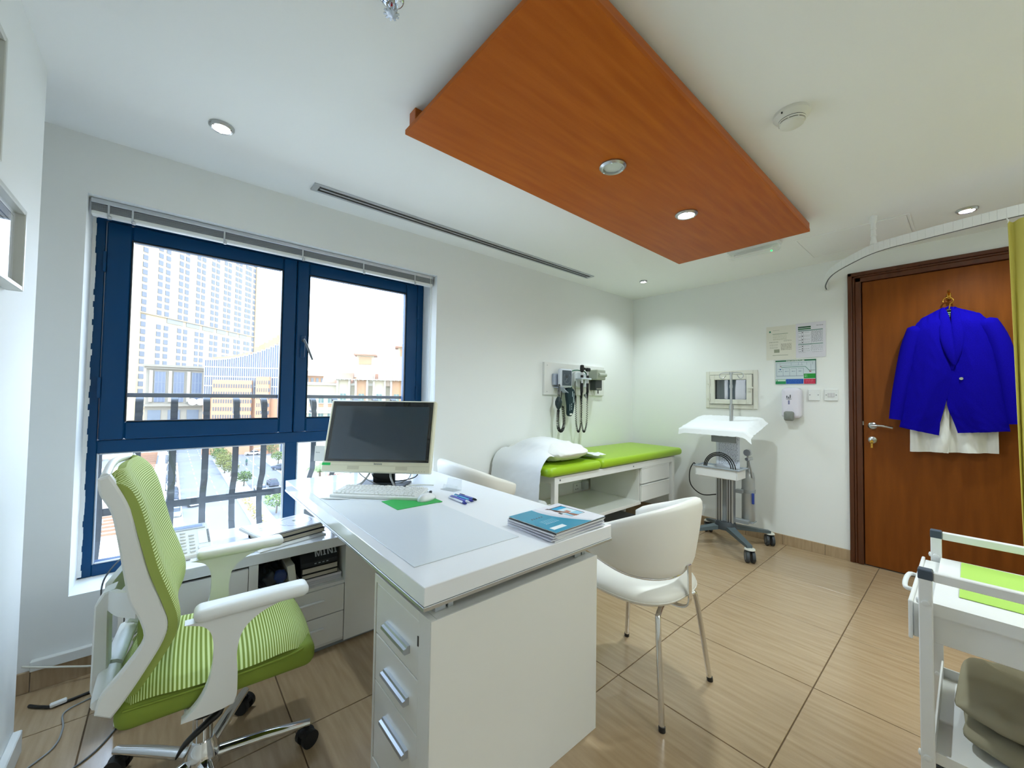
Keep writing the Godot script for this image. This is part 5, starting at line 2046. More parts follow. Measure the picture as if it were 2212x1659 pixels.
# ---------------------------------------------------------------- chairs
func office_chair() -> void:
	# local: faces +x, seat middle above the origin
	var o := thing("office_chair", "green ribbed mesh office chair with a white frame and white arms", "chair", Vector3(-3.885, 0, 0.94), deg_to_rad(-3))
	var st := ns()
	# seat cushion with a ribbed cover: u across (z), v from back to front (x)
	var hw := 0.225
	var prof := [Vector2(-0.215, 0.395), Vector2(-0.222, 0.43), Vector2(-0.205, 0.462), Vector2(-0.15, 0.472), Vector2(-0.05, 0.466), Vector2(0.08, 0.468), Vector2(0.16, 0.472), Vector2(0.215, 0.462), Vector2(0.245, 0.435), Vector2(0.246, 0.410), Vector2(0.225, 0.385)]
	var pp := []
	for q in prof: pp.append(Vector3(q.x, q.y, 0))
	var curve := smooth_path(pp, 4)
	var nc := curve.size() - 1
	sheet_grid(st, func(u, v):
		var c: Vector3 = curve[int(round(v * nc))]
		var s: float = u * 2.0 - 1.0
		var edge := pow(absf(s), 6.0)
		var narrow: float = 1.0 - 0.10 * pow(absf(c.x) / 0.24, 3.0)
		return Vector3(c.x * (1.0 - 0.05 * s * s), c.y - (0.022 * edge) * (1.0 if c.y > 0.44 else 0.3), s * hw * narrow), 20, nc, Vector2(1, 52))
	obj("seat_cover", st, M.ribbed, o)
	st = ns()
	var band := PackedVector2Array()
	cushion(st, Vector3(0.012, 0.414, 0), Vector3(0.462, 0.066, 0.452), 0.026, 0.0)
	var sp := obj("seat_cushion", st, M.green_fabric, o)
	st = ns()
	for e in [-1, 1]:
		tube(st, smooth_path([Vector3(-0.20, 0.438, e * 0.221), Vector3(0.0, 0.436, e * 0.229), Vector3(0.17, 0.440, e * 0.226), Vector3(0.225, 0.440, e * 0.20)], 5), 0.003, 6)
	obj("piping", st, M.green_fabric, sp)
	# backrest: fabric over a curved white frame (x, y)
	var back := [Vector2(-0.238, 1.020), Vector2(-0.226, 1.000), Vector2(-0.200, 0.940), Vector2(-0.180, 0.86), Vector2(-0.158, 0.77), Vector2(-0.132, 0.69), Vector2(-0.118, 0.635), Vector2(-0.124, 0.590), Vector2(-0.158, 0.525), Vector2(-0.196, 0.462), Vector2(-0.222, 0.430)]
	pp = []
	for q in back: pp.append(Vector3(q.x, q.y, 0))
	var bc := smooth_path(pp, 4)
	var nb := bc.size() - 1
	var bw := func(v: float) -> float: return 0.208 + 0.020 * sin(PI * clampf(v * 1.1, 0, 1)) - 0.03 * pow(v, 4.0)
	st = ns()
	sheet_grid(st, func(u, v):
		var c: Vector3 = bc[int(round(v * nb))]
		var s: float = u * 2.0 - 1.0
		var wrap := 0.020 * (s * s) - 0.012 * pow(absf(s), 10.0)
		return Vector3(c.x + wrap - 0.010, c.y + (0.006 * (1.0 - s * s) - 0.040 * pow(absf(s), 5.0)) * maxf(0.0, 1.0 - v * 7.0), -s * float(bw.call(v)) * (1.0 - 0.06 * maxf(0.0, 1.0 - v * 12.0))), 24, nb, Vector2(1, 56), 0.020)
	obj("backrest_mesh", st, M.ribbed, o)
	# lumbar pad seen through the frame
	st = ns()
	blob(st, func(u, v):
		var a: float = u * TAU
		var e: float = v * PI
		return Vector3(-0.165 + 0.030 * sin(e) * cos(a) - 0.24 * (-cos(e)) * -0.02, 0.565 - cos(e) * 0.095, 0.15 * sin(e) * sin(a)), 24, 14)
	obj("lumbar_pad", st, M.green_fabric, o)
	# white side frames: ribbons that widen towards the elbow
	for e in [-1, 1]:
		st = ns()
		var front := []
		var rear := []
		for q in [[-0.241, 1.030, -0.262, 1.022], [-0.226, 1.000, -0.258, 0.985], [-0.201, 0.940, -0.236, 0.935], [-0.182, 0.86, -0.221, 0.855], [-0.160, 0.77, -0.208, 0.77], [-0.134, 0.69, -0.196, 0.705], [-0.121, 0.635, -0.176, 0.655], [-0.127, 0.590, -0.168, 0.600], [-0.160, 0.525, -0.204, 0.540], [-0.198, 0.462, -0.242, 0.490], [-0.220, 0.432, -0.250, 0.452]]:
			front.append(Vector3(q[0], q[1], 0))
			rear.append(Vector3(q[2], q[3], 0))
		var fa := smooth_path(front, 4)
		var ra := smooth_path(rear, 4)
		var poly := PackedVector2Array()
		for p in fa: poly.append(Vector2(p.x, p.y))
		ra.reverse()
		for p in ra: poly.append(Vector2(p.x, p.y))
		var z0: float = 0.196 * e
		prism(st, poly, z0, z0 + 0.030 * e, Transform3D(), 0.005)
		obj("back_frame", st, M.white_plastic, o)
		# branch from the elbow to the spine
		st = ns()
		var br := smooth_path([Vector3(-0.185, 0.690, e * 0.205), Vector3(-0.225, 0.675, e * 0.14), Vector3(-0.258, 0.650, e * 0.03)], 4)
		var nbr := br.size() - 1
		sheet_grid(st, func(u, v): return br[int(round(u * nbr))] + Vector3(0, (0.5 - v) * (0.070 - 0.016 * u), 0), nbr, 4, Vector2(1, 1), 0.016)
		obj("frame_branch", st, M.white_plastic, o)
		st = ns()
		br = smooth_path([Vector3(-0.235, 0.470, e * 0.208), Vector3(-0.245, 0.450, e * 0.12), Vector3(-0.25, 0.45, e * 0.01)], 4)
		tube(st, br, 0.024, 12, false, 0.6)
		obj("lower_loop", st, M.white_plastic, o)
	# top rail of the back frame
	st = ns()
	tube(st, smooth_path([Vector3(-0.252, 1.022, -0.20), Vector3(-0.262, 1.034, 0), Vector3(-0.252, 1.022, 0.20)], 5), 0.010, 10)
	obj("top_rail", st, M.white_plastic, o)
	st = ns()
	var spine := PackedVector2Array([Vector2(-0.245, 0.68), Vector2(-0.268, 0.672), Vector2(-0.285, 0.64), Vector2(-0.287, 0.41), Vector2(-0.276, 0.375), Vector2(-0.225, 0.372), Vector2(-0.225, 0.395), Vector2(-0.252, 0.41), Vector2(-0.255, 0.62)])
	prism(st, spine, -0.030, 0.030, Transform3D(), 0.004)
	obj("spine", st, M.white_plastic, o)
	# armrests
	for e in [-1, 1]:
		st = ns()
		var z0: float = 0.245 * e
		var stem := PackedVector2Array()
		for p in smooth_path([Vector3(-0.085, 0.628, 0), Vector3(-0.045, 0.612, 0), Vector3(-0.026, 0.58, 0), Vector3(-0.022, 0.52, 0), Vector3(-0.030, 0.46, 0), Vector3(-0.052, 0.41, 0), Vector3(-0.085, 0.378, 0)], 4): stem.append(Vector2(p.x, p.y))
		for p in smooth_path([Vector3(-0.02, 0.376, 0), Vector3(0.028, 0.388, 0), Vector3(0.034, 0.45, 0), Vector3(0.031, 0.52, 0), Vector3(0.044, 0.575, 0), Vector3(0.085, 0.610, 0), Vector3(0.14, 0.628, 0)], 4): stem.append(Vector2(p.x, p.y))
		prism(st, stem, z0 - 0.016, z0 + 0.016, Transform3D(), 0.005)
		var s := obj("arm_stem", st, M.white_plastic, o)
		st = ns()
		bx(st, -0.08, 0.03, 0.368, 0.384, minf(z0, z0 - 0.10 * e), maxf(z0, z0 - 0.10 * e), 0.004)
		obj("arm_bracket", st, M.white_plastic, s)
		st = ns()
		cushion(st, Vector3(0.07, 0.645, z0), Vector3(0.275, 0.032, 0.072), 0.015, 0.003)
		obj("arm_pad", st, M.white_plastic, o)
	# mechanism, column, base
	st = ns()
	box(st, Vector3(-0.04, 0.352, 0), Vector3(0.30, 0.045, 0.16), 0.01)
	obj("mechanism", st, M.dark_grey, o)
	st = ns()
	tube(st, [Vector3(-0.035, 0.345, 0), Vector3(-0.035, 0.245, 0)], 0.017, 14)
	obj("gas_spring", st, M.steel, o)
	st = ns()
	tube(st, [Vector3(-0.035, 0.255, 0), Vector3(-0.035, 0.222, 0)], 0.030, 16)
	obj("collar", st, M.black, o)
	st = ns()
	tube(st, [Vector3(-0.035, 0.225, 0), Vector3(-0.035, 0.115, 0)], [0.026, 0.027], 18)
	obj("column_sleeve", st, M.chrome, o)
	st = ns()
	tube(st, smooth_path([Vector3(-0.01, 0.335, 0.10), Vector3(0.005, 0.285, 0.11), Vector3(-0.03, 0.265, 0.125), Vector3(-0.075, 0.235, 0.13), Vector3(-0.095, 0.205, 0.132)], 4), [0.008, 0.010, 0.014, 0.018, 0.020, 0.022, 0.022, 0.020, 0.019, 0.018, 0.017, 0.016, 0.015, 0.013, 0.010, 0.008, 0.005], 10, false, 0.5)
	obj("height_lever", st, M.black, o)
	st = ns()
	lathe(st, [Vector2(0.0, 0.145), Vector2(0.030, 0.145), Vector2(0.036, 0.125), Vector2(0.048, 0.100), Vector2(0.050, 0.065), Vector2(0.044, 0.055), Vector2(0.0, 0.055)], 28, Transform3D(Basis(), Vector3(-0.035, 0, 0)))
	obj("base_hub", st, M.chrome, o)
	for k in 5:
		var a := deg_to_rad(8.0 + k * 72.0)
		var d := Vector3(cos(a), 0, sin(a))
		var root := Vector3(-0.035, 0, 0)
		st = ns()
		tube(st, [root + d * 0.035 + Vector3(0, 0.088, 0), root + d * 0.17 + Vector3(0, 0.084, 0), root + d * 0.305 + Vector3(0, 0.074, 0)], [0.020, 0.0185, 0.014], 12, false, 0.8)
		var leg := obj("base_arm", st, M.chrome, o)
		st = ns()
		var cc := root + d * 0.297
		tube(st, [cc + Vector3(0, 0.078, 0), cc + Vector3(0, 0.045, 0)], 0.008, 10)
		var turn := Vector3(-d.z, 0, d.x).rotated(Vector3.UP, 0.5 + k)
		for e in [-1, 1]:
			tube(st, [cc + turn * e * 0.010 + Vector3(0, 0.0285, 0), cc + turn * e * 0.026 + Vector3(0, 0.0285, 0)], 0.028, 18)
		lathe(st, [Vector2(0, 0.010), Vector2(0.022, 0.006), Vector2(0.026, -0.006), Vector2(0, -0.010)], 14, Transform3D(Basis(), cc + Vector3(0, 0.046, 0)))
		obj("caster", st, M.black_rubber, leg)


func visitor_chairs() -> void:
	# local: faces +z
	var o := thing("visitor_chair", "white leather tub chair with chrome legs at the desk's drawer end", "chair", Vector3(-2.40, 0, 1.565), PI, "white visitor chairs")
	var st := ns()
	blob(st, func(u, v):
		var a: float = u * TAU
		var e: float = v * PI
		var k: float = pow(sin(e), 0.5)
		return Vector3(signf(cos(a)) * pow(absf(cos(a)), 0.75) * 0.232 * k, 0.437 - cos(e) * (0.042 if e < PI / 2 else 0.052), 0.02 + signf(sin(a)) * pow(absf(sin(a)), 0.75) * 0.225 * k), 48, 20)
	var seat := obj("seat", st, M.leather, o)
	st = ns()
	var ring := []
	for k in 40:
		var a := TAU * k / 40
		ring.append(Vector3(0.2325 * signf(cos(a)) * pow(absf(cos(a)), 0.75), 0.434, 0.02 + 0.2255 * signf(sin(a)) * pow(absf(sin(a)), 0.75)))
	tube(st, ring, 0.0025, 5, true)
	obj("piping", st, M.leather, seat)
	# padded shell: closed tube-like section swept round the back
	st = ns()
	var sections := []
	var n := 40
	var outline := 16
	for i in n + 1:
		var u := float(i) / n
		var a := deg_to_rad(-118.0 + 236.0 * u)
		var w := absf(u * 2.0 - 1.0)
		var cx := 0.252 * sin(a)
		var cz := -0.205 * cos(a) + 0.02
		if w > 0.72: cz += (w - 0.72) * 0.20
		var dir := Vector3(sin(a), 0, -cos(a)).normalized()
		var hi := 0.822 - 0.160 * pow(w, 1.7)
		var lo := 0.512 + 0.095 * pow(w, 2.2)
		var endf := clampf((1.0 - w) / 0.075, 0.0, 1.0)
		var rnd := sqrt(1.0 - pow(1.0 - endf, 2.0))
		var mid := (hi + lo) / 2
		var hh := (hi - lo) / 2 * (0.70 + 0.30 * rnd)
		var th := 0.030 * maxf(rnd, 0.12)
		var lean := 0.035
		var sec := []
		for k in outline:
			var b := TAU * k / outline
			var sx := signf(cos(b)) * pow(absf(cos(b)), 0.8)
			var sy := signf(sin(b)) * pow(absf(sin(b)), 0.35)
			var y := mid + hh * sy
			sec.append(Vector3(cx, y, cz) + dir * (th * sx + lean * (y - 0.6) / 0.25))
		sections.append(sec)
	st.set_smooth_group(0)
	for i in n:
		for k in outline:
			var k1 := (k + 1) % outline
			var m3 := Vector3.ZERO
			for s in [sections[i], sections[i + 1]]:
				for p in s: m3 += p
			m3 /= outline * 2
			face(st, [sections[i][k], sections[i][k1], sections[i + 1][k1], sections[i + 1][k]], m3)
	for s in [0, n]:
		var m3 := Vector3.ZERO
		for p in sections[s]: m3 += p
		m3 /= outline
		var inn := Vector3.ZERO
		for p in sections[5 if s == 0 else n - 5]: inn += p
		face(st, sections[s], inn / outline)
	var shell := obj("backrest_shell", st, M.leather, o)
	# chrome band under the shell and its two brackets
	st = ns()
	var band := []
	for i in range(3, n - 2):
		var m3 := Vector3.ZERO
		var low: Vector3 = sections[i][12]
		band.append(low + Vector3(0, -0.006, 0))
	tube(st, band, 0.006, 8)
	obj("chrome_band", st, M.chrome, o)
	st = ns()
	var pts := smooth_path([Vector3(0, 0.56, -0.214), Vector3(0, 0.47, -0.216), Vector3(0, 0.405, -0.214), Vector3(0, 0.380, -0.18), Vector3(0, 0.378, -0.10)], 5)
	for i in pts.size() - 1: bar(st, pts[i], pts[i + 1] + (pts[i + 1] - pts[i]) * 0.15, 0.026, 0.007, 0.001, Vector3(0, 0.3, -1))
	obj("bracket", st, M.chrome, o)
	for sx in [-1, 1]:
		for sz in [-1, 1]:
			st = ns()
			tube(st, smooth_path([Vector3(sx * 0.06, 0.382, sz * 0.13), Vector3(sx * 0.135, 0.380, sz * 0.155), Vector3(sx * 0.165, 0.345, sz * 0.170), Vector3(sx * 0.205, 0.014, sz * 0.208)], 6), 0.011, 12)
			var leg := obj("leg", st, M.chrome, o)
			st = ns()
			tube(st, [Vector3(sx * 0.2055, 0.018, sz * 0.2085), Vector3(sx * 0.207, 0.0, sz * 0.210)], 0.0125, 12)
			obj("foot_cap", st, M.black, leg)
	st = ns()
	box(st, Vector3(0, 0.388, 0), Vector3(0.22, 0.010, 0.20), 0.002)
	obj("under_plate", st, M.black, o)
	copy_of(o, "visitor_chair", Vector3(-2.455, 0, 0.335), deg_to_rad(86), "white leather tub chair between the desk and the green couch")


# ---------------------------------------------------------------- examination couch
func exam_couch() -> void:
	var o := thing("examination_couch", "lime green padded examination couch on a white metal frame with drawers", "couch", Vector3(-1.06, 0, 0.335))
	# local x -0.97..0.96, z -0.305..0.305
	var st := ns()
	cushion(st, Vector3(-0.672, 0.706, 0), Vector3(0.598, 0.068, 0.61), 0.030, 0.012, Transform3D(), 5)
	obj("head_pad", st, M.lime, o)
	st = ns()
	cushion(st, Vector3(0.294, 0.708, 0), Vector3(1.328, 0.070, 0.61), 0.030, 0.016, Transform3D(), 5)
	obj("body_pad", st, M.lime, o)
	st = ns()
	for z in [-0.28, 0.265]:
		bx(st, -0.90, 0.82, 0.615, 0.668, z - 0.016, z + 0.016, 0.002)
	for x in [-0.88, 0.80]:
		bx(st, x - 0.016, x + 0.016, 0.615, 0.668, -0.27, 0.255, 0.002)
	obj("top_rail", st, M.white, o)
	for x in [-0.882, 0.802]:
		for z in [-0.28, 0.265]:
			st = ns()
			bx(st, x - 0.02, x + 0.02, 0.0, 0.668, z - 0.019, z + 0.019, 0.002)
			obj("leg", st, M.white, o)
	st = ns()
	bx(st, -0.86, 0.235, 0.292, 0.318, -0.29, 0.272, 0.001)
	obj("shelf", st, M.lacquer, o)
	st = ns()
	bx(st, 0.235, 0.745, 0.305, 0.615, -0.29, 0.25, 0.001)
	obj("drawer_cabinet", st, M.lacquer, o)
	for q in [[0.468, 0.604], [0.310, 0.448]]:
		st = ns()
		bx(st, 0.242, 0.738, q[0], q[1], 0.252, 0.276, 0.003)
		var d := obj("drawer", st, M.white, o)
		st = ns()
		bx(st, 0.242, 0.738, q[1] - 0.002, q[1] + 0.010, 0.262, 0.279, 0.002)
		obj("finger_lip", st, M.white, d)
	for q in [-0.842, 0.10]:
		st = ns()
		lathe(st, [Vector2(0, 0.003), Vector2(0.006, 0.002), Vector2(0.007, 0.0)], 10, Transform3D(Basis(Vector3.RIGHT, PI / 2), Vector3(q, 0.642, 0.2815)))
		obj("bolt", st, M.mid_grey, o)
	# paper roll holder at the head end
	st = ns()
	for z in [-0.265, 0.245]:
		bx(st, -0.985, -0.90, 0.44, 0.475, z - 0.004, z + 0.004, 0.001)
	tube(st, [Vector3(-0.965, 0.457, -0.275), Vector3(-0.965, 0.457, 0.27)], 0.009, 12)
	obj("roll_holder", st, M.white, o)
	st = ns()
	lathe(st, [Vector2(0, 0.012), Vector2(0.016, 0.010), Vector2(0.018, -0.008), Vector2(0, -0.010)], 14, Transform3D(Basis(Vector3.RIGHT, PI / 2), Vector3(-0.965, 0.457, 0.278)))
	obj("wing_knob", st, M.steel, o)
	# paper roll
	var r := thing("paper_roll", "roll of white couch paper held at the head end of the couch", "paper roll", Vector3(-2.025, 0.457, 0.33))
	st = ns()
	lathe(st, [Vector2(0.024, -0.235), Vector2(0.047, -0.235), Vector2(0.047, 0.235), Vector2(0.024, 0.235)], 28, Transform3D(Basis(Vector3.RIGHT, PI / 2), Vector3.ZERO))
	obj("paper", st, M.tissue, r)
	st = ns()
	lathe(st, [Vector2(0.021, -0.236), Vector2(0.024, -0.236), Vector2(0.024, 0.236), Vector2(0.021, 0.236), Vector2(0.021, -0.236)], 24, Transform3D(Basis(Vector3.RIGHT, PI / 2), Vector3.ZERO))
	obj("core", st, mat(rgb8(96, 76, 60), 0.9), r, "brown cardboard core")
	# pillow
	var nz := FastNoiseLite.new()
	nz.seed = 4
	nz.frequency = 9.0
	var pl := thing("pillow", "white crumpled pillow at the head of the green couch", "pillow", Vector3(-1.745, 0.756, 0.33), 0.04)
	st = ns()
	blob(st, func(u, v):
		var a: float = u * TAU
		var e: float = v * PI
		var ca := cos(a)
		var sa := sin(a)
		var k: float = pow(sin(e), 0.55)
		var x: float = signf(ca) * pow(absf(ca), 0.42) * 0.205 * k
		var z: float = signf(sa) * pow(absf(sa), 0.42) * 0.30 * k
		var flat: float = 1.0 - pow(maxf(absf(x) / 0.215, absf(z) / 0.315), 3.5)
		var y: float = -cos(e) * 0.078 * (0.25 + 0.75 * maxf(flat, 0.0))
		var w: float = nz.get_noise_3d(x * 1.5, y, z * 1.5) * 0.014 + nz.get_noise_3d(x * 5.0, y * 3.0, z * 5.0) * 0.006
		return Vector3(x + w * 0.6, maxf(y + 0.060 + w, 0.001) , z + w * 0.6), 60, 26)
	obj("pillowcase", st, M.cotton, pl)
	# paper drawn over the pillow and down to the roll
	st = ns()
	var path := smooth_path([Vector3(-1.30, 0.765, 0), Vector3(-1.40, 0.762, 0), Vector3(-1.50, 0.780, 0), Vector3(-1.60, 0.872, 0), Vector3(-1.74, 0.905, 0), Vector3(-1.88, 0.892, 0), Vector3(-1.955, 0.83, 0), Vector3(-2.04, 0.745, 0), Vector3(-2.062, 0.66, 0), Vector3(-2.073, 0.55, 0), Vector3(-2.074, 0.462, 0)], 5)
	var np := path.size() - 1
	sheet_grid(st, func(u, v):
		var c: Vector3 = path[int(round(v * np))]
		var z: float = lerpf(0.575, lerpf(0.10, 0.03, smoothstep(0.3, 0.7, v)), u)
		var cr: float = 0.006 * sin(u * 9.0 + v * 7.0) + 0.010 * nz.get_noise_2d(u * 1.2, v * 2.0)
		var sag: float = -0.075 * pow(absf(u * 2.0 - 1.0), 3.0) * smoothstep(0.18, 0.32, v) * (1.0 - smoothstep(0.52, 0.64, v))
		return Vector3(c.x - absf(cr) * 0.6 * smoothstep(0.55, 0.7, v), c.y + maxf(cr, -0.002) * (1.0 - smoothstep(0.6, 0.75, v)) + sag + 0.004, z), 24, np, Vector2(1, 1), 0.0006)
	top("couch_paper", st, M.tissue, "long white tissue paper drawn over the pillow and hanging to the roll", "paper sheet")
	# grey low step under the couch
	var s := thing("foot_step", "flat grey step pushed under the green couch", "step", Vector3(-0.66, 0, 0.30))
	st = ns()
	box(st, Vector3(0, 0.05, 0), Vector3(0.46, 0.018, 0.34), 0.004)
	obj("tread", st, M.mid_grey, s)
	for x in [-0.19, 0.19]:
		for z in [-0.13, 0.13]:
			st = ns()
			tube(st, [Vector3(x, 0.042, z), Vector3(x, 0.0, z)], 0.014, 10)
			obj("foot", st, M.black, s)


# ---------------------------------------------------------------- wall diagnostic station
func coil(st: SurfaceTool, path: Array, rad: float, turns: int, r: float) -> void:
	# a spring-like cord round a path
	var n := turns * 8
	var pts := []
	var m := path.size() - 1
	var side := Vector3(0, 0, 1)
	for i in n + 1:
		var f := float(i) / n * m
		var k := mini(int(f), m - 1)
		var c: Vector3 = path[k].lerp(path[k + 1], f - k)
		var d: Vector3 = (path[k + 1] - path[k]).normalized()
		var u := (side - d * side.dot(d)).normalized()
		var v := d.cross(u)
		var a := TAU * i / 8.0
		pts.append(c + u * cos(a) * rad + v * sin(a) * rad)
	tube(st, pts, r, 5)


func diagnostic_station() -> void:
	var st := ns()
	bx(st, -1.475, -0.585, 1.255, 1.553, 0.0005, 0.026, 0.002)
	var bd := top("mounting_board", st, M.lacquer, "white rectangular mounting board on the wall above the couch", "board")
	for q in [[-1.44, 1.525], [-1.44, 1.285]]:
		st = ns()
		lathe(st, [Vector2(0, 0.002), Vector2(0.004, 0.0)], 8, Transform3D(Basis(Vector3.RIGHT, PI / 2), Vector3(q[0], q[1], 0.0262)))
		obj("screw", st, M.mid_grey, bd)
	# cream cable duct from the board down to the couch
	st = ns()
	bx(st, -0.955, -0.935, 0.60, 1.255, 0.0005, 0.012, 0.001)
	top("cable_duct", st, M.off_white, "thin cream cable duct running down from the mounting board", "cable duct")
	# blood pressure gauge: holder, dial, cuff, bulb, coiled hose
	var g := thing("blood_pressure_gauge", "square wall blood-pressure gauge with a grey dial and a dark green cuff", "blood pressure gauge", Vector3(-1.282, 1.41, 0.0265))
	st = ns()
	box(st, Vector3(-0.050, -0.012, 0.018), Vector3(0.10, 0.105, 0.036), 0.006)
	box(st, Vector3(-0.02, -0.02, 0.045), Vector3(0.04, 0.075, 0.03), 0.006)
	obj("wall_holder", st, mat(rgb8(176, 184, 200), 0.35), g)
	st = ns()
	box(st, Vector3(0, 0, 0.075), Vector3(0.165, 0.170, 0.045), 0.012)
	obj("gauge_case", st, mat(rgb8(214, 220, 230), 0.3), g)
	st = ns()
	box(st, Vector3(0, 0.0, 0.0985), Vector3(0.128, 0.140, 0.004), 0.002)
	var dial := obj("dial", st, mat(rgb8(74, 84, 94), 0.2), g)
	st = ns()
	for k in 22:
		var a := deg_to_rad(-220.0 + k * 12.5)
		bar(st, Vector3(cos(a) * 0.040, sin(a) * 0.044 - 0.002, 0.1008), Vector3(cos(a) * 0.050, sin(a) * 0.055 - 0.002, 0.1008), 0.0016, 0.0006)
	bar(st, Vector3(0, 0, 0.1012), Vector3(-0.02, -0.030, 0.1012), 0.003, 0.001)
	obj("scale_marks", st, mat(rgb8(196, 204, 210), 0.4), dial)
	st = ns()
	box(st, Vector3(-0.004, 0.012, 0.1006), Vector3(0.034, 0.022, 0.0006))
	obj("scale_print", st, mat(rgb8(40, 46, 54), 0.4), dial)
	st = ns()
	bar(st, Vector3(-0.075, -0.085, 0.03), Vector3(0.045, -0.085, 0.03), 0.10, 0.008, 0.002)
	bar(st, Vector3(-0.06, -0.09, 0.07), Vector3(0.03, -0.135, 0.06), 0.06, 0.006, 0.001)
	obj("cuff_basket", st, mat(rgb8(176, 184, 200), 0.35), g)
	# folded cuff
	st = ns()
	var cuff := PackedVector2Array()
	for p in smooth_path([Vector3(0.030, -0.085, 0), Vector3(0.100, -0.090, 0), Vector3(0.136, -0.125, 0), Vector3(0.132, -0.24, 0), Vector3(0.112, -0.330, 0), Vector3(0.08, -0.352, 0), Vector3(0.044, -0.335, 0), Vector3(0.040, -0.25, 0), Vector3(0.020, -0.15, 0)], 4, true): cuff.append(Vector2(p.x, p.y))
	prism(st, cuff, 0.050, 0.085, Transform3D(), 0.008)
	var cf := obj("cuff", st, mat(rgb8(16, 44, 50), 0.85), g, "dark green cuff")
	st = ns()
	for q in [[0.096, -0.145, 0.010, 0.05], [0.116, -0.18, 0.006, 0.085], [0.107, -0.20, 0.004, 0.06]]:
		box(st, Vector3(q[0], q[1], 0.0855), Vector3(q[2], q[3], 0.001))
	box(st, Vector3(0.060, -0.27, 0.0855), Vector3(0.004, 0.06, 0.001))
	for k in 3: box(st, Vector3(0.084, -0.24 - k * 0.022, 0.0855), Vector3(0.008, 0.014, 0.001))
	obj("cuff_print", st, mat(rgb8(170, 186, 190), 0.7), cf)
	st = ns()
	box(st, Vector3(0.076, -0.333, 0.0855), Vector3(0.036, 0.016, 0.004), 0.002)
	obj("cuff_tag", st, M.white_plastic, cf)
	# bulb on its hose
	st = ns()
	lathe(st, [Vector2(0.0, 0.058), Vector2(0.010, 0.055), Vector2(0.022, 0.036), Vector2(0.032, 0.008), Vector2(0.031, -0.018), Vector2(0.020, -0.046), Vector2(0.008, -0.062), Vector2(0.0, -0.064)], 24, Transform3D(Basis(), Vector3(-0.095, -0.225, 0.085)))
	obj("bulb", st, mat(rgb8(16, 40, 44), 0.5), g, "dark rubber squeeze bulb")
	st = ns()
	tube(st, [Vector3(-0.086, -0.07, 0.09), Vector3(-0.093, -0.15, 0.085)], 0.006, 8)
	obj("bulb_stem", st, M.steel, g)
	st = ns()
	coil(st, [Vector3(-0.092, -0.06, 0.09), Vector3(-0.094, -0.165, 0.085)], 0.009, 9, 0.0028)
	coil(st, smooth_path([Vector3(-0.095, -0.29, 0.085), Vector3(-0.098, -0.36, 0.08), Vector3(-0.085, -0.45, 0.075), Vector3(-0.042, -0.485, 0.07), Vector3(0.0, -0.445, 0.065), Vector3(0.008, -0.36, 0.06), Vector3(-0.006, -0.26, 0.055)], 6), 0.012, 40, 0.0032)
	tube(st, smooth_path([Vector3(-0.006, -0.26, 0.055), Vector3(-0.025, -0.235, 0.05), Vector3(-0.012, -0.12, 0.045), Vector3(-0.005, -0.08, 0.04)], 5), 0.004, 7)
	obj("coiled_hose", st, M.black_rubber, g)
	# green stethoscope-like tube hung behind
	var sg := thing("stethoscope", "green stethoscope hanging behind the instrument handles", "stethoscope", Vector3(-1.055, 1.415, 0.03))
	st = ns()
	tube(st, smooth_path([Vector3(-0.10, 0.03, 0.02), Vector3(-0.085, 0.066, 0.03), Vector3(-0.03, 0.080, 0.03), Vector3(0.03, 0.080, 0.03), Vector3(0.065, 0.06, 0.075), Vector3(0.082, -0.02, 0.082), Vector3(0.078, -0.12, 0.082), Vector3(0.072, -0.145, 0.078)], 6), 0.0055, 8)
	tube(st, smooth_path([Vector3(-0.10, 0.03, 0.02), Vector3(-0.098, -0.05, 0.03), Vector3(-0.085, -0.12, 0.04)], 5), 0.0055, 8)
	obj("tubing", st, mat(rgb8(8, 104, 72), 0.4), sg)
	st = ns()
	lathe(st, [Vector2(0, 0.008), Vector2(0.020, 0.008), Vector2(0.022, 0.002), Vector2(0.014, -0.008), Vector2(0, -0.008)], 20, Transform3D(Basis(Vector3.RIGHT, PI / 2), Vector3(0.074, -0.168, 0.078)))
	lathe(st, [Vector2(0, 0.006), Vector2(0.013, 0.006), Vector2(0.013, -0.006), Vector2(0, -0.006)], 16, Transform3D(Basis(Vector3.RIGHT, PI / 2), Vector3(0.054, -0.160, 0.078)))
	obj("chest_piece", st, M.steel, sg)
	# handle cradle with two instruments on coiled cords
	var cr := thing("instrument_cradle", "white wall cradle holding two black diagnostic handles", "instrument holder", Vector3(-1.005, 1.41, 0.0265))
	st = ns()
	var shape := PackedVector2Array()
	for p in smooth_path([Vector3(-0.095, 0.055, 0), Vector3(0.0, 0.068, 0), Vector3(0.10, 0.05, 0), Vector3(0.105, -0.02, 0), Vector3(0.075, -0.075, 0), Vector3(-0.02, -0.085, 0), Vector3(-0.09, -0.06, 0)], 5, true): shape.append(Vector2(p.x, p.y))
	prism(st, shape, 0.0, 0.045, Transform3D(), 0.008)
	obj("body", st, mat(rgb8(216, 222, 224), 0.35), cr)
	st = ns()
	bx(st, -0.095, 0.060, -0.006, 0.012, 0.045, 0.122, 0.006)
	obj("shelf", st, mat(rgb8(206, 214, 222), 0.35), cr)
	var heads := [["otoscope_handle", -0.075, "black otoscope standing in the wall cradle nearer the dial"], ["ophthalmoscope_handle", 0.010, "black ophthalmoscope standing in the wall cradle nearer the grey box"]]
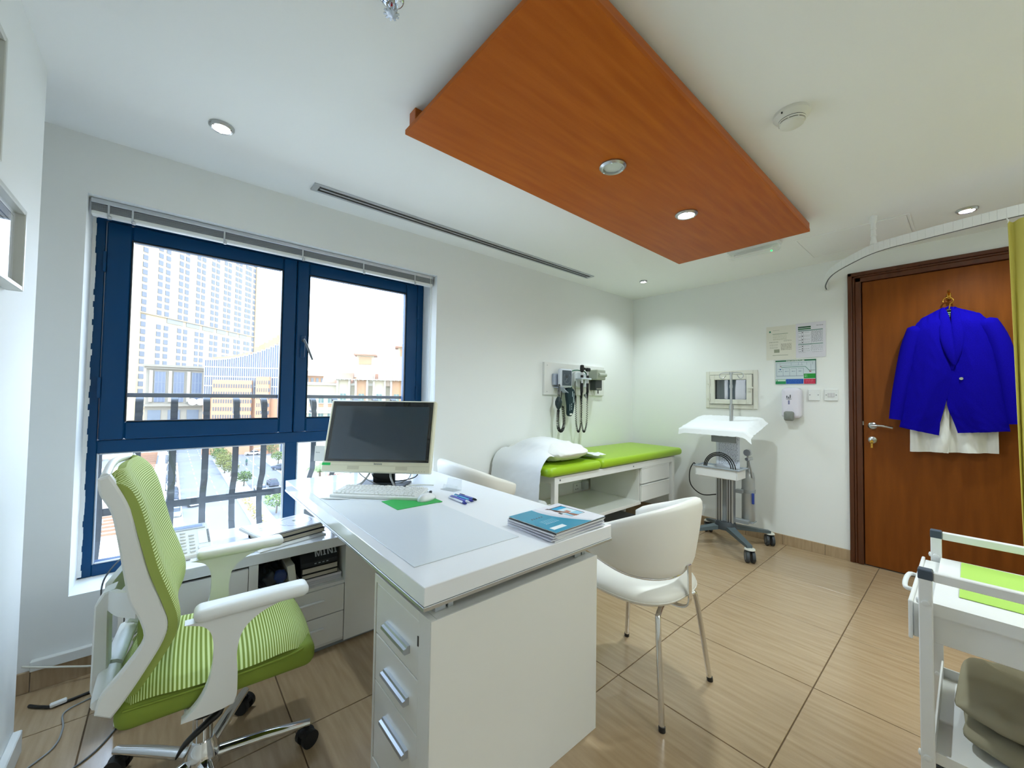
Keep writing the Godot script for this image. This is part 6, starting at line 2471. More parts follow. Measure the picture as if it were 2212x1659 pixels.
	for i in 2:
		var h := thing(heads[i][0], heads[i][2], "medical instrument", Vector3(-1.005 + heads[i][1], 1.41, 0.135))
		st = ns()
		if i == 0:
			lathe(st, [Vector2(0.0, 0.135), Vector2(0.017, 0.130), Vector2(0.020, 0.105), Vector2(0.019, 0.075), Vector2(0.010, 0.062)], 16)
		else:
			box(st, Vector3(0.004, 0.092, 0), Vector3(0.052, 0.036, 0.034), 0.008)
			lathe(st, [Vector2(0.0, 0.02), Vector2(0.012, 0.02), Vector2(0.008, -0.015), Vector2(0, -0.015)], 12, Transform3D(Basis(Vector3.BACK, PI / 2), Vector3(-0.03, 0.098, 0)))
		obj("head", st, M.black, h)
		st = ns()
		tube(st, [Vector3(0, 0.072, 0), Vector3(0, 0.03, 0)], 0.009, 12)
		tube(st, [Vector3(0, -0.005, 0), Vector3(0, -0.045, 0)], 0.009, 12)
		obj("chrome_neck", st, M.chrome, h)
		st = ns()
		tube(st, [Vector3(0, 0.036, 0), Vector3(0, 0.012, 0)], 0.014, 12)
		obj("dimmer_ring", st, M.black, h)
		st = ns()
		tube(st, [Vector3(0, -0.04, 0), Vector3(0, -0.13, 0)], [0.013, 0.012], 14)
		obj("grip", st, M.black, h)
		st = ns()
		var x1: float = -0.054 if i == 0 else -0.060
		var cord := smooth_path([Vector3(0.0, -0.13, 0), Vector3(0.004, -0.20, -0.005), Vector3(0.002, -0.42, -0.01), Vector3(x1 / 2, -0.50 if i == 0 else -0.505, -0.015), Vector3(x1, -0.42, -0.02), Vector3(x1 + 0.002, -0.22, -0.03), Vector3(x1 + 0.01, -0.16, -0.04)], 6)
		coil(st, cord, 0.0068, 70, 0.0024)
		tube(st, smooth_path([Vector3(x1 + 0.01, -0.16, -0.04), Vector3(x1 + 0.015, -0.08, -0.05), Vector3(x1 + 0.03, -0.02, -0.06)], 4), 0.0035, 7)
		obj("coiled_cord", st, M.black_rubber, h)
	# specula dispenser and its transformer
	var sd := thing("specula_dispenser", "grey box-shaped dispenser on a black charger at the end of the board", "dispenser", Vector3(-0.805, 1.46, 0.0265))
	st = ns()
	box(st, Vector3(0, 0.0, 0.065), Vector3(0.135, 0.10, 0.13), 0.006)
	obj("dispenser_box", st, mat(rgb8(172, 178, 162), 0.4), sd)
	st = ns()
	tube(st, [Vector3(-0.05, 0.0, 0.131), Vector3(0.067, 0.0, 0.131)], 0.018, 14)
	box(st, Vector3(0.03, -0.036, 0.1302), Vector3(0.03, 0.003, 0.001))
	obj("front_roll", st, mat(rgb8(184, 190, 178), 0.35), sd)
	st = ns()
	box(st, Vector3(0.025, -0.100, 0.045), Vector3(0.105, 0.105, 0.07), 0.004)
	var ch := obj("charger", st, mat(rgb8(58, 64, 66), 0.45), sd)
	st = ns()
	for k in 4: box(st, Vector3(-0.005 + k * 0.02, -0.138, 0.0805), Vector3(0.007, 0.014, 0.001))
	obj("indicator_marks", st, M.off_white, ch)
	st = ns()
	tube(st, [Vector3(0.052, -0.150, 0.05), Vector3(0.052, -0.185, 0.05)], 0.005, 8)
	obj("cable_stub", st, M.black, ch)


# ---------------------------------------------------------------- infusion stand with trays
func iv_trolley() -> void:
	var o := thing("medical_trolley", "grey wheeled medical stand with a covered tray, a basket and an infusion pole", "medical stand", Vector3(-0.42, 0, 1.165))
	# local axes as the room's; the door wall lies towards +x
	var st := ns()
	lathe(st, [Vector2(0.0, 0.205), Vector2(0.07, 0.205), Vector2(0.085, 0.175), Vector2(0.085, 0.145), Vector2(0.0, 0.135)], 20)
	obj("base_hub", st, M.dark_grey, o)
	for q in [[-0.235, 0.262], [0.292, 0.240], [0.24, -0.245], [-0.25, -0.235]]:
		var tip := Vector3(q[0], 0.125, q[1])
		st = ns()
		var d := Vector3(q[0], 0, q[1]).normalized()
		var side := Vector3(-d.z, 0, d.x)
		# tapering leg
		var a := d * 0.05 + Vector3(0, 0.18, 0)
		var p0 := [a + side * 0.035, a - side * 0.035]
		var p1 := [tip + side * 0.020, tip - side * 0.020]
		var hgt := Vector3(0, 0.035, 0)
		var mid := (a + tip) / 2 - hgt / 2
		face(st, [p0[0], p0[1], p1[1], p1[0]], mid)
		face(st, [p0[0] - hgt, p0[1] - hgt, p1[1] - hgt * 0.6, p1[0] - hgt * 0.6], mid)
		face(st, [p0[0], p1[0], p1[0] - hgt * 0.6, p0[0] - hgt], mid)
		face(st, [p0[1], p1[1], p1[1] - hgt * 0.6, p0[1] - hgt], mid)
		face(st, [p1[0], p1[1], p1[1] - hgt * 0.6, p1[0] - hgt * 0.6], mid)
		var leg := obj("leg", st, mat(rgb8(84, 98, 104), 0.4), o)
		st = ns()
		lathe(st, [Vector2(0, 0.006), Vector2(0.036, 0.004), Vector2(0.038, -0.004), Vector2(0, -0.006)], 20, Transform3D(Basis(), tip + Vector3(0, -0.024, 0)))
		obj("bumper", st, M.off_white, leg)
		st = ns()
		var cc := Vector3(tip.x, 0.045, tip.z)
		tube(st, [cc + Vector3(0, 0.055, 0), cc + Vector3(0, 0.02, 0)], 0.010, 10)
		for e in [-1, 1]:
			var ax := Vector3(0.55, 0, 0.84)
			tube(st, [cc + ax * e * 0.010, cc + ax * e * 0.030], 0.045, 22)
		var ca := obj("caster", st, M.dark_grey, leg)
		st = ns()
		for e in [-1, 1]:
			var ax := Vector3(0.55, 0, 0.84)
			tube(st, [cc + ax * e * 0.028, cc + ax * e * 0.032], 0.028, 18)
		obj("hub_cap", st, M.mid_grey, ca)
	# twin column of extrusions
	for z in [-0.042, 0.042]:
		st = ns()
		bx(st, -0.03, 0.03, 0.19, 0.93, z - 0.026, z + 0.026, 0.004)
		var c := obj("column", st, M.aluminium, o)
		st = ns()
		for e in [-0.010, 0.010]: bx(st, -0.0312, -0.029, 0.20, 0.92, z + e - 0.003, z + e + 0.003)
		obj("groove", st, M.black, c)
	st = ns()
	bx(st, -0.012, 0.012, 0.19, 0.93, -0.017, 0.017)
	obj("back_plate", st, M.grey_plastic, o)
	st = ns()
	bx(st, -0.05, 0.02, 0.87, 0.93, -0.10, 0.10, 0.004)
	obj("head_block", st, M.grey_plastic, o)
	# pole with hooks
	st = ns()
	tube(st, [Vector3(0.0, 0.9, 0.045), Vector3(0.0, 1.19, 0.045)], 0.014, 14)
	tube(st, [Vector3(0.0, 1.15, 0.045), Vector3(0.0, 1.185, 0.045)], 0.018, 14)
	tube(st, [Vector3(0.0, 1.19, 0.045), Vector3(0.0, 1.465, 0.045)], 0.0095, 14)
	tube(st, [Vector3(0.0, 1.335, 0.045), Vector3(0.0, 1.36, 0.045)], 0.013, 14)
	tube(st, [Vector3(0.0, 1.45, 0.045), Vector3(0.0, 1.47, 0.045)], 0.014, 14)
	obj("infusion_pole", st, M.steel, o)
	for e in [-1, 1]:
		st = ns()
		tube(st, smooth_path([Vector3(0.0, 1.46, 0.045), Vector3(0.0, 1.465, 0.045 + e * 0.05), Vector3(0.0, 1.455, 0.045 + e * 0.09), Vector3(0.0, 1.425, 0.045 + e * 0.092), Vector3(0.0, 1.415, 0.045 + e * 0.07), Vector3(0.01, 1.44, 0.045 + e * 0.045)], 6), 0.0035, 8)
		obj("hook", st, M.steel, o)
	# tilted tray
	var tt := Transform3D(Basis(Vector3.BACK, deg_to_rad(14)), Vector3(-0.05, 1.025, -0.01))
	st = ns()
	box(st, Vector3(0, 0, 0), Vector3(0.36, 0.018, 0.46), 0.004, tt)
	bar(st, tt * Vector3(0, 0, 0), Vector3(0, 0.93, 0), 0.06, 0.06)
	obj("tray", st, M.grey_plastic, o)
	st = ns()
	bar(st, Vector3(-0.14, 0.955, 0.245), Vector3(0.06, 1.005, 0.245), 0.016, 0.016, 0.002)
	obj("tray_handle", st, mat(rgb8(70, 76, 90), 0.4), o)
	# document in a sleeve hung on the column
	st = ns()
	card(st, Vector3(-0.045, 0.80, 0.035), Vector3(0, 0, 0.185), Vector3(0, 0.27, 0), 0.002)
	obj("document_sleeve", st, doc_print(), o, "printed document in a clear sleeve")
	# basket
	st = ns()
	for q in [[-0.205, -0.200, -0.17, 0.17], [-0.035, -0.030, -0.17, 0.17]]:
		bx(st, q[0], q[1], 0.595, 0.672, q[2] + 0.012, q[3] - 0.012, 0.002)
	for z in [-0.165, 0.160]:
		bx(st, -0.205, -0.030, 0.595, 0.672, z, z + 0.005, 0.002)
	bx(st, -0.20, -0.03, 0.592, 0.598, -0.158, 0.158, 0.002)
	var bk := obj("basket", st, M.white_plastic, o)
	st = ns()
	bx(st, -0.218, -0.020, 0.668, 0.680, -0.182, -0.160, 0.003)
	bx(st, -0.218, -0.020, 0.668, 0.680, 0.160, 0.182, 0.003)
	bx(st, -0.218, -0.196, 0.668, 0.680, -0.160, 0.160, 0.003)
	bx(st, -0.040, -0.020, 0.668, 0.680, -0.160, 0.160, 0.003)
	obj("rim", st, mat(rgb8(160, 168, 176), 0.4), bk)
	# gas cylinder with regulator
	var g := thing("gas_cylinder", "small grey gas cylinder strapped behind the medical stand", "gas cylinder", Vector3(-0.30, 0.215, 1.30))
	st = ns()
	lathe(st, [Vector2(0.0, 0.0), Vector2(0.044, 0.0), Vector2(0.05, 0.012), Vector2(0.05, 0.36), Vector2(0.042, 0.40), Vector2(0.022, 0.425), Vector2(0.016, 0.45), Vector2(0.0, 0.45)], 28)
	obj("bottle", st, mat(rgb8(176, 180, 180), 0.35, 0.4), g)
	st = ns()
	tube(st, [Vector3(0, 0.44, 0), Vector3(0, 0.53, 0)], 0.012, 12)
	tube(st, [Vector3(-0.04, 0.52, 0.0), Vector3(0.05, 0.52, 0.01)], 0.014, 12)
	lathe(st, [Vector2(0, 0.016), Vector2(0.028, 0.016), Vector2(0.030, -0.010), Vector2(0, -0.014)], 20, Transform3D(Basis(Vector3.BACK, PI / 2), Vector3(-0.03, 0.575, 0.005)))
	tube(st, [Vector3(-0.01, 0.53, 0.0), Vector3(-0.02, 0.57, 0.0)], 0.008, 10)
	tube(st, smooth_path([Vector3(-0.03, 0.51, 0.02), Vector3(-0.035, 0.47, 0.025), Vector3(-0.03, 0.41, 0.035), Vector3(-0.03, 0.37, 0.04)], 4), 0.007, 8)
	obj("regulator", st, M.steel, g)
	st = ns()
	lathe(st, [Vector2(0.051, 0.235), Vector2(0.053, 0.235), Vector2(0.053, 0.265), Vector2(0.051, 0.265)], 28)
	bx(st, -0.09, -0.045, 0.235, 0.265, -0.07, -0.02, 0.002)
	obj("strap", st, M.grey_plastic, g)
	st = ns()
	bx(st, -0.10, -0.05, -0.008, 0.02, -0.08, 0.03, 0.002)
	bx(st, -0.05, 0.05, -0.008, -0.0005, -0.05, 0.05, 0.002)
	obj("foot_bracket", st, M.grey_plastic, g)
	st = ns()
	box(st, Vector3(-0.045, 0.20, 0.05), Vector3(0.012, 0.09, 0.018), 0.003)
	obj("blue_tag", st, mat(rgb8(40, 66, 150), 0.5), g)
	# white cloth over the tray
	var nz := FastNoiseLite.new()
	nz.seed = 12
	nz.frequency = 6.0
	st = ns()
	var ct := Transform3D(Basis(Vector3.BACK, deg_to_rad(14)), Vector3(-0.47, 1.037, 1.155))
	sheet_grid(st, func(u, v):
		var x: float = lerpf(-0.235, 0.195, v)
		var z: float = lerpf(-0.285, 0.285, u)
		var y := 0.0
		var w: float = nz.get_noise_2d(x * 3.0, z * 3.0)
		if x < -0.18:
			y -= (-0.18 - x) * 0.9
			x += (-0.18 - x) * 0.55 - 0.008
		if absf(z) > 0.235: y -= (absf(z) - 0.235) * (1.0 if z > 0 else 0.35)
		return ct * Vector3(x, y + 0.004 + absf(w) * 0.010, z + w * 0.01), 30, 24, Vector2(1, 1), 0.0012)
	top("tray_cloth", st, M.tissue, "white disposable cloth spread over the stand's tilted tray", "cloth")
	# black cable coiled in the basket and hanging down
	st = ns()
	for k in 3:
		var pts := []
		var r := 0.085 + k * 0.012
		for i in 15:
			var a := PI * (0.02 + 0.96 * i / 14.0)
			pts.append(Vector3(-0.54 - k * 0.018, 0.66 + sin(a) * r * 1.25, 1.155 + 0.01 * k + cos(a) * r * 1.15))
		tube(st, pts, 0.0045, 8)
	tube(st, smooth_path([Vector3(-0.60, 0.60, 1.02), Vector3(-0.615, 0.66, 1.0), Vector3(-0.62, 0.69, 0.985), Vector3(-0.63, 0.62, 0.955), Vector3(-0.61, 0.50, 0.955), Vector3(-0.55, 0.42, 1.02), Vector3(-0.455, 0.42, 1.10)], 6), 0.0045, 8)
	top("black_cable", st, M.black_rubber, "black cable coiled in the stand's basket and hanging in a loop", "cable")


func doc_print() -> StandardMaterial3D:
	var w := 120
	var h := 170
	var img := Image.create(w, h, false, Image.FORMAT_RGB8)
	img.fill(rgb8(224, 228, 238))
	for k in 24:
		var y := 14 + k * 6
		var x := 12
		while x < w - 14:
			var e := rng.randi_range(4, 14)
			img.fill_rect(Rect2i(x, y, e, 2), rgb8(110, 116, 136) if k % 5 else rgb8(70, 76, 96))
			x += e + 3
	var m := mat(Color.WHITE, 0.25)
	m.albedo_texture = ImageTexture.create_from_image(img)
	return m


# ---------------------------------------------------------------- instrument trolley at the frame's edge
func steel_trolley() -> void:
	var o := thing("instrument_trolley", "white metal trolley with rails, a drawer and a lower shelf", "trolley", Vector3(-2.325, 0, 2.77))
	# local x -0.24..0.24, z -0.31..0.31
	var st: SurfaceTool
	for x in [-0.235, 0.235]:
		for z in [-0.31, 0.31]:
			st = ns()
			bx(st, x - 0.0125, x + 0.0125, 0.06, 0.80, z - 0.0125, z + 0.0125, 0.002)
			var p := obj("post", st, M.white, o)
			st = ns()
			bx(st, x - 0.0135, x + 0.0135, 0.79, 0.815, z - 0.0135, z + 0.0135, 0.002)
			obj("corner_cap", st, mat(rgb8(62, 74, 88), 0.5), p)
			for y in [0.732, 0.352]:
				st = ns()
				lathe(st, [Vector2(0, 0.006), Vector2(0.007, 0.004), Vector2(0.008, 0.0)], 12, Transform3D(Basis(Vector3.RIGHT, -PI / 2), Vector3(x, y, z - 0.0125)))
				lathe(st, [Vector2(0, 0.006), Vector2(0.007, 0.004), Vector2(0.008, 0.0)], 12, Transform3D(Basis(Vector3.BACK, PI / 2), Vector3(x - 0.0125, y, z)))
				obj("bolt", st, M.white_plastic, p)
			st = ns()
			tube(st, [Vector3(x, 0.06, z), Vector3(x, 0.045, z)], 0.008, 10)
			for e in [-1, 1]: tube(st, [Vector3(x + e * 0.006, 0.03, z), Vector3(x + e * 0.018, 0.03, z)], 0.030, 16)
			obj("caster", st, M.dark_grey, p)
	for x in [-0.235, 0.235]:
		st = ns()
		bx(st, x - 0.010, x + 0.010, 0.789, 0.812, -0.2965, 0.2965, 0.002)
		obj("rail", st, M.white, o)
	st = ns()
	bx(st, -0.222, 0.222, 0.722, 0.730, -0.30, 0.30, 0.001)
	bx(st, -0.224, -0.220, 0.700, 0.730, -0.30, 0.30)
	bx(st, 0.220, 0.224, 0.700, 0.730, -0.30, 0.30)
	obj("top_shelf", st, M.white, o)
	st = ns()
	bx(st, -0.222, 0.222, 0.340, 0.350, -0.30, 0.30, 0.001)
	bx(st, -0.224, -0.218, 0.335, 0.362, -0.30, 0.30)
	bx(st, 0.218, 0.224, 0.335, 0.380, -0.30, 0.30)
	bx(st, -0.222, 0.222, 0.345, 0.40, -0.302, -0.298)
	obj("lower_shelf", st, M.white, o)
	# drawer that opens at the far end
	st = ns()
	bx(st, -0.214, 0.214, 0.628, 0.716, -0.335, 0.26, 0.002)
	var d := obj("drawer", st, M.white, o)
	st = ns()
	bx(st, -0.225, 0.225, 0.624, 0.722, -0.343, -0.335, 0.002)
	obj("drawer_front", st, M.white, d)
	st = ns()
	tube(st, smooth_path([Vector3(-0.07, 0.70, -0.343), Vector3(-0.066, 0.702, -0.360), Vector3(0.0, 0.704, -0.364), Vector3(0.066, 0.702, -0.360), Vector3(0.07, 0.70, -0.343)], 4), 0.006, 8)
	obj("drawer_pull", st, M.white_plastic, d)
	# lime cloth and folded grey fabric
	st = ns()
	sheet_grid(st, func(u, v): return Vector3(lerpf(-2.455, -2.115, u), 0.7315 + 0.001 * sin(u * 8.0) * sin(v * 7.0) + 0.001, lerpf(3.05, 2.515, v)), 12, 14, Vector2(1, 1), 0.0014)
	top("lime_cloth", st, M.lime_cloth, "lime green cloth laid on the top shelf of the white trolley", "cloth")
	var nz := FastNoiseLite.new()
	nz.seed = 31
	nz.frequency = 7.0
	var kt := thing("folded_blanket", "folded khaki-grey blanket on the lower shelf of the white trolley", "blanket", Vector3(-2.305, 0.3505, 2.775))
	for k in 2:
		st = ns()
		var y0 := 0.002 + k * 0.058
		blob(st, func(u, v):
			var a: float = u * TAU
			var e: float = v * PI
			var ca := cos(a)
			var sa := sin(a)
			var kk: float = pow(sin(e), 0.3)
			var x: float = signf(ca) * pow(absf(ca), 0.35) * (0.190 - k * 0.006) * kk
			var z: float = signf(sa) * pow(absf(sa), 0.35) * 0.262 * kk
			var w: float = nz.get_noise_3d(x * 1.4, y0 * 4.0, z * 1.4) * 0.014
			return Vector3(x + w + k * 0.010, y0 + 0.029 - cos(e) * 0.0288 + (w * 1.6 if e > 1.5 else 0.0) * (1.0 if k == 1 else 0.2), z + w - k * 0.006), 48, 14)
		obj("fold", st, M.khaki_cloth, kt)


# ---------------------------------------------------------------- curtain and jacket
func curtain_and_rail() -> void:
	var y := 2.155
	var r := thing("curtain_rail", "white curved curtain rail hung from the ceiling", "curtain rail")
	var path := smooth_path([Vector3(-0.004, y, 1.785), Vector3(-0.18, y, 1.812), Vector3(-0.46, y, 1.905), Vector3(-0.70, y, 2.065), Vector3(-0.83, y, 2.195), Vector3(-0.885, y, 2.36), Vector3(-0.935, y, 2.56), Vector3(-0.965, y, 2.75), Vector3(-0.98, y, 3.2), Vector3(-0.98, y, 4.39)], 6)
	var st := ns()
	for i in path.size() - 1:
		bar(st, path[i] + Vector3(0, 0.014, 0), path[i + 1] + Vector3(0, 0.014, 0) + (path[i + 1] - path[i]) * 0.04, 0.016, 0.054, 0.002)
	obj("track", st, M.white, r)
	st = ns()
	for i in path.size() - 1:
		bar(st, path[i] - Vector3(0, 0.0135, 0), path[i + 1] - Vector3(0, 0.0135, 0), 0.007, 0.002)
	obj("groove", st, M.dark_grey, r)
	st = ns()
	lathe(st, [Vector2(0.0, H - y), Vector2(0.020, H - y), Vector2(0.018, H - y - 0.03), Vector2(0.012, H - y - 0.05), Vector2(0.0115, 0.075), Vector2(0.015, 0.065), Vector2(0.017, 0.042), Vector2(0.0, 0.040)], 18, Transform3D(Basis(), Vector3(-0.805, y, 2.165)))
	for q in [0.135, 0.095]:
		lathe(st, [Vector2(0.013, q + 0.004), Vector2(0.0155, q), Vector2(0.013, q - 0.004)], 16, Transform3D(Basis(), Vector3(-0.805, y, 2.165)))
	obj("hanger_rod", st, M.white, r)
	st = ns()
	bx(st, -0.010, 0.0, y - 0.022, y + 0.048, 1.773, 1.799, 0.002)
	obj("wall_flange", st, M.white, r)
	# curtain in soft pleats, gathered at its edge
	var c := thing("privacy_curtain", "yellow-green privacy curtain hanging in pleats from the rail", "curtain")
	st = ns()
	sheet_grid(st, func(u, v):
		var z: float = 2.662 + u * 0.95
		var ph: float = u * TAU * 9.0
		var amp: float = 0.022 + 0.016 * v
		var x: float = -0.958 + amp * sin(ph) + 0.010 * sin(ph * 0.5 + 1.0)
		z += 0.016 * cos(ph) * (0.5 + v)
		return Vector3(x, lerpf(2.132, 0.05, v) - 0.006 * absf(sin(ph)) * (1.0 - v), z + 0.018 * v), 150, 24, Vector2(1, 1), 0.0015)
	obj("fabric", st, M.curtain, c)
	st = ns()
	for k in 11:
		var z := 2.668 + k * 0.09
		tube(st, smooth_path([Vector3(-0.962, 2.141, z), Vector3(-0.966, 2.128, z + 0.004), Vector3(-0.956, 2.12, z + 0.002)], 3), 0.0022, 6)
	obj("hooks", st, M.white_plastic, c)


func jacket_on_door() -> void:
	# brass hook on the door leaf
	var h := thing("coat_hook", "brass coat hook on the wooden door", "hook", Vector3(-0.004, 1.965, 2.452))
	var st := ns()
	box(st, Vector3(-0.004, 0.0, 0), Vector3(0.008, 0.05, 0.022), 0.003)
	tube(st, smooth_path([Vector3(-0.006, 0.01, 0), Vector3(-0.03, 0.02, 0), Vector3(-0.048, 0.035, 0)], 4), 0.006, 10)
	tube(st, smooth_path([Vector3(-0.006, -0.012, 0), Vector3(-0.032, -0.03, 0), Vector3(-0.05, -0.012, 0)], 4), 0.006, 10)
	obj("hook_body", st, M.brass, h)
	# hanger
	var g := thing("clothes_hanger", "brass-hooked clothes hanger inside the blue jacket", "hanger", Vector3(-0.042, 1.90, 2.452))
	st = ns()
	var ring := []
	for k in 16:
		var a := deg_to_rad(-60 + k * 17.0)
		ring.append(Vector3(0, 0.030 + 0.024 * sin(a), -0.004 + 0.024 * cos(a)))
	tube(st, ring, 0.0035, 8)
	tube(st, [Vector3(0, -0.03, 0), Vector3(0, 0.012, 0.006)], 0.0035, 8)
	obj("hook", st, M.brass, g)
	st = ns()
	tube(st, smooth_path([Vector3(0.006, -0.14, -0.13), Vector3(0, -0.075, -0.06), Vector3(0, -0.035, 0), Vector3(0, -0.075, 0.06), Vector3(0.006, -0.14, 0.13)], 5), 0.010, 8)
	obj("shoulder_bar", st, mat(rgb8(40, 34, 30), 0.5), g)
	# white shirt below
	var nz := FastNoiseLite.new()
	nz.seed = 3
	nz.frequency = 5.0
	st = ns()
	sheet_grid(st, func(u, v):
		var z: float = lerpf(2.262, 2.648, u) + 0.012 * (u - 0.5) * v
		var y: float = lerpf(1.45, 0.888 + 0.030 * u, v)
		var f: float = 0.014 * sin(u * 19.0 + 0.6) * v + 0.012 * nz.get_noise_2d(u * 2.0, v)
		return Vector3(-0.044 - f * 1.6 - 0.02 * sin(u * PI), y, z), 60, 16, Vector2(1, 1), 0.0015)
	var sh := top("white_shirt", st, M.cotton, "white shirt hanging under the blue jacket on the door", "shirt")
	st = ns()
	sheet_grid(st, func(u, v): return Vector3(-0.072 - 0.004 * sin(v * 5.0), lerpf(1.42, 0.897, v), lerpf(2.418, 2.442, u) + 0.004 * sin(v * 4.0)), 3, 14, Vector2(1, 1), 0.0015)
	obj("button_placket", st, M.cotton, sh)
	# blue jacket
	var j := thing("blue_jacket", "royal blue wool jacket hanging open on the wooden door", "jacket")
	var left_in := [Vector2(2.428, 1.885), Vector2(2.440, 1.80), Vector2(2.452, 1.70), Vector2(2.466, 1.58), Vector2(2.474, 1.47), Vector2(2.452, 1.36), Vector2(2.425, 1.20), Vector2(2.404, 1.10), Vector2(2.396, 1.015)]
	var left_out := [Vector2(2.318, 1.818), Vector2(2.284, 1.74), Vector2(2.275, 1.60), Vector2(2.268, 1.50), Vector2(2.258, 1.40), Vector2(2.245, 1.30), Vector2(2.228, 1.18), Vector2(2.214, 1.10), Vector2(2.206, 1.060)]
	var right_in := [Vector2(2.470, 1.882), Vector2(2.462, 1.80), Vector2(2.458, 1.70), Vector2(2.462, 1.58), Vector2(2.452, 1.47), Vector2(2.440, 1.36), Vector2(2.438, 1.22), Vector2(2.464, 1.12), Vector2(2.484, 1.038)]
	var right_out := [Vector2(2.584, 1.822), Vector2(2.624, 1.755), Vector2(2.640, 1.62), Vector2(2.652, 1.50), Vector2(2.662, 1.40), Vector2(2.672, 1.30), Vector2(2.684, 1.18), Vector2(2.694, 1.10), Vector2(2.698, 1.066)]
	var panel := func(a: Array, b: Array, flip: bool, lift: float) -> SurfaceTool:
		var s2 := ns()
		var pa := []
		var pb := []
		for q in a: pa.append(Vector3(0, q.y, q.x))
		for q in b: pb.append(Vector3(0, q.y, q.x))
		var ca := smooth_path(pa, 4)
		var cb := smooth_path(pb, 4)
		var m := ca.size() - 1
		sheet_grid(s2, func(u, v):
			var i := int(round(v * m))
			var w: float = u if not flip else 1.0 - u
			var p: Vector3 = cb[i].lerp(ca[i], w)
			var bulge: float = 0.030 + 0.050 * sin(PI * clampf(0.12 + 0.76 * w, 0, 1)) * smoothstep(0.0, 0.16, v) + 0.015 * sin(v * 3.0)
			var crease: float = 0.006 * sin(w * 11.0 + v * 3.0) * v + 0.008 * nz.get_noise_2d(w * 1.5 + lift * 50.0, v * 2.0)
			return Vector3(-(bulge + crease + lift + 0.028), p.y, p.z), 18, m, Vector2(1, 1), 0.004)
		return s2
	obj("front_panel", panel.call(left_in, left_out, false, 0.006), M.blue_wool, j)
	obj("front_panel", panel.call(right_in, right_out, true, 0.0), M.blue_wool, j)
	# sleeves
	for q in [[Vector3(-0.065, 1.765, 2.305), Vector3(-0.072, 1.62, 2.262), Vector3(-0.080, 1.40, 2.226), Vector3(-0.085, 1.24, 2.203), Vector3(-0.086, 1.112, 2.188)], [Vector3(-0.065, 1.775, 2.605), Vector3(-0.072, 1.63, 2.662), Vector3(-0.080, 1.40, 2.700), Vector3(-0.085, 1.24, 2.716), Vector3(-0.086, 1.112, 2.728)]]:
		st = ns()
		var pts := smooth_path(q, 5)
		var rr := []
		for i in pts.size(): rr.append(lerpf(0.052, 0.036, float(i) / pts.size()) if i > 0 else 0.030)
		tube(st, pts, rr, 18)
		obj("sleeve", st, M.blue_wool, j)
	# rolled shawl lapels and standing collar
	for q in [[Vector3(-0.075, 1.875, 2.424), Vector3(-0.100, 1.79, 2.432), Vector3(-0.118, 1.68, 2.438), Vector3(-0.125, 1.57, 2.455), Vector3(-0.118, 1.485, 2.474)], [Vector3(-0.070, 1.875, 2.474), Vector3(-0.096, 1.79, 2.486), Vector3(-0.112, 1.68, 2.492), Vector3(-0.116, 1.57, 2.484), Vector3(-0.106, 1.46, 2.462)]]:
		st = ns()
		tube(st, smooth_path(q, 5), [0.010, 0.014, 0.018, 0.021, 0.024, 0.026, 0.028, 0.030, 0.031, 0.031, 0.031, 0.030, 0.029, 0.027, 0.025, 0.022, 0.020, 0.017, 0.014, 0.010, 0.006], 14, false, 0.42)
		obj("lapel", st, M.blue_wool, j)
	st = ns()
	sheet_grid(st, func(u, v):
		var a: float = lerpf(-2.3, 2.3, u)
		return Vector3(-0.062 + 0.026 * cos(a), 1.865 + 0.030 * v - 0.02 * absf(sin(a)), 2.450 + 0.036 * sin(a)), 16, 4, Vector2(1, 1), 0.003)
	obj("collar", st, M.blue_wool, j)
	st = ns()
	for k in 4: box(st, Vector3(-0.050, 1.848 - k * 0.012, 2.449), Vector3(0.004, 0.005, 0.022 - k * 0.003))
	obj("neck_label", st, mat(rgb8(150, 214, 190), 0.7), j, "pale green striped neck label")
	st = ns()
	lathe(st, [Vector2(0, 0.006), Vector2(0.009, 0.004), Vector2(0.010, -0.003), Vector2(0, -0.004)], 14, Transform3D(Basis(Vector3.BACK, PI / 2), Vector3(-0.122, 1.395, 2.502)))
	obj("button", st, mat(rgb8(196, 200, 190), 0.15, 0.6), j, "pale metallic button")


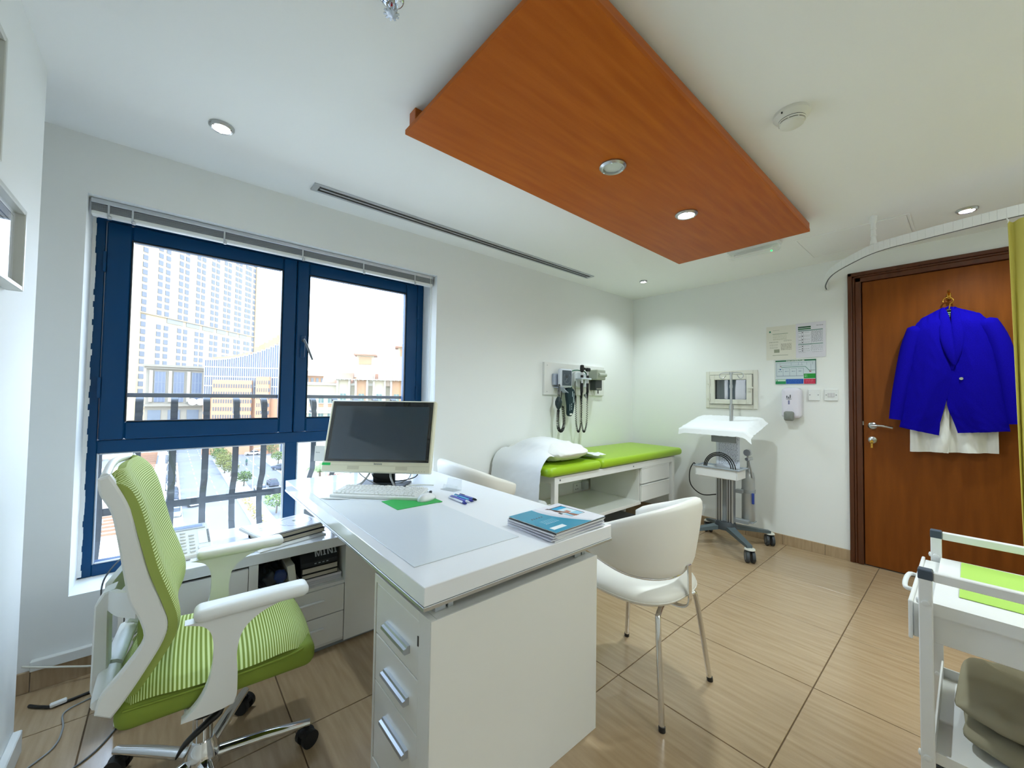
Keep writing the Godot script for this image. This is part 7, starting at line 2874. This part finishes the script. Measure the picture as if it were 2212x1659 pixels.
# ---------------------------------------------------------------- certificates on the side wall
func left_wall_frames() -> void:
	# lower row and upper row along the wall; most of them show only as reflections in the computer screen
	var spots := [[0.752, 1.520, 0.285, 0.235], [1.072, 1.520, 0.285, 0.235], [1.392, 1.520, 0.285, 0.235], [1.712, 1.520, 0.285, 0.235], [0.992, 1.795, 0.215, 0.31], [1.240, 1.795, 0.215, 0.31]]
	var words := ["landscape certificate in a silvery frame nearest the window on the side wall", "second landscape certificate from the window in the lower row", "third landscape certificate from the window in the lower row", "fourth landscape certificate from the window in the lower row", "upright certificate nearest the window in the upper row", "upright certificate farther from the window in the upper row"]
	var prints := [cert_print(false), cert_print(true)]
	for i in spots.size():
		var q: Array = spots[i]
		var o := thing("certificate_frame", words[i], "picture frame", Vector3(-4.395, q[1] + q[3] / 2, q[0] + q[2] / 2), 0.0, "framed certificates on the side wall")
		var st := ns()
		for e in [[-q[2] / 2, -q[2] / 2 + 0.014, -q[3] / 2, q[3] / 2], [q[2] / 2 - 0.014, q[2] / 2, -q[3] / 2, q[3] / 2], [-q[2] / 2 + 0.014, q[2] / 2 - 0.014, -q[3] / 2, -q[3] / 2 + 0.014], [-q[2] / 2 + 0.014, q[2] / 2 - 0.014, q[3] / 2 - 0.014, q[3] / 2]]:
			bx(st, 0.0005, 0.034, e[2], e[3], e[0], e[1], 0.002)
		obj("frame", st, mat(rgb8(206, 208, 202), 0.35), o)
		st = ns()
		card(st, Vector3(0.012, 0, 0), Vector3(0, 0, -(q[2] - 0.028)), Vector3(0, q[3] - 0.028, 0), 0.004)
		obj("certificate", st, prints[0 if i < 4 else 1], o)
		st = ns()
		bx(st, 0.018, 0.020, -q[3] / 2 + 0.013, q[3] / 2 - 0.013, -q[2] / 2 + 0.013, q[2] / 2 - 0.013)
		obj("glass", st, glass(Color(1, 1, 1), 0.04), o)


func cert_print(upright: bool) -> StandardMaterial3D:
	var w := 150 if upright else 200
	var h := 200 if upright else 150
	var img := Image.create(w, h, false, Image.FORMAT_RGB8)
	img.fill(rgb8(214, 224, 236) if upright else rgb8(226, 230, 238))
	for e in [[8, 8, w - 16, 2], [8, h - 10, w - 16, 2], [8, 8, 2, h - 16], [w - 10, 8, 2, h - 16]]:
		img.fill_rect(Rect2i(e[0], e[1], e[2], e[3]), rgb8(96, 104, 116))
	for k in 9:
		var half := int(w * [0.36, 0.30, 0.10, 0.34, 0.26, 0.10, 0.30, 0.34, 0.22][k])
		img.fill_rect(Rect2i(w / 2 - half, int(h * (0.16 + k * 0.065)), half * 2, 3 if k != 3 else 5), rgb8(84, 92, 106))
	for k in 3: img.fill_rect(Rect2i(int(w * (0.14 + k * 0.28)), int(h * 0.80), int(w * 0.12), int(h * 0.07)), rgb8(120, 126, 138))
	var m := mat(Color.WHITE, 0.6)
	m.albedo_texture = ImageTexture.create_from_image(img)
	return m


func floor_cables() -> void:
	var runs := [
		["black_cable", M.black, 0.0055, [Vector3(-4.41, 0.006, 0.13), Vector3(-4.37, 0.006, 0.17), Vector3(-4.33, 0.006, 0.19), Vector3(-4.22, 0.006, 0.17), Vector3(-4.10, 0.006, 0.13), Vector3(-3.95, 0.006, 0.10)], "thick black cable on the floor along the skirting"],
		["white_cable", M.off_white, 0.004, [Vector3(-4.45, 0.12, 0.03), Vector3(-4.40, 0.10, 0.035), Vector3(-4.33, 0.075, 0.04), Vector3(-4.25, 0.05, 0.05), Vector3(-4.18, 0.045, 0.055), Vector3(-4.08, 0.07, 0.05), Vector3(-4.0, 0.10, 0.04)], "white cable drooping in front of the skirting"],
		["grey_cable", M.grey_plastic, 0.0028, [Vector3(-4.16, 0.0035, 0.20), Vector3(-4.24, 0.0035, 0.22), Vector3(-4.30, 0.0035, 0.26), Vector3(-4.29, 0.0035, 0.36), Vector3(-4.30, 0.0035, 0.46), Vector3(-4.37, 0.0035, 0.56), Vector3(-4.36, 0.0035, 0.72)], "thin grey cable bending across the floor tiles"],
		["grey_cable", M.mid_grey, 0.0028, [Vector3(-4.14, 0.0035, 0.16), Vector3(-4.12, 0.0035, 0.28), Vector3(-4.12, 0.0035, 0.40), Vector3(-4.16, 0.0035, 0.52), Vector3(-4.22, 0.0035, 0.60), Vector3(-4.36, 0.0035, 0.68)], "thin dark cable looping across the floor behind the office chair"],
		["telephone_cable", M.mid_grey, 0.003, [Vector3(-4.05, 0.58, 0.22), Vector3(-4.13, 0.575, 0.26), Vector3(-4.19, 0.52, 0.28), Vector3(-4.215, 0.44, 0.26), Vector3(-4.205, 0.30, 0.22), Vector3(-4.21, 0.20, 0.15), Vector3(-4.21, 0.127, 0.03)], "thin grey cable hanging from the low cabinet to the cable duct"]]
	for q in runs:
		var st := ns()
		tube(st, smooth_path(q[3], 7), q[2], 8)
		top(q[0], st, q[1], q[4], "cable")
	var st2 := ns()
	box(st2, Vector3.ZERO, Vector3(0.045, 0.014, 0.018), 0.003, Transform3D(Basis(Vector3.UP, 0.2), Vector3(-4.325, 0.0125, 0.19)))
	top("cable_label", st2, M.paper, "white paper label wrapped round the black floor cable", "label")
